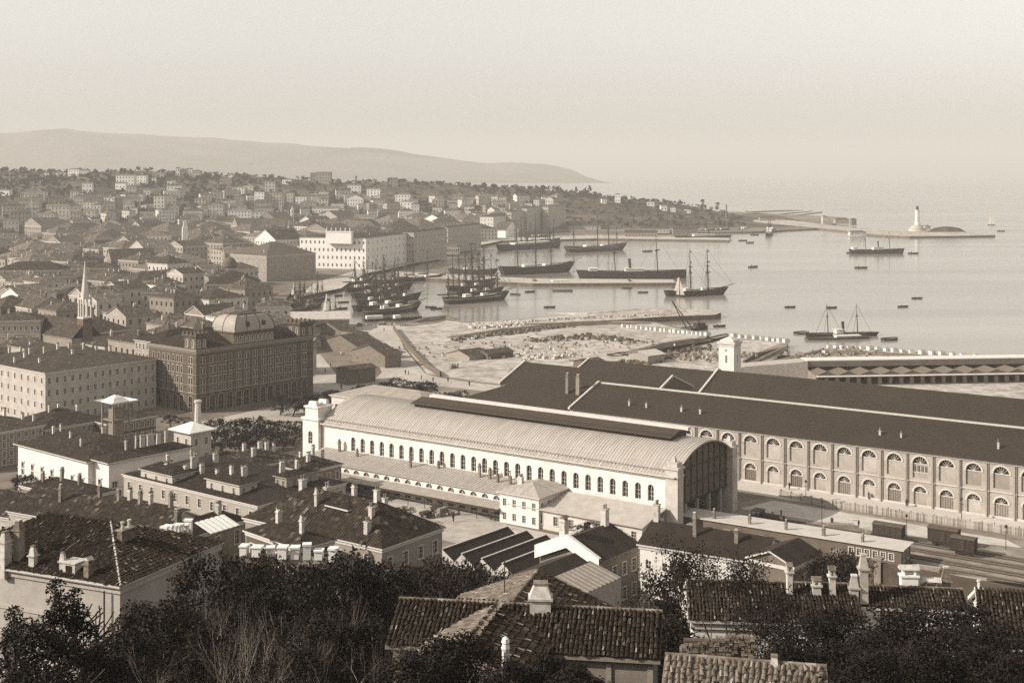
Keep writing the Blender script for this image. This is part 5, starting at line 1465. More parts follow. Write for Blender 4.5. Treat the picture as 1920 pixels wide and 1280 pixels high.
# towers on the hill
for px, pyb, pyt, w, lab in ((59, 405, 372, 2.6, 'slim pale brick chimney tower above the rooftops near the picture edge'), (548, 422, 385, 3.6, 'slender white belfry in the middle of the hillside'), (347, 470, 414, 6.5, 'white pylon like house narrowing upward among the rooftops'), (749, 416, 394, 3, 'thin pale stack beside the white villa')):
    Y = ground_hit(px, pyb) or 1500
    if pyb > 440: Y = W(px, pyb, 2).y
    t_ = thing('hill_tower', lab, 'tower', (xat(px, Y), Y, zat(pyb, Y)), R(20))
    hh = (pyb - pyt) * Y / F
    mb = MB(); mb.cbox(0, 0, -6, w, w, 6 + hh * .72, 0, 0, .8 if w > 5 else 1); mb.build('shaft', plaster(.75, .1), t_)
    mb = MB(); mb.cbox(0, 0, hh * .72, w * (.8 if w > 5 else 1.25), w * (.8 if w > 5 else 1.25), hh * .05); mb.cbox(0, 0, hh * .77, w * .7, w * .7, hh * .23, 0, 0, .5 if w > 5 else .05); mb.build('top', plaster(.7, .1), t_)
# ================================================================== harbour: ships, boats, lighthouse, works
HULLK = plain('tarred_hull', .04, .3, .3, .6, .35)
HULLG = plain('grey_hull', .12, .3, .3, .6, .3)
DECK = plain('ship_deck', .28, .3, .4)
MASTM = plain('ship_spar', .06, .3, .5)
SAILM = plain('sail_canvas', .42, .12, .3, .95, .05)
RIGM = plain('rigging_rope', .05, .2, 1)
WHITEH = plain('white_deckhouse', .68, .12, 1)
def hull_mesh(L, B, D, bow=.12, stern=.08, sheer=.35, mat=HULLK, name='hull', full=.55):
    """stern at x=0, bow at x=L, water at z=0"""
    mb = MB(); n = 14; ring = []
    for i in range(n + 1):
        t = i / n
        b = B * .5 * min(1, (1 - ((t - .45) / .56) ** 4) if t > .45 else 1 - .45 * ((.45 - t) / .45) ** 3)
        b = max(b, .03 * B)
        zd = D * (1 + sheer * (max(0, t - .4) / .6) ** 2 + sheer * .5 * (max(0, .3 - t) / .3) ** 2)
        xd = t * L + bow * L * max(0, t - .85) / .15 - stern * L * max(0, .12 - t) / .12
        xw = t * L
        ring.append([(xw, 0, -1.2), (xw, b * full, -.9), (xw + (xd - xw) * .3, b * .92, .15 * D), (xd, b, zd), (xd, b * .9, zd), (xd, b * .88, zd - .5)])
    for a, c in zip(ring, ring[1:]):
        for j in range(5):
            for s in (1, -1):
                q = [a[j], c[j], c[j + 1], a[j + 1]]
                mb.poly([(x, s * y, z) for x, y, z in (q if s < 0 else q[::-1])])
        mb.poly([a[5], c[5], (c[5][0], -c[5][1], c[5][2]), (a[5][0], -a[5][1], a[5][2])], 1)
    a = ring[0]
    mb.poly([(a[1][0], a[1][1], a[1][2]), a[2], a[3], (a[3][0], -a[3][1], a[3][2]), (a[2][0], -a[2][1], a[2][2]), (a[1][0], -a[1][1], a[1][2])])
    return mb.mesh(name, [mat, DECK])
def ship_axis(p0, p1):
    d = p1 - p0; return p0, d.length, math.atan2(d.y, d.x)
def add_mast(root, x, z0, h, yards=3, brace=.5, r=.3, rake=.03, span=.42, gaff=False):
    mb = MB(); top = (x - rake * h, 0, z0 + h)
    mb.tube((x, 0, z0 - .5), (x - rake * h * .6, 0, z0 + h * .6), r, r * .75, 6); mb.tube((x - rake * h * .55, 0, z0 + h * .55), top, r * .6, r * .3, 5)
    mb.cbox(x - rake * h * .58, 0, z0 + h * .57, r * 4, r * 5, r * .8)
    m = mb.build('mast', MASTM, root)
    for k in range(yards):
        f = .42 + .5 * k / max(1, yards - 1) if yards > 1 else .6
        s = h * span * (1 - .55 * k / max(1, yards))
        c, q = math.cos(brace), math.sin(brace)
        y = MB(); y.tube((-s * .5 * q, -s * .5 * c, 0), (0, 0, 0), r * .22, r * .45, 5); y.tube((0, 0, 0), (s * .5 * q, s * .5 * c, 0), r * .45, r * .22, 5)
        y.tube((-s * .42 * q, -s * .42 * c, r * .7), (s * .42 * q, s * .42 * c, r * .7), r * .5, r * .5, 5)
        o = y.build('yard', MASTM, m); o.location = (x - rake * h * f + r, 0, z0 + h * f)
    if gaff:
        g = MB(); g.tube((x, 0, z0 + 2.4), (x - h * .42, 0, z0 + 2.8), r * .5, r * .35, 5); g.tube((x, 0, z0 + h * .45), (x - h * .33, 0, z0 + h * .62), r * .4, r * .3, 5); g.tube((x - .4, 0, z0 + 2.8), (x - h * .4, 0, z0 + 3.1), r * .9, r * .5, 5); g.build('gaff', MASTM, m)
    return m
def rigging(root, lines, r=.075):
    mb = MB()
    for a, b in lines: mb.tube(a, b, r, r, 3, 0, False)
    mb.build('rigging', RIGM, root, 'stuff')
def sailer(label, p0, p1, masts, hs, yards=3, B=None, D=3.2, gaff=(), bow=.12, hull=HULLK, cat='sailing ship', name='sailing_ship', brace=.5, house_=True, stripe=False, sprit=True, group=None):
    o, L, a = ship_axis(p0, p1); L = L / (1 + bow)
    t_ = thing(name, label, cat, (o.x, o.y, 0), a, group); B = B or L * .19
    smooth(link('hull', hull_mesh(L, B, D, bow, .05, .4, hull), t_), False)
    ln = []
    xs_ = [L * f for f in masts]
    for i, (x, h) in enumerate(zip(xs_, hs)):
        add_mast(t_, x, D * .8, h, yards if i not in gaff else 0, brace + .15 * i, max(.3, h * .0185), .03, .42, i in gaff)
        for f in (.58, .97):
            for k in ((-.06, -.03, 0) if f < .9 else (-.09,)):
                for s in (-1, 1): ln.append(((x - .03 * h * f, 0, D + h * f), (x + L * k, s * B * .48, D)))
        nx = xs_[i + 1] if i + 1 < len(xs_) else L * (1 + bow * 1.6)
        zt = D + .3 * h if i + 1 < len(xs_) else D * 1.9
        ln.append(((x - .03 * h, 0, D + h * .96), (nx, 0, zt))); ln.append(((x - .02 * h, 0, D + h * .6), (nx, 0, D * 1.3)))
    if sprit:
        mb = MB(); mb.tube((L * .95, 0, D * 1.25), (L * (1 + bow) + L * .12, 0, D * 1.25 + L * .06), .3, .15, 5); mb.build('bowsprit', MASTM, t_)
    rigging(t_, ln)
    if house_:
        mb = MB(); mb.box(L * .3, L * .4, -B * .22, B * .22, D - .5, D + 1.5); mb.box(L * .62, L * .7, -B * .2, B * .2, D - .5, D + 1.4); mb.build('deckhouse', WHITEH, t_, 'stuff')
    if stripe:
        m = MB(); n = 14
        h = hull_mesh(L, B + .12, D * .72, bow * .7, .05, .4, WHITEH, 'strake')
        m2 = bpy.data.meshes.new('strake'); vs = [tuple(v.co) for v in h.vertices]; fs = [tuple(p.vertices) for p in h.polygons]
        keep = [f for f in fs if min(vs[i][2] for i in f) > -.5 and max(vs[i][2] for i in f) > .5 * D]
        vs2 = [(x, y, z if z > D * .5 else D * .62) for x, y, z in vs]
        m2.from_pydata(vs2, [], keep); m2.materials.append(WHITEH); link('strake', m2, t_)
    return t_
def steamer(label, p0, p1, funnel, masts, hs, D=3.5, B=None, house_=((.4, .6, 2.2),), fh=7, bow=.04, hull=HULLK, name='steamship', group=None, yards=0, awn=False):
    o, L, a = ship_axis(p0, p1); L = L / (1 + bow)
    t_ = thing(name, label, 'steamship', (o.x, o.y, 0), a, group); B = B or L * .13
    link('hull', hull_mesh(L, B, D, bow, .04, .22, hull), t_)
    mb = MB()
    for f0, f1, hh in house_: mb.box(L * f0, L * f1, -B * .35, B * .35, D - .5, D + hh); mb.box(L * f0 - .4, L * f1 + .4, -B * .42, B * .42, D + hh, D + hh + .2)
    if house_: mb.build('deckhouse', WHITEH, t_, 'stuff')
    for f in (funnel if isinstance(funnel, (list, tuple)) else (funnel,)):
        mb = MB(); r = max(.7, L * .013); mb.tube((L * f, 0, D), (L * f - fh * .06, 0, D + fh), r, r * .95, 10); mb.tube((L * f - fh * .055, 0, D + fh * .93), (L * f - fh * .06, 0, D + fh), r * 1.12, r * 1.1, 10); mb.build('funnel', IRON, t_)
    ln = []
    for i, (f, h) in enumerate(zip(masts, hs)):
        x = L * f; add_mast(t_, x, D * .8, h, yards, .5, max(.26, h * .018), .05)
        for s in (-1, 1): ln.append(((x - .03 * h, 0, D + h * .7), (x - L * .03, s * B * .48, D)))
        ln.append(((x - .05 * h, 0, D + h * .95), (L * (f + .2), 0, D))); ln.append(((x - .05 * h, 0, D + h * .9), (L * max(0, f - .18), 0, D)))
    rigging(t_, ln)
    return t_
Wz = lambda px, py: W(px, py, 0.0)
sailer('dark three masted bark anchored alone beyond the pier end with raised bowsprit', Wz(1252, 556), Wz(1366, 551), (.2, .42, .74), (13, 27, 27), 3, D=3.4, gaff=(0,))
steamer('long dark steamship lying at the end of the pier with one tall funnel', Wz(1088, 521), Wz(1287, 521), .47, (.33, .73), (24, 27), D=5.2, house_=((.08, .16, 2), (.42, .6, 1.8)), fh=9, yards=1, bow=.0)
sailer('big dark sailing hull with sharp bow and white deckhouse behind the pier', Wz(944, 515), Wz(1078, 508), (.22, .5, .74), (28, 30, 28), 3, D=5.5, stripe=False)
sailer('dark full rigged ship moored in front of the far dock', Wz(1066, 473), Wz(1176, 468), (.1, .55, .76, .92), (28, 32, 30, 20), 3, D=5.0, stripe=True)
steamer('long hazy steamship with lifted bow at the far dock', Wz(938, 470), Wz(1052, 463), .45, (.25, .6, .8), (26, 28, 24), D=5.5, house_=((.2, .8, 1.5),), fh=7, yards=2)
sailer('large schooner with tall bare masts and pale strake nearest the stone jetty', Wz(838, 570), Wz(955, 560), (.03, .22, .46, .66, .9), (21, 24, 26, 25, 23), 2, D=3.6, stripe=True, gaff=(0, 1, 3))
sailer('schooner moored behind the large pale straked one', Wz(842, 546), Wz(930, 541), (.1, .4, .7), (22, 24, 22), 2, D=3.2)
sailer('dark brig with dense rigging in the crowded inner basin', Wz(668, 584), Wz(768, 573), (.2, .5, .78), (20, 22, 20), 3, D=3.0)
sailer('second dark brig in the crowded basin with white figurehead board', Wz(688, 592), Wz(790, 580), (.3, .65), (19, 20), 3, D=3.2, stripe=True)
sailer('brigantine at the back of the crowded basin', Wz(664, 560), Wz(742, 552), (.25, .6, .85), (21, 22, 18), 3, D=3.0)
sailer('trading schooner beyond the crowded brigs', Wz(700, 545), Wz(775, 540), (.3, .7), (20, 20), 2, D=2.6, gaff=(0,))
sailer('small ketch by the waterfront road', Wz(648, 535), Wz(700, 528), (.35, .75), (16, 14), 1, D=2.2, gaff=(0, 1))
sailer('coaster in the basin with tall twin masts', Wz(756, 528), Wz(830, 524), (.3, .7), (21, 20), 1, D=2.6, gaff=(0, 1))
for i, (a, ya, b, yb, hs_, lab) in enumerate((
    (672, 572, 745, 566, (19, 21, 18), 'dark rigged vessel wedged in the middle of the crowded basin'),
    (690, 556, 760, 550, (20, 22, 19), 'dark rigged vessel in the third row of the crowded basin'),
    (716, 566, 790, 560, (18, 21), 'dark vessel with raised bow right in the crowded basin'),
    (650, 548, 712, 541, (18, 18), 'coaster along the crowded waterfront quay'),
    (705, 534, 762, 529, (19, 17), 'coaster at the pier root'),
    (862, 556, 945, 549, (25, 26, 24), 'schooner lying close behind the pale straked schooner'),
    (870, 534, 930, 532, (23, 24), 'vessel berthed on the near side of the harbour pier'))):
    sailer(lab, Wz(a, ya), Wz(b, yb), (.15, .5, .8)[:len(hs_)] if len(hs_) == 3 else (.3, .7), hs_, 3 - i % 2, D=2.8, gaff=() if i % 2 else (1,))
for i, (a, ya, b, yb) in enumerate(((548, 588, 580, 584), (560, 596, 596, 592), (546, 576, 574, 570), (578, 580, 604, 574), (556, 560, 580, 556), (590, 566, 612, 560), (612, 598, 640, 594))):
    sailer(('trabaccolo moored in the canal below the dome', 'trabaccolo nearest the market hall in the canal', 'trabaccolo at the canal wall', 'trabaccolo in mid canal', 'trabaccolo at the canal head', 'trabaccolo by the canal mouth', 'trabaccolo under the market hall quay')[i], Wz(a, ya), Wz(b, yb), (.3, .72), (13 + i % 3 * 2, 12), 1, D=1.8, gaff=(0, 1), house_=False)
sailer('coaster tied along the inside of the harbour pier', Wz(845, 512), Wz(935, 514), (.2, .5, .8), (20, 22, 19), 2, D=3.0)
steamer('cargo steamer anchored off the lighthouse island', Wz(1596, 476), Wz(1696, 475), .53, (.28, .75), (18, 18), D=4.0, house_=((.02, .1, 2.5), (.42, .62, 2.2)), fh=8)
steamer('white housed paddle steamer with slender masts anchored before the quay shed', Wz(1514, 631), Wz(1648, 629), .52, (.3, .73), (14.5, 14.5), D=1.5, B=6, house_=((.4, .5, 1.8),), fh=5.5)
steamer('low pale decked hulk lying alongside the paddle steamer', Wz(1516, 637), Wz(1632, 634), [], (), (), D=1.1, B=5, house_=((.45, .85, .5),), hull=HULLG, name='hulk')
steamer('small steamer seen end on near the far moles', Wz(1440, 443), Wz(1446, 430), .5, (.2, .75), (18, 18), D=4, house_=((.3, .6, 2.5),), fh=7, B=9)
steamer('dark tug by the headland tip', Wz(1386, 433), Wz(1406, 430), .5, (.3,), (9,), D=2.5, house_=((.3, .6, 2),), fh=5)
steamer('long low coaster moored along the far dock end', Wz(1270, 449), Wz(1372, 447), .6, (.2, .8), (20, 20), D=3.5, house_=((.3, .7, 2.2),), fh=6)
for i, (a, b) in enumerate(((1195, 1235), (1240, 1285), (1300, 1340), (1330, 1368))):
    sailer(('small sailing vessel in the far dock basin', 'second small vessel crowding the far dock', 'vessel with tall masts by the dark headland foot', 'ketch lying at the headland dock')[i], Wz(a, 438 - i), Wz(b, 437 - i), (.3, .7), (20 + i * 2, 19), 2, D=3)
for i, (a, b, y) in enumerate(((960, 1000, 459), (1015, 1050, 455), (985, 1030, 449))):
    sailer(('hazy schooner along the far waterfront', 'hazy brig at the root of the far dock', 'hazy ketch behind the lifted bow')[i], Wz(a, y), Wz(b, y - 1), (.25, .5, .75), (26, 28, 24), 2, D=3.5)
# lighters and barges
def barge(label, p0, p1, D=1.2, B=4.5, house_=None, hull=HULLK, awn=None):
    o, L, a = ship_axis(p0, p1); t_ = thing('barge', label, 'barge', (o.x, o.y, 0), a, 'lighters and barges in the basin')
    link('hull', hull_mesh(L, B, D, .03, .02, .25, hull, full=.8), t_)
    if house_: mb = MB(); mb.box(L * house_[0], L * house_[1], -B * .36, B * .36, D - .5, D + 1.6); mb.build('deckhouse', WHITEH, t_)
    return t_
barge('dark barge with long white deckhouse beside the pale road quay', Wz(684, 602), Wz(735, 600), house_=(.05, .65))
barge('dark lighter with white cabin along the road quay', Wz(736, 601), Wz(790, 598), house_=(.05, .25))
barge('black lighter drawn up against the works bank', Wz(788, 602), Wz(836, 596))
barge('pale long boat in the open basin between pier and jetty', Wz(1036, 546), Wz(1073, 546), .9, 3.6, hull=HULLG)
barge('square raft like barge left of the paddle steamer', Wz(1492, 626), Wz(1514, 624), .8, 6)
barge('round dark lighter right of the paddle steamer', Wz(1655, 638), Wz(1682, 636), .9, 5)
barge('black beached barge by the timber store', Wz(1143, 676), Wz(1178, 672), 2.4, 6)
barge('black barge lying in the narrow inlet of the works', Wz(1328, 642), Wz(1364, 634), 1.8, 5)
barge('dark barge under the warehouse roof edge', Wz(1072, 686), Wz(1112, 682), 2.0, 6)
barge('pale decked barge lying along the pier', Wz(1020, 534), Wz(1095, 532), 1.4, 6, (.2, .6), HULLG)
# crane barge with sheerlegs
cb = barge('barge carrying a leaning sheerleg crane by the block row', Wz(1278, 620), Wz(1326, 616), 1.3, 7)
mb = MB(); mb.tube((5, -2.5, 1), (-6, 0, 15), .3, .2, 6); mb.tube((5, 2.5, 1), (-6, 0, 15), .3, .2, 6); mb.build('sheerleg', WOODDK, cb)
mb = MB(); mb.tube((-6, 0, 15), (14, 0, 2), .08, .08, 4); mb.tube((-6, 0, 15), (-6.5, 0, 3), .06, .06, 4); mb.build('crane_tackle', RIGM, cb, 'stuff')
mb = MB(); mb.box(9, 14, -2, 2, 1, 3.2); mb.tube((11, 0, 3), (11, 0, 6.5), .4, .35, 8); mb.build('engine_house', HULLK, cb)
# rowing boats
rb_ = thing('rowing_boat', 'p', 'boat', (0, 0, 0), 0, 'small open boats on the harbour water')
link('hull', hull_mesh(6.5, 2.3, .75, .05, .02, .3, HULLK, full=.7), rb_)
mb = MB()
for x in (1.6, 3.2, 4.8): mb.box(x - .12, x + .12, -.95, .95, .45, .52)
mb.build('thwarts', WOODLT, rb_, 'stuff')
mb = MB(); mb.cbox(2.0, 0, .45, .5, .45, .75, 0, 0, .8); mb.lathe([(.1, 1.2), (.16, 1.3), (.15, 1.45), (.05, 1.52)], 6, 0, (2.0, 0)); mb.build('rower', WOODDK, rb_)
BO = [(1020, 577, .2, 'dark rowing boat on the open basin before the jetty stones'), (975, 553, 2.8, 'rowing boat under the bow of the pale straked schooner'), (985, 548, .4, 'second rowing boat off the schooner bow'), (1196, 549, .1, 'rowing boat left of the anchored bark'), (1184, 541, 3.0, 'rowing boat behind the left one by the bark'), (1338, 613, .3, 'boat with awning off the crane barge'), (1404, 502, .6, 'lone dark boat on the open roads'), (1205, 472, .2, 'far boat right of the full rigged ship'), (808, 580, .3, 'boat near the crowded brigs bow'), (818, 577, 2.9, 'second boat near the crowded brigs bow'), (610, 549, 1.1, 'boat at the mouth of the canal basin'), (628, 556, .9, 'boat at the canal basin middle'), (618, 563, 2.2, 'boat moored inside the canal basin'), (634, 568, .4, 'boat close to the market hall quay'), (632, 580, .6, 'boat at the market hall corner'), (1385, 452, .2, 'tiny boat off the dock end'), (1400, 456, .5, 'second tiny boat off the dock end'), (1588, 475, .3, 'little boat astern of the cargo steamer'), (1703, 476, .1, 'little boat off the cargo steamer bow'), (1603, 503, 0, 'speck of a boat on the wide water'), (1710, 560, .1, 'flat dark float on the wide water'), (1460, 672, .5, 'boat in the inlet near the white tower'), (1448, 652, .2, 'boat beside the block row spit'), (1550, 578, .3, 'round mooring boat left of the steamer mast'), (1684, 576, .3, 'mooring boat on the open water to the right'), (1472, 577, .3, 'tiny mooring boat on the open water'), (1870, 434, .1, 'tiny boat beyond the breakwater head'), (1408, 441, .2, 'small boat near the tug')]
for i, (px, py, a, lab) in enumerate(BO):
    p = Wz(px, py); s = 1.0 if py > 520 else 1.5
    if i == 0: rb_.location = p; rb_.rotation_euler = (0, 0, a); rb_['label'] = lab
    else: copy_thing(rb_, p, a, lab, s)
def sailboat(label, px, py, h, a=.2, two=False, L=8):
    t_ = thing('sailing_boat', label, 'sailing boat', Wz(px, py), a, 'small boats under sail')
    link('hull', hull_mesh(L, 2.4, .9, .05, .02, .3, HULLK), t_)
    m = add_mast(t_, L * .55, .8, h, 0, 0, .1)
    mb = MB(); n = 5
    for i in range(n):
        z0, z1 = 1.4 + (h - 1.2) * i / n, 1.4 + (h - 1.2) * (i + 1) / n
        f = lambda z: (L * .5) * (1 - (z - 1.4) / h) ** .8 + .5
        y = lambda z: .5 * math.sin(3.14 * (z - 1.4) / h)
        mb.poly([(L * .55, .1, z0), (L * .55 - f(z0), .2 + y(z0), z0), (L * .55 - f(z1), .2 + y(z1), z1), (L * .55, .1, z1)])
        mb.poly([(L * .55, .05, z0), (L * .55 - f(z0), .14 + y(z0), z0), (L * .55 - f(z1), .14 + y(z1), z1), (L * .55, .05, z1)])
    mb.build('sail', SAILM, m)
    if two:
        mb = MB(); mb.poly([(L * .6, .1, 1.4), (L * 1.0, .1, 1.4), (L * .6, .1, h * .9)]); mb.build('jib', SAILM, m)
    return t_
sailboat('white sailed boat under the stern of the anchored bark', 1262, 556, 12, -.6, True)
sailboat('far white sailed boat beyond the breakwater', 1852, 422, 17, -.6, True, 10)
sailboat('cream sailed fishing boat moored at the canal mouth', 604, 588, 11, -.8)
sailboat('white sailed boat standing over the canal beside the two tier block', 545, 556, 9, -.9)
sailboat('fishing boat with upright sail inside the canal', 567, 566, 10, -1.2)
sailboat('fishing boat with dull sail inside the canal', 550, 566, 10, -1.0)
# lighthouse island
lh = thing('lighthouse', 'tall white lighthouse tower on the breakwater end', 'lighthouse', W(1720, 433, 2.4))
mb = MB(); mb.lathe([(11, -1), (10.5, 3.2), (10.8, 3.4), (10.8, 4.2)], 20); mb.lathe([(7.5, 4.2), (7.3, 7.0), (7.6, 7.2)], 16); mb.build('round_fort', plaster(.55), lh)
mb = MB(); mb.lathe([(3.6, 7.2), (3.4, 10), (3.0, 10.2), (2.5, 25.5), (3.3, 26.0), (3.3, 26.6)], 16); mb.build('tower', WHITEP, lh)
mb = MB(); mb.lathe([(1.7, 26.6), (1.7, 29.2)], 12); mb.build('lantern', GLASS, lh)
mb = MB(); mb.lathe([(2.1, 29.2), (1.8, 30.3), (.7, 31.2), (.1, 32.2)], 12); mb.build('lantern_roof', IRON, lh)
for k in range(3): o = link('window', win_mesh(.8, 1.5, True, 'trim'), lh); o.location = (-.4, -3.05 + .2 * k, 12 + 4.5 * k)
bk = thing('island_battery', 'low dark earth battery with pale wall right of the lighthouse', 'battery', W(1775, 436, 2.4))
mb = MB(); mb.lathe([(26, -1), (24, 1.0), (16, 5.5), (6, 7.2), (2, 7.4)], 18); o = mb.build('mound', SCRUB, bk); o.scale = (1, .5, 1)
mb = MB(); mb.box(-40, 30, -12.5, -12, -1, 1.3); mb.build('sea_wall', plaster(.6), bk)
for px, pyb, pye, w, v, lab in ((1543, 420, 406, 8, .5, 'tiny pale tower house on the breakwater'), (1566, 419, 411, 26, .4, 'low house on the breakwater beside the tiny tower'), (1597, 421, 411, 9, .2, 'small dark hut on the breakwater'), (1594, 441, 435, 30, .65, 'long white boat shed at the edge of the breakwater'), (1425, 414, 408, 30, .3, 'low shed among the far moles'), (1735, 431, 424, 10, .5, 'keeper house at the foot of the lighthouse')):
    hb('island_house', lab, 'house', px, pyb, pye, px + w, None, 4, 'hip', .3, n=1, c2=3, c1=0, L1=8, wall=plaster(v), cover=ROOFM, winobj=False, cornice=None)
rng = random.Random(31)
for i, (px, pyb, w, hgt, v) in enumerate(((1172, 444, 60, 8, .3), (1205, 436, 50, 7, .5), (1262, 438, 46, 9, .24), (1172, 420, 90, 7, .34), (1300, 424, 40, 9, .28), (1180, 408, 40, 6, .6), (1225, 408, 50, 6, .6), (1280, 405, 36, 6, .42), (1320, 412, 30, 7, .3), (1240, 424, 46, 8, .24), (1342, 418, 30, 9, .2), (1066, 430, 60, 6, .5), (1080, 424, 70, 6, .34))):
    hb('dock_shed', ('long dock shed at the water of the far dock', 'pale dock shed behind the far quay', 'dark shed with tall roof in the far dockyard', 'long low shed below the headland', 'dark shed crowded under the headland', 'white shed row high in the dockyard', 'second white shed in the upper row', 'grey shed at the end of the upper row', 'shed nearest the headland tip', 'dark shed behind the coaster', 'black shed at the headland foot', 'pale quay shed before the barracks', 'grey quay shed under the barracks')[i], 'shed', px, pyb, pyb - hgt, px + w, None, rng.uniform(-6, 8), 'gx', .4, n=1, c2=max(3, w // 6), c1=0, L1=12, wall=plaster(v), cover=ROOFM, winobj=False, cornice=None)
for i, (px, pyb, h) in enumerate(((1362, 418, 26), (1352, 416, 16))):
    f_ = thing('works_chimney', ('tall works chimney at the headland foot', 'shorter works chimney beside the taller one')[i], 'chimney stack', W(px, pyb, 2)); mb = MB(); mb.lathe([(1.6, -1), (1.0, h), (1.25, h + .1), (1.25, h + .8)], 10); mb.build('shaft', CHIMG, f_)
# concrete blocks waiting along the new moles
bm_ = MB(); bm_.cbox(0, 0, 0, 3.4, 2.2, 1.9, 0); bm_.cbox(0, 0, 1.9, 2.6, 1.4, .25, 1)
blk = bm_.mesh('concrete_block', [plain('concrete_block', .66, .15, .5), plain('block_top', .3, .3, 1)])
def blocks(pts, n, lab, z=2.0, rows=1):
    for i in range(n):
        f = i / (n - 1) * (len(pts) - 1); k = min(int(f), len(pts) - 2); f -= k
        p = W(pts[k][0] + (pts[k + 1][0] - pts[k][0]) * f, pts[k][1] + (pts[k + 1][1] - pts[k][1]) * f, z)
        o = link('concrete_block', blk); o.location = p; o.rotation_euler = (0, 0, rng.uniform(-.3, .3) + .4); s = rng.uniform(.62, .85); o.scale = (s, s, s)
        tag(o, lab, 'concrete block', lab.replace('concrete block in', 'concrete blocks of'))
blocks([(1170, 613), (1250, 622), (1326, 629)], 19, 'pale concrete block in the row along the works inlet', 2.0)
blocks([(1376, 632), (1430, 637), (1474, 642)], 9, 'pale concrete block in the row along the short spit', 2.0)
blocks([(1556, 653), (1620, 655), (1700, 661), (1800, 668), (1930, 677)], 22, 'pale concrete block in the long row along the outer mole', 2.0)
def heap(label, pts, n, spread_, v=.62, z=2.0, smin=.7, smax=1.6):
    c = W(pts[0][0], pts[0][1], z); t_ = thing('stone_heap', label, 'stone heap', c)
    mb = MB()
    for i in range(n):
        f = rng.random() * (len(pts) - 1); k = min(int(f), len(pts) - 2); f -= k
        p = W(pts[k][0] + (pts[k + 1][0] - pts[k][0]) * f, pts[k][1] + (pts[k + 1][1] - pts[k][1]) * f, z) - c
        mb.cbox(p.x + rng.gauss(0, spread_), p.y + rng.gauss(0, spread_), rng.uniform(-.3, .7), rng.uniform(smin, smax) * 1.3, rng.uniform(smin, smax), rng.uniform(.4, 1.1), 0, rng.uniform(0, 3), .8)
    mb.build('stones', island('heap_stone_%d' % int(v * 100), v * .55, v, .75, .9, .1, .2), t_, 'stuff')
heap('long heap of pale building stones along the jetty root', [(890, 613), (930, 611), (975, 606)], 420, 3.2)
heap('scattered pale stones in the middle of the works', [(985, 672), (1020, 668), (1058, 668)], 160, 3.5)
heap('line of dark spoil along the works track', [(1000, 640), (1100, 632), (1180, 640)], 160, 4, .16)
heap('ridge of dark spoil crossing the works', [(840, 640), (960, 625), (1060, 612)], 200, 2.0, .18)
heap('pale stones edging the jetty', [(975, 606), (1100, 598), (1240, 592)], 200, 1.5, .5)
heap('dark spoil bank near the timber store', [(1020, 705), (1150, 690), (1240, 672), (1320, 652)], 320, 2.5, .14)
heap('loose rubble on the outer mole', [(1500, 672), (1560, 662), (1640, 664)], 120, 5, .3)
heap('rubble scattered over the works ground', [(780, 660), (900, 655), (1050, 650), (1200, 645)], 140, 14, .3, smin=.4, smax=1.0)
heap('lumber and rubble beside the white tower', [(1270, 668), (1330, 672), (1380, 665)], 160, 5, .3)
# wall along the harbour road and spoil embankments
rw = thing('road_wall', 'long low dark wall dividing the pale harbour road from the works', 'wall', (0, 0, 0))
mb = MB(); pts = wp([(738, 618), (764, 652), (800, 690), (826, 706)], 2.0)
for a, b in zip(pts, pts[1:]):
    d = (b - a).normalized(); n = Vector((-d.y, d.x, 0)) * .25
    for q in (n, -n): mb.poly([a + q - Vector((0, 0, 1)), b + q - Vector((0, 0, 1)), b + q + Vector((0, 0, 2.0)), a + q + Vector((0, 0, 2.0))])
    mb.poly([a + n + Vector((0, 0, 2)), b + n + Vector((0, 0, 2)), b - n + Vector((0, 0, 2)), a - n + Vector((0, 0, 2))])
mb.build('masonry', plaster(.16, .3), rw)
def bank(name, pts, w, h, mat):
    mb = MB(); P_ = wp(pts, 2.0); prev = None
    for i, p in enumerate(P_):
        d = (P_[min(i + 1, len(P_) - 1)] - P_[max(0, i - 1)]).normalized(); n = Vector((-d.y, d.x, 0))
        e = .15 if i in (0, len(P_) - 1) else 1
        r_ = [p - n * w, p - n * w * .35 + Vector((0, 0, h * e)), p + n * w * .35 + Vector((0, 0, h * e * .95)), p + n * w]
        if prev:
            for k in range(3): mb.poly([prev[k], r_[k], r_[k + 1], prev[k + 1]])
        prev = r_
    return mb.build(name, mat, kind='structure')
DIRTD = plain('dark_spoil', .15, .4, .25, .95, .1, 'W', .5)
bank('embankment', [(760, 606), (800, 600), (836, 597), (860, 600)], 3, 1.6, DIRTD)
bank('embankment', [(840, 632), (940, 622), (1040, 612), (1130, 608), (1220, 606)], 2.6, 1.5, DIRTD)
bank('embankment', [(1165, 664), (1240, 650), (1300, 641), (1326, 636)], 3, 1.7, DIRTD)
bank('embankment', [(1000, 712), (1080, 700), (1150, 690)], 4, 1.8, DIRTD)
bank('embankment', [(1030, 586), (1100, 590), (1200, 583), (1300, 582), (1340, 584)], 2.2, 1.0, EARTH)
bank('embankment', [(1400, 684), (1440, 668), (1475, 650)], 2, 1.0, DIRTD)
bank('embankment', [(1440, 680), (1540, 660), (1700, 668), (1900, 682)], 3, 1.2, DIRTD)
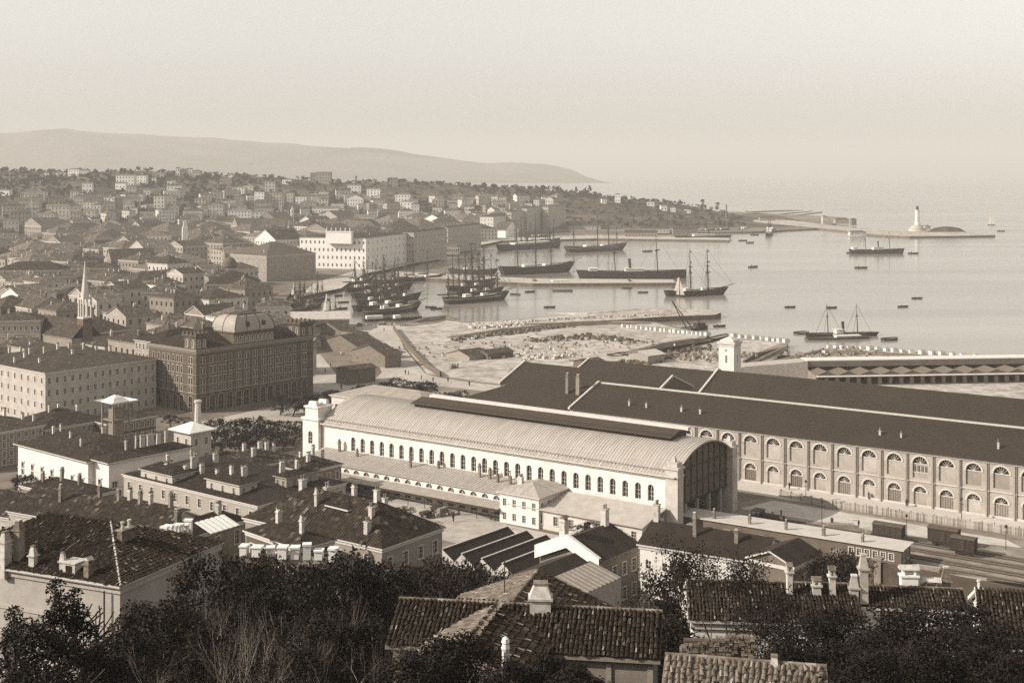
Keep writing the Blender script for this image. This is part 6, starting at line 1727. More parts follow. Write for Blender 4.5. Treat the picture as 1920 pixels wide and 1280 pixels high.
# people, a few pixels each
def person_mesh():
    me = bpy.data.meshes.new('p'); v = [(0, 0, .95), (0, 0, 1.2), (0, 0, 1.45), (0, 0, 1.58), (0, .02, 1.72), (.11, 0, .9), (.12, .08, .48), (.12, 0, .06), (-.11, 0, .9), (-.12, -.1, .48), (-.12, -.14, .06), (.22, 0, 1.42), (.27, .03, 1.12), (.25, .12, .86), (-.22, 0, 1.42), (-.27, -.03, 1.12), (-.25, .08, .86)]
    e = [(0, 1), (1, 2), (2, 3), (3, 4), (0, 5), (5, 6), (6, 7), (0, 8), (8, 9), (9, 10), (2, 11), (11, 12), (12, 13), (2, 14), (14, 15), (15, 16)]
    rad = [.17, .16, .17, .07, .12, .12, .09, .07, .12, .09, .07, .08, .06, .045, .08, .06, .045]
    me.from_pydata(v, e, []); o = bpy.data.objects.new('p', me); COL.objects.link(o)
    m = o.modifiers.new('s', 'SKIN')
    for s, r in zip(me.skin_vertices[0].data, rad): s.radius = (r, r)
    me.skin_vertices[0].data[0].use_root = True
    o.modifiers.new('u', 'SUBSURF').levels = 1
    dg = bpy.context.evaluated_depsgraph_get(); n = bpy.data.meshes.new_from_object(o.evaluated_get(dg)); bpy.data.objects.remove(o); n.materials.append(plain('dark_cloth', .035, .3, 3)); n.name = 'person'
    return n
PM = person_mesh()
for i, (px, py, lab) in enumerate(((893, 958, 'person in dark clothes standing on the sunlit station forecourt'), (691, 640, 'person walking on the middle of the pale harbour road'), (700, 690, 'person near the shed yard corner of the harbour road'), (735, 668, 'person by the bend of the road wall'), (748, 690, 'person beside the road wall further down'), (760, 702, 'person in a pair near the road junction'), (766, 703, 'second person of the pair near the road junction'), (664, 618, 'person at the market hall corner'), (720, 622, 'person on the quay end of the harbour road'), (812, 716, 'person crossing the wide junction'), (880, 724, 'person on the road behind the warehouse'), (1629, 936, 'person standing before an arcade door'), (640, 730, 'person by the grand building corner'), (610, 700, 'person on the shed yard lane'), (860, 965, 'person by the canopy of the station aisle'), (850, 978, 'person in the middle of the forecourt'), (920, 975, 'person near the pavilion corner'), (700, 660, 'person beside the cart on the harbour road'), (712, 672, 'person following the cart on the harbour road'), (725, 652, 'person high on the harbour road'), (688, 628, 'person near the market hall end'), (705, 615, 'person on the quay by the barges'), (735, 612, 'person at the quay corner'), (790, 712, 'person at the shed yard junction'), (840, 716, 'person on the junction near the huts'), (1560, 925, 'person strolling along the arcade'), (1700, 950, 'person near an arcade door further right'), (1480, 918, 'person by the low yard wall'), (560, 770, 'person on the square before the arcade'), (530, 776, 'second person on the square before the arcade'), (620, 690, 'person on the lane by the grand building'), (1560, 985, 'railway man on the pale platform'), (1610, 990, 'second railway man on the pale platform'))):
    p = W(px, py, 2.02); o = link('person', PM); o.location = p; o.rotation_euler = (0, 0, i * 1.3); o.scale = (1.1,) * 3; tag(o, lab, 'person')
# goods piled on the quays and works
cr_ = MB(); cr_.box(-.6, .6, -.5, .5, 0, .9); crm = [cr_.mesh('crate', [island('crate_wood', .14, .4)])]
for px, py, n_, lab in ((675, 612, 9, 'pile of crates at the market hall end of the quay'), (716, 609, 7, 'crates stacked beside the quayside barges'), (758, 611, 6, 'crates heaped at the quay corner'), (700, 520, 9, 'goods heaped on the waterfront road before the white palace'), (760, 503, 8, 'goods heaped along the waterfront road'), (830, 516, 8, 'crates on the harbour pier root'), (1000, 527, 9, 'crates in the middle of the harbour pier'), (1180, 528, 8, 'crates on the pier beside the long steamship'), (850, 690, 8, 'crates beside the works huts'), (960, 700, 8, 'crates at the warehouse end of the works'), (830, 966, 7, 'luggage crates on the station forecourt'), (1650, 1000, 7, 'crates on the pale platform')):
    k_ = thing('crate_pile', lab, 'crate pile', W(px, py, 2.25 if 515 < py < 530 else 2.03), rng.uniform(0, 3))
    for i in range(n_):
        o = link('crate', crm[0], k_); lay = i // 5; o.location = (rng.uniform(-2.4, 2.4) * (1 - lay * .4), rng.uniform(-1.2, 1.2) * (1 - lay * .4), lay * .9); o.rotation_euler = (0, 0, rng.uniform(-.4, .4))
# horse carts standing on the forecourt
def cart(px, py, lab, a):
    t_ = thing('cart', lab, 'cart', W(px, py, 2.02), a)
    mb = MB(); mb.box(0, 2.6, -.8, .8, .8, 1.4); mb.box(2.6, 4.6, -.6, -.5, .8, .9); mb.box(2.6, 4.6, .5, .6, .8, .9); mb.build('body', WOODDK, t_)
    wm = MB()
    for y in (-.95, .95): wm.tube((1.2, y - .05, .65), (1.2, y + .05, .65), .65, .65, 14)
    wm.build('wheels', WOODDK, t_, 'stuff')
cart(812, 962, 'dark two wheeled cart on the station forecourt', 1.0); cart(790, 972, 'second dark cart waiting on the forecourt', .8); cart(705, 655, 'dark cart rolling along the harbour road', 1.2)
# ================================================================== houses on the slope below the camera
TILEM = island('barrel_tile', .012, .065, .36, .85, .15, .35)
TILEL = island('mossy_or_sunlit_tile', .08, .26, .5, .9, .1, .5)  # moss tone; on wing and outhouse it paints the sunlit slope instead
def tile_proto(r=.105, L=.46):
    mb = MB(); pts = [(-r, 0), (-r * .72, r * .62), (0, r * .92), (r * .72, r * .62), (r, 0)]
    a = [(x, 0, z + .05) for x, z in pts]; b = [(x * .8, L, z * .8 + .0) for x, z in pts]
    for i in range(4): mb.poly([a[i], a[i + 1], b[i + 1], b[i]])
    mb.poly([(x, 0, z + .05) for x, z in pts]); return mb
TP = {m.name: tile_proto().mesh('tile', [m]) for m in (TILEM, TILEL)}
def tile_field(root, roof_obj, face, per=.235, course=.36, mat=None, keep=300, seed=1):
    """barrel tiles laid on a roof face (local corners, eave first); nearest ones are parts, the rest one mass"""
    mat = mat or TILEM; rg = random.Random(seed)
    A, B = Vector(face[0]), Vector(face[1]); u = (B - A).normalized()
    n = (B - A).cross(Vector(face[2]) - A).normalized()
    if n.z < 0: n = -n
    v = n.cross(u)
    P2 = [((Vector(p) - A).dot(u), (Vector(p) - A).dot(v)) for p in face]
    u0, u1 = min(p[0] for p in P2), max(p[0] for p in P2); v1 = max(p[1] for p in P2)
    spots = []
    nc = int((u1 - u0) / per)
    for i in range(nc):
        uu = u0 + per * (i + .5)
        for j in range(int(v1 / course) + 1):
            vv = j * course - .06
            if not inside(P2, uu, vv + course * .5): continue
            spots.append((uu + rg.gauss(0, .014) * (1 if mat is TILEM else 2.2), vv + rg.gauss(0, .035) - (.12 if rg.random() < .03 else 0)))
    M = root.matrix_basis
    cw = M.inverted() @ Vector((0, 0, H))
    spots.sort(key=lambda s: (A + u * s[0] + v * s[1] - cw).length_squared)
    proto = TP[mat.name]
    pv = np.array([tuple(x.co) for x in proto.vertices]); pf = [tuple(p.vertices) for p in proto.polygons]
    V = []; Fc = []
    for k, (uu, vv) in enumerate(spots):
        rz = rg.gauss(0, .05 if mat is TILEM else .11); c, s = math.cos(rz), math.sin(rz)
        U = u * c + v * s; Vv = v * c - u * s; O = A + u * uu + v * vv + n * (.012 + rg.uniform(0, .03))
        if k < keep:
            o = link('tile', proto, roof_obj)
            o.matrix_local = Matrix(((U.x, Vv.x, n.x, O.x), (U.y, Vv.y, n.y, O.y), (U.z, Vv.z, n.z, O.z), (0, 0, 0, 1)))
        else:
            i0 = len(V)
            for q in pv: V.append(tuple(O + U * q[0] + Vv * q[1] + n * q[2]))
            for f in pf: Fc.append(tuple(i0 + q for q in f))
    if V:
        me = bpy.data.meshes.new('tiles'); me.from_pydata(V, [], Fc); me.materials.append(mat)
        link('tiles', me, roof_obj, 'stuff')
def roof_of(root): return [c for c in root.children if c.name.split('.')[0] == 'roof'][0]
def ridge_caps(root, a, b, mat, n=None):
    a, b = Vector(a), Vector(b); L = (b - a).length; n = n or max(2, int(L / .42))
    mb = MB(); mb.tube((0, 0, 0), (.44, 0, .03), .13, .1, 7)
    me = mb.mesh('ridge_tile', [mat]); q = (b - a).to_track_quat('X', 'Z')
    for i in range(n):
        o = link('ridge_tile', me, roof_of(root)); o.location = a + (b - a) * (i / n); o.rotation_mode = 'QUATERNION'; o.rotation_quaternion = q
def chim_px(root, px, py, Y, hgt, w=.6, d=.5, mat=None, style=0):
    p = AT(px, py, Y); l = root.matrix_basis.inverted() @ p
    return chimney(root, l.x, l.y, l.z, hgt, w, d, mat, style)
RIDGEM = island('ridge_mortar', .3, .6)
BLACKISH = tiles(.018, .24, .36, .6)
DKTILE = tiles(.036, .5, .6, 1.3)

# ---- big hip roofed house at the lower left
th = R(66.5); Y = 100.0
P, ze, l2, _ = from_px(225, 1101, Y, th, 411, 0)
l1 = 19.0; zg = 37.0; h = ze - zg
r = house('hillside_house', 'large house with dark tiled hip roof at the lower left, pale lit flank', 'house', P, zg, th, l2, l1, h, 'hip', .40, .3, plaster(.46, .3), BLACKISH,
          [dict(z=h - 6.3, h=2.6, w=1.05, xs=[l2 - 2.6], style='hood'), dict(z=h - 10.4, h=2.4, w=1.05, xs=[2.5, l2 - 2.6], style='hood')],
          [dict(z=h - 9.4, h=2.2, w=1.05, xs=[4, 8, 12, 16], style='hood')], True, (), plain('soot_trim', .42, .2, 2), bands=(h - 3.1,), foot=4)
W1, Ln = l2 + .6, l1 + .6; rr = W1 * .5; zt = h + .22; zr = zt + rr * .40
A, B = (-.3, -.3, zt), (l2 + .3, -.3, zt); D = (-.3, l1 + .3, zt); E = (l2 * .5, -.3 + rr, zr); Fp = (l2 * .5, l1 + .3 - rr, zr)
ro = roof_of(r)
tile_field(r, ro, [A, B, E], seed=2, keep=140); tile_field(r, ro, [D, A, E, Fp], seed=3, keep=150)
ridge_caps(r, A, E, RIDGEM); ridge_caps(r, E, Fp, TILEM)
mb = MB(); mb.tube((-.38, 1.2, h - .3), (-.38, 1.2, 0), .07, .07, 6); mb.build('drain_pipe', IRON, r)
mb = MB(); mb.tube((-.36, -.3, h + .08), (-.36, l1, h + .08), .09, .09, 6); mb.build('gutter', plain('zinc_gutter', .4, .2, 2, .5), r)
def on_roof(px, py): # place on the left slope under a picture point
    for k in range(300):
        Yq = 95 + k * .1; p = AT(px, py, Yq); l = r.matrix_basis.inverted() @ p
        if l.z <= roof_z(l.x, l.y, l2, l1, h, 'hip', .4, .3): return l
    return l
for px, py, hg, w, m, s in ((36, 1050, 2.6, .7, CHIMG, 2), (10, 1060, 2.0, .9, CHIMW, 2), (62, 1062, .9, .45, CHIMW, 2), (166, 1081, 1.1, .55, CHIMG, 0), (236, 1012, 1.0, 1.5, CHIMG, 1), (118, 1068, .7, .3, CHIMW, 2)):
    l = on_roof(px, py); chimney(r, l.x, l.y, l.z, hg, w, .55, m, s)
l = on_roof(72, 1030); mb = MB(); mb.tube((l.x, l.y, l.z - .3), (l.x, l.y, l.z + 2.6), .08, .08, 6); mb.tube((l.x - .35, l.y, l.z + 2.2), (l.x + .35, l.y, l.z + 2.2), .07, .07, 5); mb.lathe([(.16, l.z + 2.5), (.2, l.z + 2.8), (.03, l.z + 2.95)], 6, 0, (l.x, l.y)); mb.build('stove_pipe', IRON, r)
l = on_roof(135, 1072); dz = l.z
mb = MB(); mb.box(l.x - .35, l.x + .9, l.y - .6, l.y + .6, dz - .4, dz + .75, 0); mb.box(l.x - .45, l.x + 1.0, l.y - .7, l.y + .7, dz + .75, dz + .85, 0)
mb.box(l.x - .37, l.x - .352, l.y - .32, l.y + .32, dz + .05, dz + .6, 1); dm_ = mb.build('roof_dormer', [CHIMW, GLASS], r)

# ---- long tiled house behind it and its neighbours
def near(label, px, pye, Y, xr, xl, th, zg=None, roof='hip', name='hillside_house', n=3, c2=4, c1=5, pitch=.45, wall=None, cover=None, chim=(), L1=None, L2=None, style='trim', over=.4, ww=1.0, wh=1.7, cornice=TRIM, winobj=True, foot=5):
    th = R(th)
    P, ze, l2, l1 = from_px(px, pye, Y, th, xr if xr is not None else px + 1, xl if xl is not None else px - 1)
    l2 = L2 or l2; l1 = L1 or l1
    if zg is None: zg = zslope(P[0] + 3, P[1] + 4)
    h = ze - zg; footprint(P, th, l2, l1)
    top = max(.5, h - n * 3.7)
    def rows(l, c): return [dict(z=h - 3.1 - 3.6 * k, h=wh, w=ww, xs=spread(l, c), style=style) for k in range(n) if h - 3.1 - 3.6 * k > .3] if c else []
    return house(name, label, 'house', P, zg, th, l2, l1, h, roof, pitch, over, wall or plaster(.4), cover or DKTILE, rows(l2, c2), rows(l1, c1), winobj, chim, cornice, (), None, foot=foot)
r = near('long tiled house with pale lit flank and small windows above the big hip roof', 297, 1008, 205, None, 17, 62, roof='gy', L2=11.5, c2=2, c1=7, pitch=.46, wall=plaster(.46, .25), chim=[(.5, .28, 1.6, .6, .5, CHIMG), (.5, .55, 1.7, .6, .5, CHIMG), (.5, .42, 1.2, .6, .5, CHIMG), (.3, .75, 2.0, .5, .5, CHIMG, 2)], ww=1.0, wh=2.0)
ridge_caps(r, (5.75, -.4, 12.9 + 2.9 - .0), (5.75, 4, 12.9 + 2.9), RIDGEM) if False else None
near('pale house wall cut by the picture edge beside the long tiled house', 17, 972, 221, None, -60, 62, roof='gy', L2=11, c2=0, c1=4, wall=plaster(.46, .25))
near('low dark roofed house behind the long tiled one', 322, 966, 230, 352, 190, 58, c2=2, c1=4, n=2, wall=plaster(.2), pitch=.2, chim=[(.5, .4, 1.6), (.5, .7, 1.3), (.4, .1, 2.0, .8, .6, CHIMG)])
near('dark tiled roof tucked below the white palazzo front', 150, 936, 245, 215, 40, 55, c2=3, c1=5, n=2, wall=plaster(.25), pitch=.25, chim=[(.5, .3, 1.5, .6, .5, CHIMG), (.5, .6, 1.8, .6, .5, CHIMG), (.3, .8, 1.5, .5, .5, CHIMG)])
near('hip roofed house with tall shaded windows facing the shrubs', 352, 1010, 192, 462, 300, 58, c2=3, c1=2, n=3, wall=plaster(.26), pitch=.5, wh=2.0, chim=[(.2, .8, 2.2, .9, .7, CHIMG), (.7, .4, 1.2)])
r = near('three storey block with three raised attics and pale lit flank', 483, 949, 262, 648, 232, 52, zg=2.0, c2=8, c1=11, n=3, wall=plaster(.40, .25), pitch=.16, cover=tiles(.032, .28, .4, .9), name='tenement', ww=1.1, wh=1.8,
         chim=[(.15, .75, 2.2, 1.6, .6), (.2, .65, 2.4, 1.2, .6), (.3, .6, 2.0, .9, .6), (.35, .7, 2.6, 1.5, .6), (.45, .75, 2.0, 1.0, .6), (.6, .7, 2.2, 1.2, .6), (.4, .35, 2.0, 1.4, .5), (.75, .3, 2.2, 1.2, .6), (.25, .45, 1.8, .8, .6)])
def attic(label, px, pyb, pyt, xr, xl, Y, th=52, c2=2, c1=3, wv=.5):
    th = R(th); P, zt, l2, l1 = from_px(px, pyt, Y, th, xr, xl); zb = zat(pyb, Y)
    h = zt - zb + 2.5
    return house('raised_attic', label, 'attic', P, zb - 2.5, th, l2, l1, h, 'hip', .42, .4, plaster(wv, .25), tiles(.032, .28, .4, .9), [dict(z=h - 2.0, h=1.3, w=.8, xs=spread(l2, c2), style='plain')], [dict(z=h - 2.0, h=1.3, w=.8, xs=spread(l1, c1), style='plain')], True, [(.5, .5, 1.3)], None)
attic('raised attic with three lit windows at the left end of the tenement roof', 323, 912, 893, 366, 264, 279.5)
attic('raised attic in the middle of the tenement roof front', 449, 930, 911, 482, 387, 268.5)
attic('raised attic over the shaded side of the tenement', 537, 915, 897, 597, 516, 273.5, c2=2, c1=2, wv=.34)
near('dark hipped roof with pale chimneys between tenement and garden trees', 470, 878, 300, 560, 398, 50, zg=2.0, c2=5, c1=4, wall=plaster(.25), pitch=.3, chim=[(.3, .3, 2, 1, .6), (.6, .5, 1.8, 1.2, .6), (.8, .4, 1.6), (.5, .8, 2), (.9, .7, 1.4, 1, .5)])
near('low roof full of chimneys close to the white hall corner', 575, 885, 300, 640, 520, 50, zg=2.0, c2=4, c1=3, wall=plaster(.25), pitch=.4, chim=[(.3, .3, 1.5, 1, .6), (.6, .5, 1.8), (.8, .4, 1.6), (.5, .8, 1.3)])
# white capped parapets
def capped(label, p0, p1, n, h, w, yaw_extra=0):
    p0, p1 = Vector(p0), Vector(p1); d = p1 - p0; t_ = thing('capped_parapet', label, 'parapet', p0, math.atan2(d.y, d.x)); L = Vector((d.x, d.y)).length
    mb = MB(); mb.poly([(0, -.25, -1.0), (L, -.25, -1.0 + d.z), (L, -.25, d.z), (0, -.25, 0)]); mb.poly([(0, .25, -1.0), (L, .25, -1.0 + d.z), (L, .25, d.z), (0, .25, 0)]); mb.poly([(0, -.25, 0), (L, -.25, d.z), (L, .25, d.z), (0, .25, 0)])
    mb.poly([(0, -.25, -2.5), (0, .25, -2.5), (0, .25, 0), (0, -.25, 0)]); mb.build('masonry', plaster(.4, .4), t_)
    cb = MB(); cb.box(0, w, -.5, .5, -.3, h, 0); cb.box(-.1, w + .1, -.6, .6, h, h + .18, 0); cbm = cb.mesh('coping_block', [plaster(.8, .1)])
    for i in range(n):
        o = link('coping_block', cbm, t_); o.location = (L * (i + random.uniform(-.1, .1)) / n, random.uniform(-.15, .15), d.z * i / n + random.uniform(-.12, .12)); q = random.uniform(.8, 1.15); o.scale = (random.uniform(.8, 1.1), q, random.uniform(.75, 1.5)); o.rotation_euler = (0, 0, random.uniform(-.12, .12))
capped('row of eight white capped chimney blocks stepping over the shrubs', AT(452, 1036, 150), AT(640, 1046, 150), 8, .8, .95)
capped('row of small white caps beside the hip roofed house', AT(306, 1003, 172), AT(358, 988, 180), 7, .7, .6)
sl_ = thing('white_awning', 'white slatted roof edge catching the sun below the hip roofed house', 'awning', AT(395, 1000, 165), R(55))
mb = MB(); mb.poly([(0, 0, 0), (5, 0, 0), (5, 3, .9), (0, 3, .9)]); mb.build('sheet', plain('awning_white', .7, .15, 1), sl_)
slt = MB(); slt.box(0, .5, -.1, 3.1, 0, .08); sm2 = slt.mesh('slat', [plaster(.8, .1)])
for i in range(6): o = link('slat', sm2, sl_); o.location = (i * .85, 0, .02); o.rotation_euler = (.29, 0, 0)
# ---- house with small lit tower, mid picture
r = near('tiled house with round topped chimneys and shaded windowed front', 716, 1030, 178, 829, 470, 54, c2=4, c1=5, n=2, wall=plaster(.34, .3), pitch=.6, L1=27, chim=[(.12, .15, 1.5, .9, .6, CHIMW, 1), (.3, .2, 1.6, .8, .6, CHIMW, 1), (.5, .25, 1.8, .9, .6, CHIMW, 1), (.75, .3, 1.6, .9, .6, CHIMW, 1), (.3, .6, 1.4, .5, .5, CHIMW, 2), (.5, .8, 1.6, 1.2, .6, CHIMW, 1), (.8, .75, 1.4, 1, .6, CHIMW, 1)])
attic('small white look-out tower with pyramid roof among the chimneys', 652, 988, 957, 712, 616, 187, 50, 1, 1, .62)
near('low tiled wing with skylights left of the look-out tower', 560, 1030, 168, 625, 462, 45, c2=2, c1=4, n=1, wall=plaster(.14), pitch=.4, chim=[(.4, .2, 1.5, .5, .5, CHIMW, 2), (.5, .7, 1.2)])

# ---- market sheds: four dark parallel roofs
th = R(52); Y = 200.0
P, ze, l2, l1 = from_px(966, 1080, Y, th, 1100, 815)
zg = zslope(P[0], P[1])
ms = thing('market_sheds', 'wide dark shed of four parallel roofs with thin pale ridges behind the shrubs', 'shed', (P[0], P[1], ze), th)
mb = MB(); nsp = 4; sp_ = l1 / nsp
LL = 17.0
for i in range(nsp):
    y0 = i * sp_
    mb.poly([(0, y0, 0), (LL, y0, 0), (LL, y0 + sp_ * .62, 1.5), (0, y0 + sp_ * .62, 1.5)]); mb.poly([(0, y0 + sp_ * .62, 1.5), (LL, y0 + sp_ * .62, 1.5), (LL, y0 + sp_, 0), (0, y0 + sp_, 0)])
ro = mb.build('roof', plain('tarred_felt', .028, .25, .4), ms)
mb = MB()
for i in range(nsp): y0 = i * sp_; mb.poly([(.05, y0, 0), (.05, y0 + sp_ * .62, 1.45), (.05, y0 + sp_, 0)]); 
mb.poly([(.05, 0, 0), (.05, l1, 0), (.05, l1, -9), (.05, 0, -9)]); mb.poly([(0, .05, 0), (LL, .05, 0), (LL, .05, -9), (0, .05, -9)]); mb.poly([(LL, 0, 1), (LL, l1, 1), (LL, l1, -9), (LL, 0, -9)])
mb.build('wall', plaster(.6, .5), ms)
cp = MB(); cp.box(0, LL, -.14, .14, 1.48, 1.6); cpm = cp.mesh('ridge_capping', [MATS['zinc_ridge']])
for i in range(nsp): link('ridge_capping', cpm, ro).location = (0, i * sp_ + sp_ * .62, 0)
# ---- gabled house with white stepped coping and its low neighbour
r = near('long dark roofed house with a whitewashed gable coping and damp shaded wall', 1124, 1055, 184, 1197, 1012, 52, roof='gx', c2=4, c1=0, n=2, wall=plaster(.3, .55), pitch=.42, cover=plain('worn_dark_roof', .026, .35, .5), cornice=None, chim=[(.05, .62, 2.2, 1.0, .8, CHIMW, 0), (.9, .5, 2.6, .9, .9, CHIMW, 1)])
def wcop(root, l1, h, pitch, over=.4):
    mb = MB(); zr = h + .22 + (l1 * .5 + over) * pitch
    for a, b, za, zb in ((-over, l1 * .5, h + .1, zr), (l1 * .5, l1 + over, zr, h + .1)):
        for xx in (-.75, -.1): mb.poly([(xx, a, za - 1.2), (xx, b, zb - 1.2), (xx, b, zb + .7), (xx, a, za + .7)])
        mb.poly([(-.75, a, za + .7), (-.75, b, zb + .7), (-.1, b, zb + .7), (-.1, a, za + .7)])
    mb.build('gable_coping', plaster(.78, .1), root)
P_, ze_, l2_, l1_ = from_px(1124, 1055, 184, R(52), 1197, 1012)
wcop(r, l1_, ze_ - zslope(P_[0] + 3, P_[1] + 4), .42)
near('low dark gabled roof leaning against the whitewashed gable', 1056, 1104, 174, 1122, 962, 52, roof='gx', c2=0, c1=0, n=1, wall=plaster(.2, .4), pitch=.4, cover=MATS['worn_dark_roof'], cornice=None)
ln = thing('lean_to', 'pale corrugated lean-to roof beside the low dark gable', 'lean-to', AT(1096, 1113, 160), R(52))
mb = MB(); mb.poly([(0, 0, 0), (8.2, 0, 0), (8.2, 4.6, 1.2), (0, 4.6, 1.2)]); mb.poly([(0, .02, -5), (8.2, .02, -5), (8.2, .02, -.02), (0, .02, -.02)]); mb.poly([(0, 0, -5), (0, 4.6, -5), (0, 4.6, 1.18), (0, 0, -.02)])
mb.build('sheet', plain('lean_to_sheet', .42, .25, 1.5), ln)
rb = MB(); rb.box(0, .5, 0, 4.7, .03, .09); rbm = rb.mesh('batten', [plain('batten_grey', .25, .3, 2)])
for i in range(9): o = link('batten', rbm, ln); o.location = (i * .93, 0, 0); o.rotation_euler = (.255, 0, 0)
# white walled house right of it
near('long house with whitewashed sunlit wall behind the leafy tree', 1425, 1057, 176, 1470, 1200, 60, roof='gy', c2=2, c1=7, n=2, wall=plaster(.74, .3), pitch=.4, cover=MATS['worn_dark_roof'], ww=.8, wh=1.1, style='plain', chim=[(.5, .98, 2.6, .9, .7, CHIMW, 1), (.3, .6, 2.2, .5, .5, CHIMG, 2), (.3, .25, 1.6, .6, .5, CHIMG)])
near('dark roofed cottage with pale bargeboard beside the retaining wall', 1487, 1064, 160, 1536, 1405, 50, roof='gx', c2=1, c1=0, n=1, wall=plaster(.2), pitch=.4, cover=MATS['worn_dark_roof'])
# retaining wall under the railway
rt = thing('retaining_wall', 'long dark retaining wall of the railway with stone piers', 'wall', (0, 0, 0))
a = AT(1290, 985, 232); b = AT(1640, 1062, 212)
d = b - a; rt.location = (a.x, a.y, 0); rt.rotation_euler = (0, 0, math.atan2(d.y, d.x))
mb = MB(); mb.box(0, d.length + 60, 0, .8, -8, a.z - .5); mb.build('masonry', plaster(.12, .5), rt)
pr = MB(); pr.box(0, 1.1, -.35, .001, -8, a.z); pr.box(-.15, 1.25, -.5, 1.0, a.z, a.z + .35); prm = pr.mesh('pier', [plaster(.3, .5)])
for i in range(6): link('pier', prm, rt).location = (i * d.length / 5, 0, 0)

# ---- tiled cottage in the lower middle
th = R(-8.5); P = (-6.1, 67.1); zg = 50.5; h = 55.5 - zg; l2, l1 = 13.3, 5.6
r = house('tiled_cottage', 'cottage with broad weathered barrel tile roof in the lower middle', 'cottage', P, zg, th, l2, l1, h, 'gx', .42, .35, plaster(.3, .4), BLACKISH, [dict(z=h - 2.6, h=1.5, w=1.6, xs=[9.9], style='plain'), ], [], True, (), None, foot=4)
zt = h + .22; hw = l1 * .5 + .35; zr = zt + hw * .42
tile_field(r, roof_of(r), [(-.35, -.35, zt), (l2 + .35, -.35, zt), (l2 + .35, l1 * .5, zr), (-.35, l1 * .5, zr)], seed=5)
ridge_caps(r, (-.35, l1 * .5, zr + .02), (l2 + .35, l1 * .5, zr + .02), TILEL)
chim_px(r, 1013, 1146, 68.6, .75, 1.15, .9, CHIMW, 2)
mb = MB(); mb.box(7.0, 7.25, -.08, -.002, -1, h - .2); mb.box(10.95, 11.2, -.08, -.002, -1, h - .2); mb.box(13.0, 13.28, -.08, -.002, -1, h - .2); mb.build('wall_posts', TRIMDK, r, 'stuff')
P2 = (-4.9, 62.8); r2 = house('cottage_wing', 'cross wing whose tiled ridge runs towards the hillside from the cottage', 'cottage wing', P2, 50.5, R(-14), 5.6, 6.2, 5.2, 'gy', .42, .3, plaster(.3, .4), BLACKISH, [], [], True, (), None, foot=4)
zt = 5.2 + .22; hw = 2.8 + .3; zr = zt + hw * .42
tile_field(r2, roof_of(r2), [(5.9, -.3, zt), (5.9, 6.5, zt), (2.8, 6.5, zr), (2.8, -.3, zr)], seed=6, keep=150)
tile_field(r2, roof_of(r2), [(-.3, 6.5, zt), (-.3, -.3, zt), (2.8, -.3, zr), (2.8, 6.5, zr)], mat=TILEL, seed=7, keep=150)  # left slope gets paler tiles, sunlight put into their colour
ridge_caps(r2, (2.8, -.3, zr), (2.8, 6.5, zr), TILEL)
pc = thing('white_chimney_pot', 'small white chimney pot like a hooded figure in front of the cottage wing', 'chimney pot', AT(948, 1226, 60.5))
mb = MB(); mb.cbox(0, 0, -2.0, .34, .3, 2.15, 0, .3, .8); mb.lathe([(.16, .15), (.21, .3), (.14, .5)], 8); mb.build('shaft', plaster(.75, .2), pc)
mb = MB(); mb.lathe([(.12, .5), (.2, .56), (.15, .74), (.04, .82)], 8); mb.build('hood', plaster(.8, .1), pc)
P3 = (-4.6, 78.5); r3 = house('tiled_outhouse', 'outhouse behind the cottage with one roof slope coloured sunlit pale and dark far slope', 'outhouse', P3, 47.0, R(-15), 9.6, 6.0, 5.2, 'gy', .40, .3, plaster(.3, .4), BLACKISH, [], [], True, (), None, foot=4)
zt = 5.2 + .22; hw = 4.8 + .3; zr = zt + hw * .40
tile_field(r3, roof_of(r3), [(-.3, 6.3, zt), (-.3, -.3, zt), (4.8, -.3, zr), (4.8, 6.3, zr)], mat=TILEL, seed=8, keep=150)  # sunlit side painted with the pale tile, opposite slope kept dark
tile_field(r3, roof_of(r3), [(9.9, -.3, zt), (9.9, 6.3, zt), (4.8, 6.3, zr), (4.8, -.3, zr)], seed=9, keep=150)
ridge_caps(r3, (4.8, -.3, zr), (4.8, 6.3, zr), TILEL)
# ---- tiled houses at the lower right
th = R(-5); P = (xat(1300, 86.5), 86.5); ze = zat(1158, 86.5); zg = 42.5; h = ze - zg - .22; l2, l1 = 10.6, 6.4
r = house('tiled_house', 'tiled house with whitewashed wall and brick chimneys behind the open crowned tree', 'house', P, zg, th, l2, l1, h, 'gx', .42, .35, plaster(.76, .2), BLACKISH, [dict(z=h - 3.0, h=1.2, w=.8, xs=[2, 5, 8], style='plain')], [], True, (), plaster(.6), foot=4)
zt = h + .22; hw = l1 * .5 + .35; zr = zt + hw * .42
tile_field(r, roof_of(r), [(-.35, -.35, zt), (l2 + .35, -.35, zt), (l2 + .35, l1 * .5, zr), (-.35, l1 * .5, zr)], seed=11)
ridge_caps(r, (-.35, l1 * .5, zr + .02), (l2 + .35, l1 * .5, zr + .02), TILEL)
for px, py, hg, w, s in ((1531, 1112, .6, .56, 0), (1600, 1122, .75, .56, 2), (1619, 1098, 1.0, .5, 2), (1480, 1086, .5, .36, 0), (1560, 1086, .2, .45, 0)): chim_px(r, px, py, 88.0, hg, w, .5, CHIMW if s == 0 else plain('buff_brick', .4, .3, 3), s)
th = R(-7); P = (xat(1622, 88), 88.0); ze = zat(1134, 88.0); zg = 42; h = ze - zg - .22; l2, l1 = 6.4, 3.2
r = house('tiled_house', 'lower tiled house with big limewashed chimney and ornate white finial at its end', 'house', P, zg, th, l2, l1, h, 'gx', .42, .3, plaster(.74, .2), BLACKISH, [dict(z=h - 2.4, h=1.1, w=.8, xs=[1.5, 4.5], style='plain')], [], True, (), plaster(.7), foot=4)
zt = h + .22; hw = l1 * .5 + .3; zr = zt + hw * .42
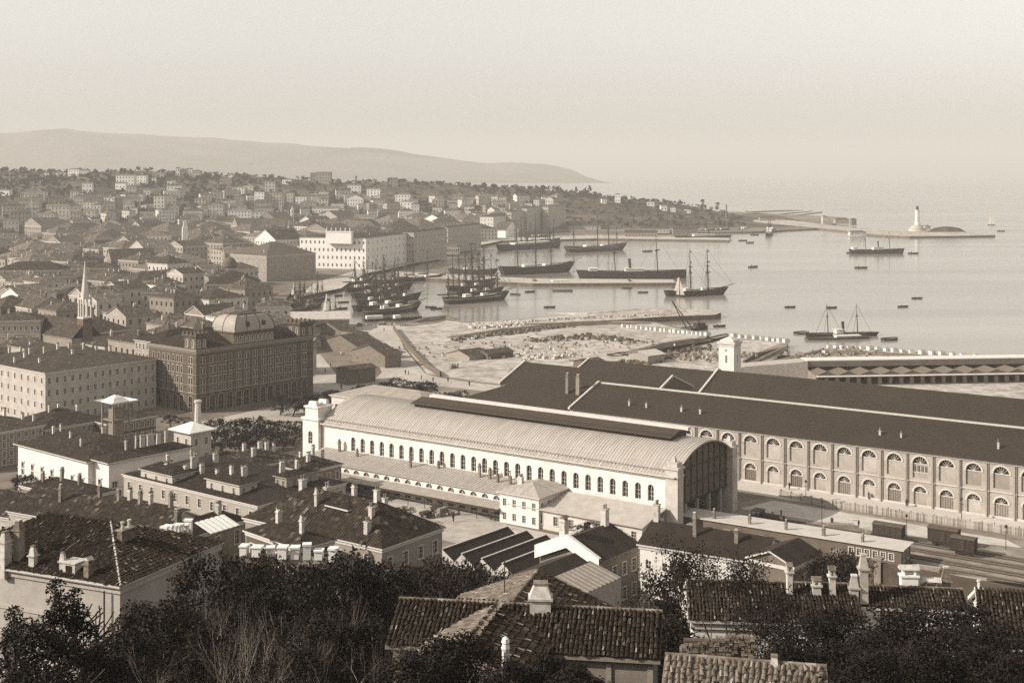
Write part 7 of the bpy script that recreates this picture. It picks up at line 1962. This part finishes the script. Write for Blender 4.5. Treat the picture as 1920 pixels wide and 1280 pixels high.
tile_field(r, roof_of(r), [(-.3, -.3, zt), (l2 + .3, -.3, zt), (l2 + .3, l1 * .5, zr), (-.3, l1 * .5, zr)], seed=12)
ridge_caps(r, (-.3, l1 * .5, zr + .02), (l2 + .3, l1 * .5, zr + .02), TILEL)
chim_px(r, 1704, 1106, 90.0, .9, 1.3, .7, plaster(.82, .05), 0); chim_px(r, 1745, 1108, 90.0, .3, 1.2, .6, CHIMG, 0); chim_px(r, 1773, 1098, 90.5, .3, .6, .5, CHIMG, 2); chim_px(r, 1836, 1126, 88.0, .9, .42, .4, plaster(.78, .3), 1)
th = R(-14); P = (xat(1852, 76), 76.0); ze = zat(1215, 76.0); zg = 46; h = ze - zg
r = house('tiled_house', 'tiled roof at the right picture edge over a scrap of white wall', 'house', P, zg, th, 6, 8.5, h, 'gx', .42, .3, plaster(.75, .3), BLACKISH, [], [], True, (), None, foot=4)
zt = h + .22; hw = 8.5 * .5 + .3; zr = zt + hw * .42
tile_field(r, roof_of(r), [(-.3, -.3, zt), (6.3, -.3, zt), (6.3, 4.25, zr), (-.3, 4.25, zr)], seed=13, keep=300)
# bottom right: mossy roof and ruined stone wall
th = R(-12); P = (xat(1243, 52), 52.0); ze = zat(1372, 52.0); zg = 56.2; h = 2.6
r = house('mossy_roofed_shed', 'shed with pale lichen covered roof and stub chimney at the bottom edge', 'shed', P, ze - h, th, 6.2, 7.2, h, 'gx', .40, .25, plaster(.4, .4), TILEL, [], [], True, (), None, foot=4)
zt = h + .22; hw = 3.6 + .25; zr = zt + hw * .40
tile_field(r, roof_of(r), [(-.25, -.25, zt), (6.45, -.25, zt), (6.45, 3.6, zr), (-.25, 3.6, zr)], per=.25, course=.34, mat=TILEL, seed=14)
ridge_caps(r, (-.25, 3.6, zr), (6.45, 3.6, zr), TILEL)
chim_px(r, 1452, 1266, 54.5, .05, .42, .4, CHIMW, 2)
sw = thing('stone_wall', 'ruined stone garden wall of flat rubble courses with a gap hole', 'wall', AT(1281, 1236, 57.5), R(-3))
rg = random.Random(5)
mb = MB(); mb.box(.05, 3.05, .08, .42, -2.2, .82); mb.build('core', plain('wall_mortar', .09, .3, 3), sw)
stm = []
for k in range(4):
    m = MB(); m.cbox(0, 0, 0, .12 + .05 * k, .34, .085, 0, 0, .88); stm.append(m.mesh('stone', [island('rubble_stone', .08, .26)]))
for c in range(15):
    x = rg.uniform(-.2, 0)
    top = .95 + .45 * 0
    while x < 3.05:
        k = rg.randrange(4); w = .12 + .05 * k
        zz = -.3 + c * .092
        if zz < .62 + x * .2 and not (2.25 < x + w * .5 < 2.55 and -.05 < zz < .55):
            o = link('stone', stm[k], sw); o.location = (x + w * .5, .1 + rg.uniform(-.06, .05), zz); o.rotation_euler = (rg.uniform(-.05, .05), rg.uniform(-.06, .06), rg.uniform(-.12, .12))
        x += w + .025
th = R(-20); r = house('corner_roof_house', 'mossy roof corner just showing at the bottom right edge', 'house', (xat(1790, 50), 50.0), zat(1425, 50) - 3, R(-20), 6, 5, 3.0, 'gx', .5, .3, plaster(.3), TILEL, [], [], True, (), None, foot=4)
# ================================================================== trees and scrub
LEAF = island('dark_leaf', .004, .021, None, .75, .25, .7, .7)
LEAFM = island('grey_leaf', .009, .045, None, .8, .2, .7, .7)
BARK = plain('bark', .07, .4, 4); TWIG = island('pale_twig', .09, .4, None, .85, .1, .2)
def leaf_mesh(name, clumps, per, size, mat, rg, flat=.0, asp=.5):
    """clumps: (centre, radius); leaves are folded diamond faces"""
    n = sum(max(3, int(per * (r ** 2))) for _, r in clumps)
    V = np.empty((n * 4, 3)); k = 0
    for c, r in clumps:
        m = max(3, int(per * (r ** 2)))
        for _ in range(m):
            while True:
                p = Vector((rg.uniform(-1, 1), rg.uniform(-1, 1), rg.uniform(-1, 1)))
                if p.length <= 1: break
            p = p * (.55 + .45 * p.length) if rg.random() < .8 else p
            q = Vector(c) + Vector((p.x * r, p.y * r, p.z * r * .8))
            d = Vector((rg.gauss(0, 1), rg.gauss(0, 1), rg.gauss(0, .7) + .25)).normalized()
            w = d.cross(Vector((rg.gauss(0, 1), rg.gauss(0, 1), rg.gauss(0, 1)))).normalized()
            s = size * rg.uniform(.6, 1.35)
            V[k] = q - d * s * .5; V[k + 1] = q + w * s * asp * .5; V[k + 2] = q + d * s * .5; V[k + 3] = q - w * s * asp * .5
            k += 4
    V = V[:k]
    me = bpy.data.meshes.new(name)
    F_ = np.arange(k).reshape(-1, 4)
    me.from_pydata(V.tolist(), [], F_.tolist()); me.materials.append(mat)
    return me
def branch_mesh(name, rg, h, spread_, depth, r0, mat, splits=3, lean=.0, tips=None, up=.5, nsides=5):
    mb = MB()
    def grow(p, d, L, r, lev):
        n = 3; q = p
        for i in range(n):
            d = (d + Vector((rg.gauss(0, .16), rg.gauss(0, .16), rg.gauss(0, .08) + .05 * up))).normalized()
            e = q + d * (L / n); ra = r * (1 - .3 * i / n); rb = r * (1 - .3 * (i + 1) / n)
            mb.tube(q, e, ra, rb, nsides if lev < 2 else 3, 0, False); q = e
            if lev < depth and i > 0 or lev == 0 and i == n - 1:
                for _ in range(splits if i == n - 1 else 1):
                    a = rg.uniform(0, 6.28); s = rg.uniform(.5, 1.0) * spread_
                    nd = (d + Vector((math.cos(a) * s, math.sin(a) * s, rg.uniform(0, .5) * up))).normalized()
                    if lev < depth: grow(q, nd, L * rg.uniform(.55, .8), rb * .62, lev + 1)
        if tips is not None and lev >= depth - 1: tips.append(q)
    grow(Vector((0, 0, -.6)), Vector((lean, 0, 1)).normalized(), h * .42, r0, 0)
    return mb.mesh(name, [mat])
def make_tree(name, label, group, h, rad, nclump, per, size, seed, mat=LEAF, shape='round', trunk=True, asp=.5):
    rg = random.Random(seed); t_ = thing(name, label, 'tree' if 'tree' in name else 'shrub', (0, 0, 0), 0, group)
    tips = []
    tm = branch_mesh('trunk', rg, h, .9, 2, h * .035, BARK, 3, 0, tips)
    link('trunk', tm, t_)
    cl = []
    for i in range(nclump):
        f = rg.random()
        if shape == 'round':
            z = h * (.3 + .66 * f); R_ = rad * math.sqrt(max(.08, 1 - ((f - .42) / .62) ** 2))
        elif shape == 'cone':
            z = h * (.12 + .86 * f); R_ = rad * max(.1, (1 - f) ** .75)
        elif shape == 'bush':
            z = h * (.02 + .85 * f); R_ = rad * math.sqrt(max(.08, 1 - (f) ** 2))
        a = rg.uniform(0, 6.283); q = R_ * math.sqrt(rg.random())
        cl.append(((q * math.cos(a), q * math.sin(a), z), rad * rg.uniform(.14, .3)))
    link('crown', leaf_mesh('crown', cl, per, size, mat, rg, asp=asp), t_)
    return t_
NEARG = 'dark leafy trees in the gardens below the camera'
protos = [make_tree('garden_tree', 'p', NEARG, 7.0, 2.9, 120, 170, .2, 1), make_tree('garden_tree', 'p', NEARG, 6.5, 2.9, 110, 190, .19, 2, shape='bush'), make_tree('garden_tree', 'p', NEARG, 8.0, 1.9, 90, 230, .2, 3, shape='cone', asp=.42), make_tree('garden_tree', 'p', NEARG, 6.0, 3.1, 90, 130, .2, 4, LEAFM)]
used = set()
def put(px, pyt, Y, k, label, height=None, rz=None, sc=None, zoff=0):
    """tree with its top at a picture point, standing on the slope at distance Y"""
    x = xat(px, Y); zg = zslope(x, Y) - .2; zt = zat(pyt, Y)
    base = (7.0, 6.5, 8.0, 6.0)[k]; s = max(.35, (zt - zg) / base / .98) if sc is None else sc
    sx = min(s, 1.25) * rng.uniform(.9, 1.1)
    if k not in used:
        used.add(k); o = protos[k]; o.location = (x, Y, zg); o.scale = (sx, sx, s); o.rotation_euler = (0, 0, rng.uniform(0, 6)); o['label'] = label
    else: o = copy_thing(protos[k], (x, Y, zg), rng.uniform(0, 6), label, (sx, sx, s))
    return o
NT_ = [
    (112, 1082, 60, 2, 'tall pointed laurel rising before the pale flank of the big hip roofed house'),
    (146, 1100, 61, 2, 'second laurel spire close to the drain pipe of the hip roofed house'),
    (30, 1132, 56, 2, 'bushy laurel at the left picture edge'),
    (75, 1150, 54, 1, 'dense bush filling the lower left corner'),
    (170, 1195, 62, 1, 'leafy bush under the corner of the hip roofed house'),
    (235, 1168, 66, 1, 'dark bush against the shaded side of the hip roofed house'),
    (300, 1140, 72, 3, 'grey leaved tree before the shaded tall window'),
    (350, 1135, 75, 1, 'dark bush right of the shaded tall window'),
    (395, 1060, 92, 3, 'grey leaved tree behind the right eave of the hip roofed house'),
    (590, 1060, 88, 0, 'round dark tree left of the big evergreen'),
    (650, 1038, 90, 0, 'big dark evergreen in front of the windowed house'),
    (710, 1055, 92, 0, 'round evergreen touching the windowed house front'),
    (610, 1130, 74, 1, 'dark bush below the big evergreen'),
    (700, 1150, 74, 1, 'dark bush beside the cottage roof'),
    (800, 1058, 130, 3, 'grey leaved shrub tree before the market sheds'),
    (860, 1062, 128, 3, 'second grey shrub tree before the market sheds'),
    (905, 1075, 118, 3, 'shrub tree near the flag pole'),
    (770, 1085, 104, 3, 'shrub tree over the cottage ridge'),
    (840, 1090, 100, 3, 'low shrub behind the cottage ridge'),
    (820, 1178, 58, 1, 'very dark bush in front of the cottage roof'),
    (870, 1170, 57, 1, 'very dark bush left of the cottage wing'),
    (770, 1210, 55, 1, 'dark bush at the cottage corner'),
    (960, 1228, 53, 1, 'dark bush hiding the cottage wing front'),
    (1030, 1212, 54, 1, 'dark bush below the broad tile roof'),
    (1080, 1232, 52, 1, 'dark bush under the cottage eave'),
    (560, 1200, 60, 1, 'low bush among the bare shrubs'),
    (1260, 1062, 108, 3, 'grey tree left of the open crowned tree'),
    (1250, 1100, 92, 1, 'dark bush beside the tiled house gable'),
    (1262, 1150, 80, 1, 'dark tree between cottage and tiled house'),
    (1500, 1150, 72, 0, 'black crowned tree before the brick chimneys'),
    (1560, 1142, 74, 0, 'black crowned tree under the buff chimney'),
    (1620, 1175, 66, 1, 'dark bush below the lower tiled house'),
    (1680, 1140, 73, 0, 'dense dark tree under the limewashed chimney'),
    (1745, 1148, 72, 0, 'dense dark tree before the lower tiled house'),
    (1810, 1140, 74, 0, 'dense dark tree by the ornate finial'),
    (1850, 1180, 66, 0, 'dark tree near the right edge roof'),
    (1480, 1190, 60, 1, 'dark bush right of the ruined stone wall'),
    (1560, 1190, 60, 1, 'dark bush in the lower right gardens'),
    (1650, 1200, 58, 1, 'wide dark bush in the lower right gardens'),
    (1740, 1195, 58, 1, 'dark bush beneath the dense trees'),
    (1830, 1200, 58, 1, 'dark bush beneath the right edge roof'),
    (1895, 1215, 56, 1, 'dark bush at the right picture edge'),
    (1545, 1052, 150, 3, 'wispy tree between the chimneys and the platform building'),
    (1590, 1045, 150, 3, 'second wispy tree near the platform building'),
    (1620, 1215, 52, 1, 'low dark bush near the bottom right corner'),
    (1710, 1225, 52, 1, 'low dark bush at the bottom right'),
    (450, 1062, 118, 3, 'grey shrub tree under the white capped row'),
    (500, 1058, 116, 3, 'second grey shrub tree under the white capped row'),
    (545, 1060, 112, 0, 'dark tree under the right end of the white capped row'),
    (470, 1090, 98, 1, 'dark bush below the white capped row'),
    (520, 1100, 94, 1, 'second dark bush below the white capped row'),
    (430, 1120, 84, 1, 'dark bush behind the bare shrubs'),
    (265, 1120, 88, 1, 'dark bush pressed against the shaded house side'),
    (330, 1100, 96, 1, 'dark bush at the far end of the shaded house side'),
]
for px, pyt, Y, k, lab in NT_: put(px, pyt, Y, k, lab)
# open crowned tree on the right
rg = random.Random(21); tips = []
ot = thing('open_crowned_tree', 'tall open crowned tree with forked trunk and thin leaves before the whitewashed house', 'tree', (xat(1352, 78), 78, zslope(0, 78) - .3))
hh = zat(992, 78) - ot.location.z
link('trunk', branch_mesh('trunk', rg, hh * .80, .7, 4, .17, plain('dark_bark', .03, .4, 4), 3, .02, tips, .75), ot)
link('crown', leaf_mesh('crown', [(t, .8) for t in tips if t.z > hh * .25], 34, .16, LEAF, rg), ot)
# bare twiggy shrubs
bare = []
for s in range(3):
    rg = random.Random(40 + s); b = thing('bare_shrub', 'p', 'shrub', (0, 0, 0), 0, 'bare twiggy shrubs on the slope')
    mb_ = None
    tips = []
    link('stem', branch_mesh('stem', rg, 6.0, .55, 4, .065, TWIG, 2, .1 * (s - 1), tips, .8, 4), b)
    link('twigs', leaf_mesh('twigs', [(t, .35) for t in tips], 45, .12, LEAFM, rg, asp=.25), b, 'stuff')
    bare.append(b)
BS = [(440, 1085, 78), (470, 1075, 82), (500, 1090, 76), (530, 1110, 70), (480, 1130, 66), (450, 1150, 62), (545, 1150, 64), (600, 1100, 80), (580, 1170, 60), (640, 1160, 62), (690, 1180, 60), (510, 1200, 55), (420, 1130, 70), (400, 1180, 60), (360, 1200, 58), (660, 1220, 54), (620, 1190, 56), (455, 1215, 53), (740, 1090, 92), (1440, 1140, 70), (780, 1105, 96), (560, 1080, 86), (900, 1090, 104), (1185, 1095, 100), (1500, 1120, 66), (1590, 1150, 62), (1690, 1170, 60), (1780, 1140, 64), (1400, 1090, 84), (250, 1170, 60), (310, 1180, 58)]
BLAB = ['bare shrub nearest the awning', 'bare forked shrub over the grey thicket', 'bare shrub with crossing pale stems', 'bare shrub with leaning pale stems', 'bare shrub low in the thicket', 'bare shrub at the thicket edge', 'bare shrub in the middle of the slope', 'bare shrub against the big evergreen', 'bare shrub below the evergreen', 'bare shrub beside the cottage bushes', 'bare shrub left of the cottage roof corner', 'low bare shrub near the bottom edge', 'bare shrub right of the shaded window', 'bare shrub below the shaded house side', 'low bare shrub under the shaded house side', 'small bare shrub at the bottom edge', 'small bare shrub by the evergreen foot', 'thin bare shrub at the bottom edge', 'bare shrub above the cottage ridge', 'bare shrub over the ruined stone wall', 'bare shrub before the shed gables', 'bare shrub under the white capped row', 'bare shrub near the flag pole', 'bare shrub against the damp shaded wall', 'bare shrub before the black crowned trees', 'bare shrub under the buff chimney', 'bare shrub in the lower right gardens', 'bare shrub before the ornate finial', 'bare shrub beside the open crowned tree', 'low bare shrub before the shaded house corner', 'low bare shrub right of the house corner']
for i, ((px, pyt, Y), lab) in enumerate(zip(BS, BLAB)):
    x = xat(px, Y); zg = zslope(x, Y) - .1; s = max(.3, (zat(pyt, Y) - zg) / 6.4)
    sx = min(1.2, s)
    if i < 3: o = bare[i]; o.location = (x, Y, zg); o.scale = (sx, sx, s); o['label'] = lab
    else: copy_thing(bare[i % 3], (x, Y, zg), rng.uniform(0, 6), lab, (sx, sx, s))
# undergrowth covering the slope
rg = random.Random(77); cl = []
for _ in range(2600):
    y = 26 + 150 * rg.random() ** 1.25; x = rg.uniform(-.45, .45) * y
    if any(0 < (Vector((x, y)) - O).dot(a) < l2 and 0 < (Vector((x, y)) - O).dot(b) < l1 for O, a, b, l2, l1 in TAKEN[-40:]): continue
    cl.append(((x, y, zslope(x, y) + .25), rg.uniform(.5, 1.1)))
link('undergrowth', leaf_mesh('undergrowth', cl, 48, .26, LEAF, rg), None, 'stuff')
fp = thing('flag_pole', 'thin dark pole standing behind the cottage ridge', 'pole', (xat(946, 80), 80, zslope(0, 80)))
mb = MB(); hh = zat(1052, 80) - fp.location.z; mb.tube((0, 0, -.5), (0, 0, hh), .05, .035, 6); mb.build('pole', IRON, fp)

# ---- park trees round the station square
PARKG = 'park trees round the station square'
pp = [make_tree('park_tree', 'p', PARKG, 9.0, 4.2, 60, 22, .62, 11), make_tree('park_tree', 'p', PARKG, 8.0, 3.6, 55, 26, .55, 12)]
PT = [(405, 785, 830), (430, 795, 838), (455, 785, 835), (480, 782, 832), (505, 790, 836), (530, 788, 830), (548, 800, 836), (420, 812, 850), (450, 815, 852), (500, 812, 850), (470, 805, 846), (530, 812, 845), (525, 742, 778), (550, 745, 780), (575, 740, 778), (600, 735, 775), (625, 732, 770), (645, 738, 772), (590, 752, 785), (630, 750, 782), (675, 722, 752), (700, 720, 750), (725, 716, 748), (745, 708, 745), (690, 728, 756), (775, 715, 758), (800, 716, 758), (780, 725, 762), (840, 735, 762), (865, 732, 760), (855, 740, 766), (400, 830, 870), (320, 778, 800), (345, 782, 802), (360, 880, 930), (95, 895, 945), (45, 890, 935), (760, 950, 968), (740, 955, 972), (1090, 985, 1010), (1110, 980, 1005), (1135, 985, 1008), (1290, 985, 1005), (1330, 990, 1008), (560, 790, 812), (385, 800, 835)]
def pw(px, py):
    opts = [(430, 800, 'in the dark garden clump by the tall flue'), (530, 800, 'in the garden clump nearer the hall'), (590, 750, 'in the grove before the grand building arcade'), (700, 725, 'in the grove by the harbour road'), (790, 720, 'in the pair behind the hall roof'), (850, 738, 'beside the warehouse annex'), (340, 790, 'at the foot of the corner apartment block'), (70, 900, 'in the palazzo garden'), (750, 955, 'on the station forecourt'), (1110, 985, 'beside the station pavilion'), (1310, 990, 'along the platform building')]
    return min(opts, key=lambda o: abs(o[0] - px) + abs(o[1] - py))[2]
for i, (px, pyt, pyb) in enumerate(PT):
    p = W(px, pyb, 2.0) if pyb < 960 else W(px, pyb, 4.0); hgt = (pyb - pyt) * p.y / F
    k = i % 2; s = hgt / (9.0, 8.0)[k]; lab = 'dark round park tree ' + pw(px, pyt)
    w = min(1.4, max(.75, s * 1.5))
    if i < 2: o = pp[i]; o.location = p; o.scale = (w, w, s); o['label'] = lab
    else: copy_thing(pp[k], p, rng.uniform(0, 6), lab, (w, w, s))
# ---- the wooded hill: crowns that read as one mass
rg = random.Random(99); cl = []
for _ in range(9000):
    px = rg.uniform(-20, 1400); t_ = rg.random()
    x_ = None
    y = rg.uniform(1300, 2050); x = xat(px, y)
    z = zhead(x, y)
    if z < 6 and px < 1000: continue
    if z < 2.3: continue
    dens = .30
    pyp = HOR + (H - z) * F / y
    if pyp < 352 + max(0, px - 700) * .055: dens = .95
    if 250 < px < 400 and 365 < pyp < 420: dens = .95
    if px < 170 and 335 < pyp < 372: dens = .9
    if 360 < px < 480 and 330 < pyp < 365: dens = .95
    if 560 < px < 680 and 340 < pyp < 400: dens = .8
    if rg.random() > dens * .75: continue
    if any(0 < (Vector((x, y)) - O).dot(a) < l2 and 0 < (Vector((x, y)) - O).dot(b) < l1 for O, a, b, l2, l1 in TAKEN): continue
    s = rg.uniform(2.0, 4.2)
    for q in range(3): cl.append(((x + rg.uniform(-1, 1) * s * .6, y + rg.uniform(-1, 1) * s * .6, z + s * rg.uniform(.5, 1.3)), s * rg.uniform(.5, .85)))
link('wood', leaf_mesh('wood', cl, 2.6, 1.9, island('hill_leaf', .02, .07, None, .9, .05, .3), rg, asp=.8), None, 'stuff')
# a few trees breaking the skyline
sk = []
for px, pyt, w in ((1080, 349, 4), (1097, 350, 4), (1106, 347, 5), (165, 319, 6), (75, 318, 7), (8, 314, 9), (668, 330, 3), (1318, 374, 6), (1345, 380, 6), (1275, 371, 5), (150, 316, 6)):
    y = 1960; x = xat(px, y); z = zhead(x, y); hgt = max(4, zat(pyt, y) - z)
    t_ = thing('hill_tree', 'lone tree breaking the skyline %s' % ('above the barracks' if 1050 < px < 1120 else 'at the tip of the headland' if px > 1200 else 'over the terraced hill' if px > 500 else 'above the left villas' if px > 60 else 'at the left picture edge'), 'tree', (x, y, z), 0, 'trees on the hill skyline')
    mb = MB(); mb.tube((0, 0, -1), (0, 0, hgt * .6), .4, .2, 5); mb.build('trunk', BARK, t_)
    link('crown', leaf_mesh('crown', [((rg.uniform(-.3, .3) * w, rg.uniform(-.3, .3) * w, hgt * rg.uniform(.4, .95)), w * .4) for _ in range(7)], 8, 1.4, MATS['hill_leaf'], rg, asp=.8), t_)
# ================================================================== things that look alike are told apart by their order in the row
_ORD = ('first', 'second', 'third', 'fourth', 'fifth', 'sixth', 'seventh', 'eighth', 'ninth', 'tenth', 'eleventh', 'twelfth', 'thirteenth', 'fourteenth', 'fifteenth', 'sixteenth', 'seventeenth', 'eighteenth', 'nineteenth', 'twentieth', 'twenty-first', 'twenty-second', 'twenty-third')
_by = {}
for o in SC.objects:
    if 'label' in o and o.parent is None: _by.setdefault(o['label'], []).append(o)
for lab, os_ in _by.items():
    if len(os_) < 2: continue
    os_.sort(key=lambda o: o.location.x / o.location.y)
    for i, o in enumerate(os_):
        n = len(os_)
        s = ('leftmost' if i == 0 else 'rightmost' if i == n - 1 else 'middle' if n == 3 else _ORD[min(i, 22)] + ' from left') if n > 2 else ('left of two' if i == 0 else 'right of two')
        o['label'] = lab + ', ' + s
# ================================================================== air
t = NT('haze_air')
t.n.remove(t.b)
pv = t.new('ShaderNodeVolumePrincipled')
pv.inputs['Color'].default_value = (0.97, 0.93, 0.88, 1)
pv.inputs['Density'].default_value = HAZE_DENSITY
pv.inputs['Anisotropy'].default_value = 0.0
mo = [n for n in t.n if n.type == 'OUTPUT_MATERIAL'][0]
t.link(pv.outputs[0], mo.inputs['Volume'])
mb = MB(); mb.box(-26000, 26000, -300, 26500, -3, 470)
mb.build('haze', t.m, kind='stuff')
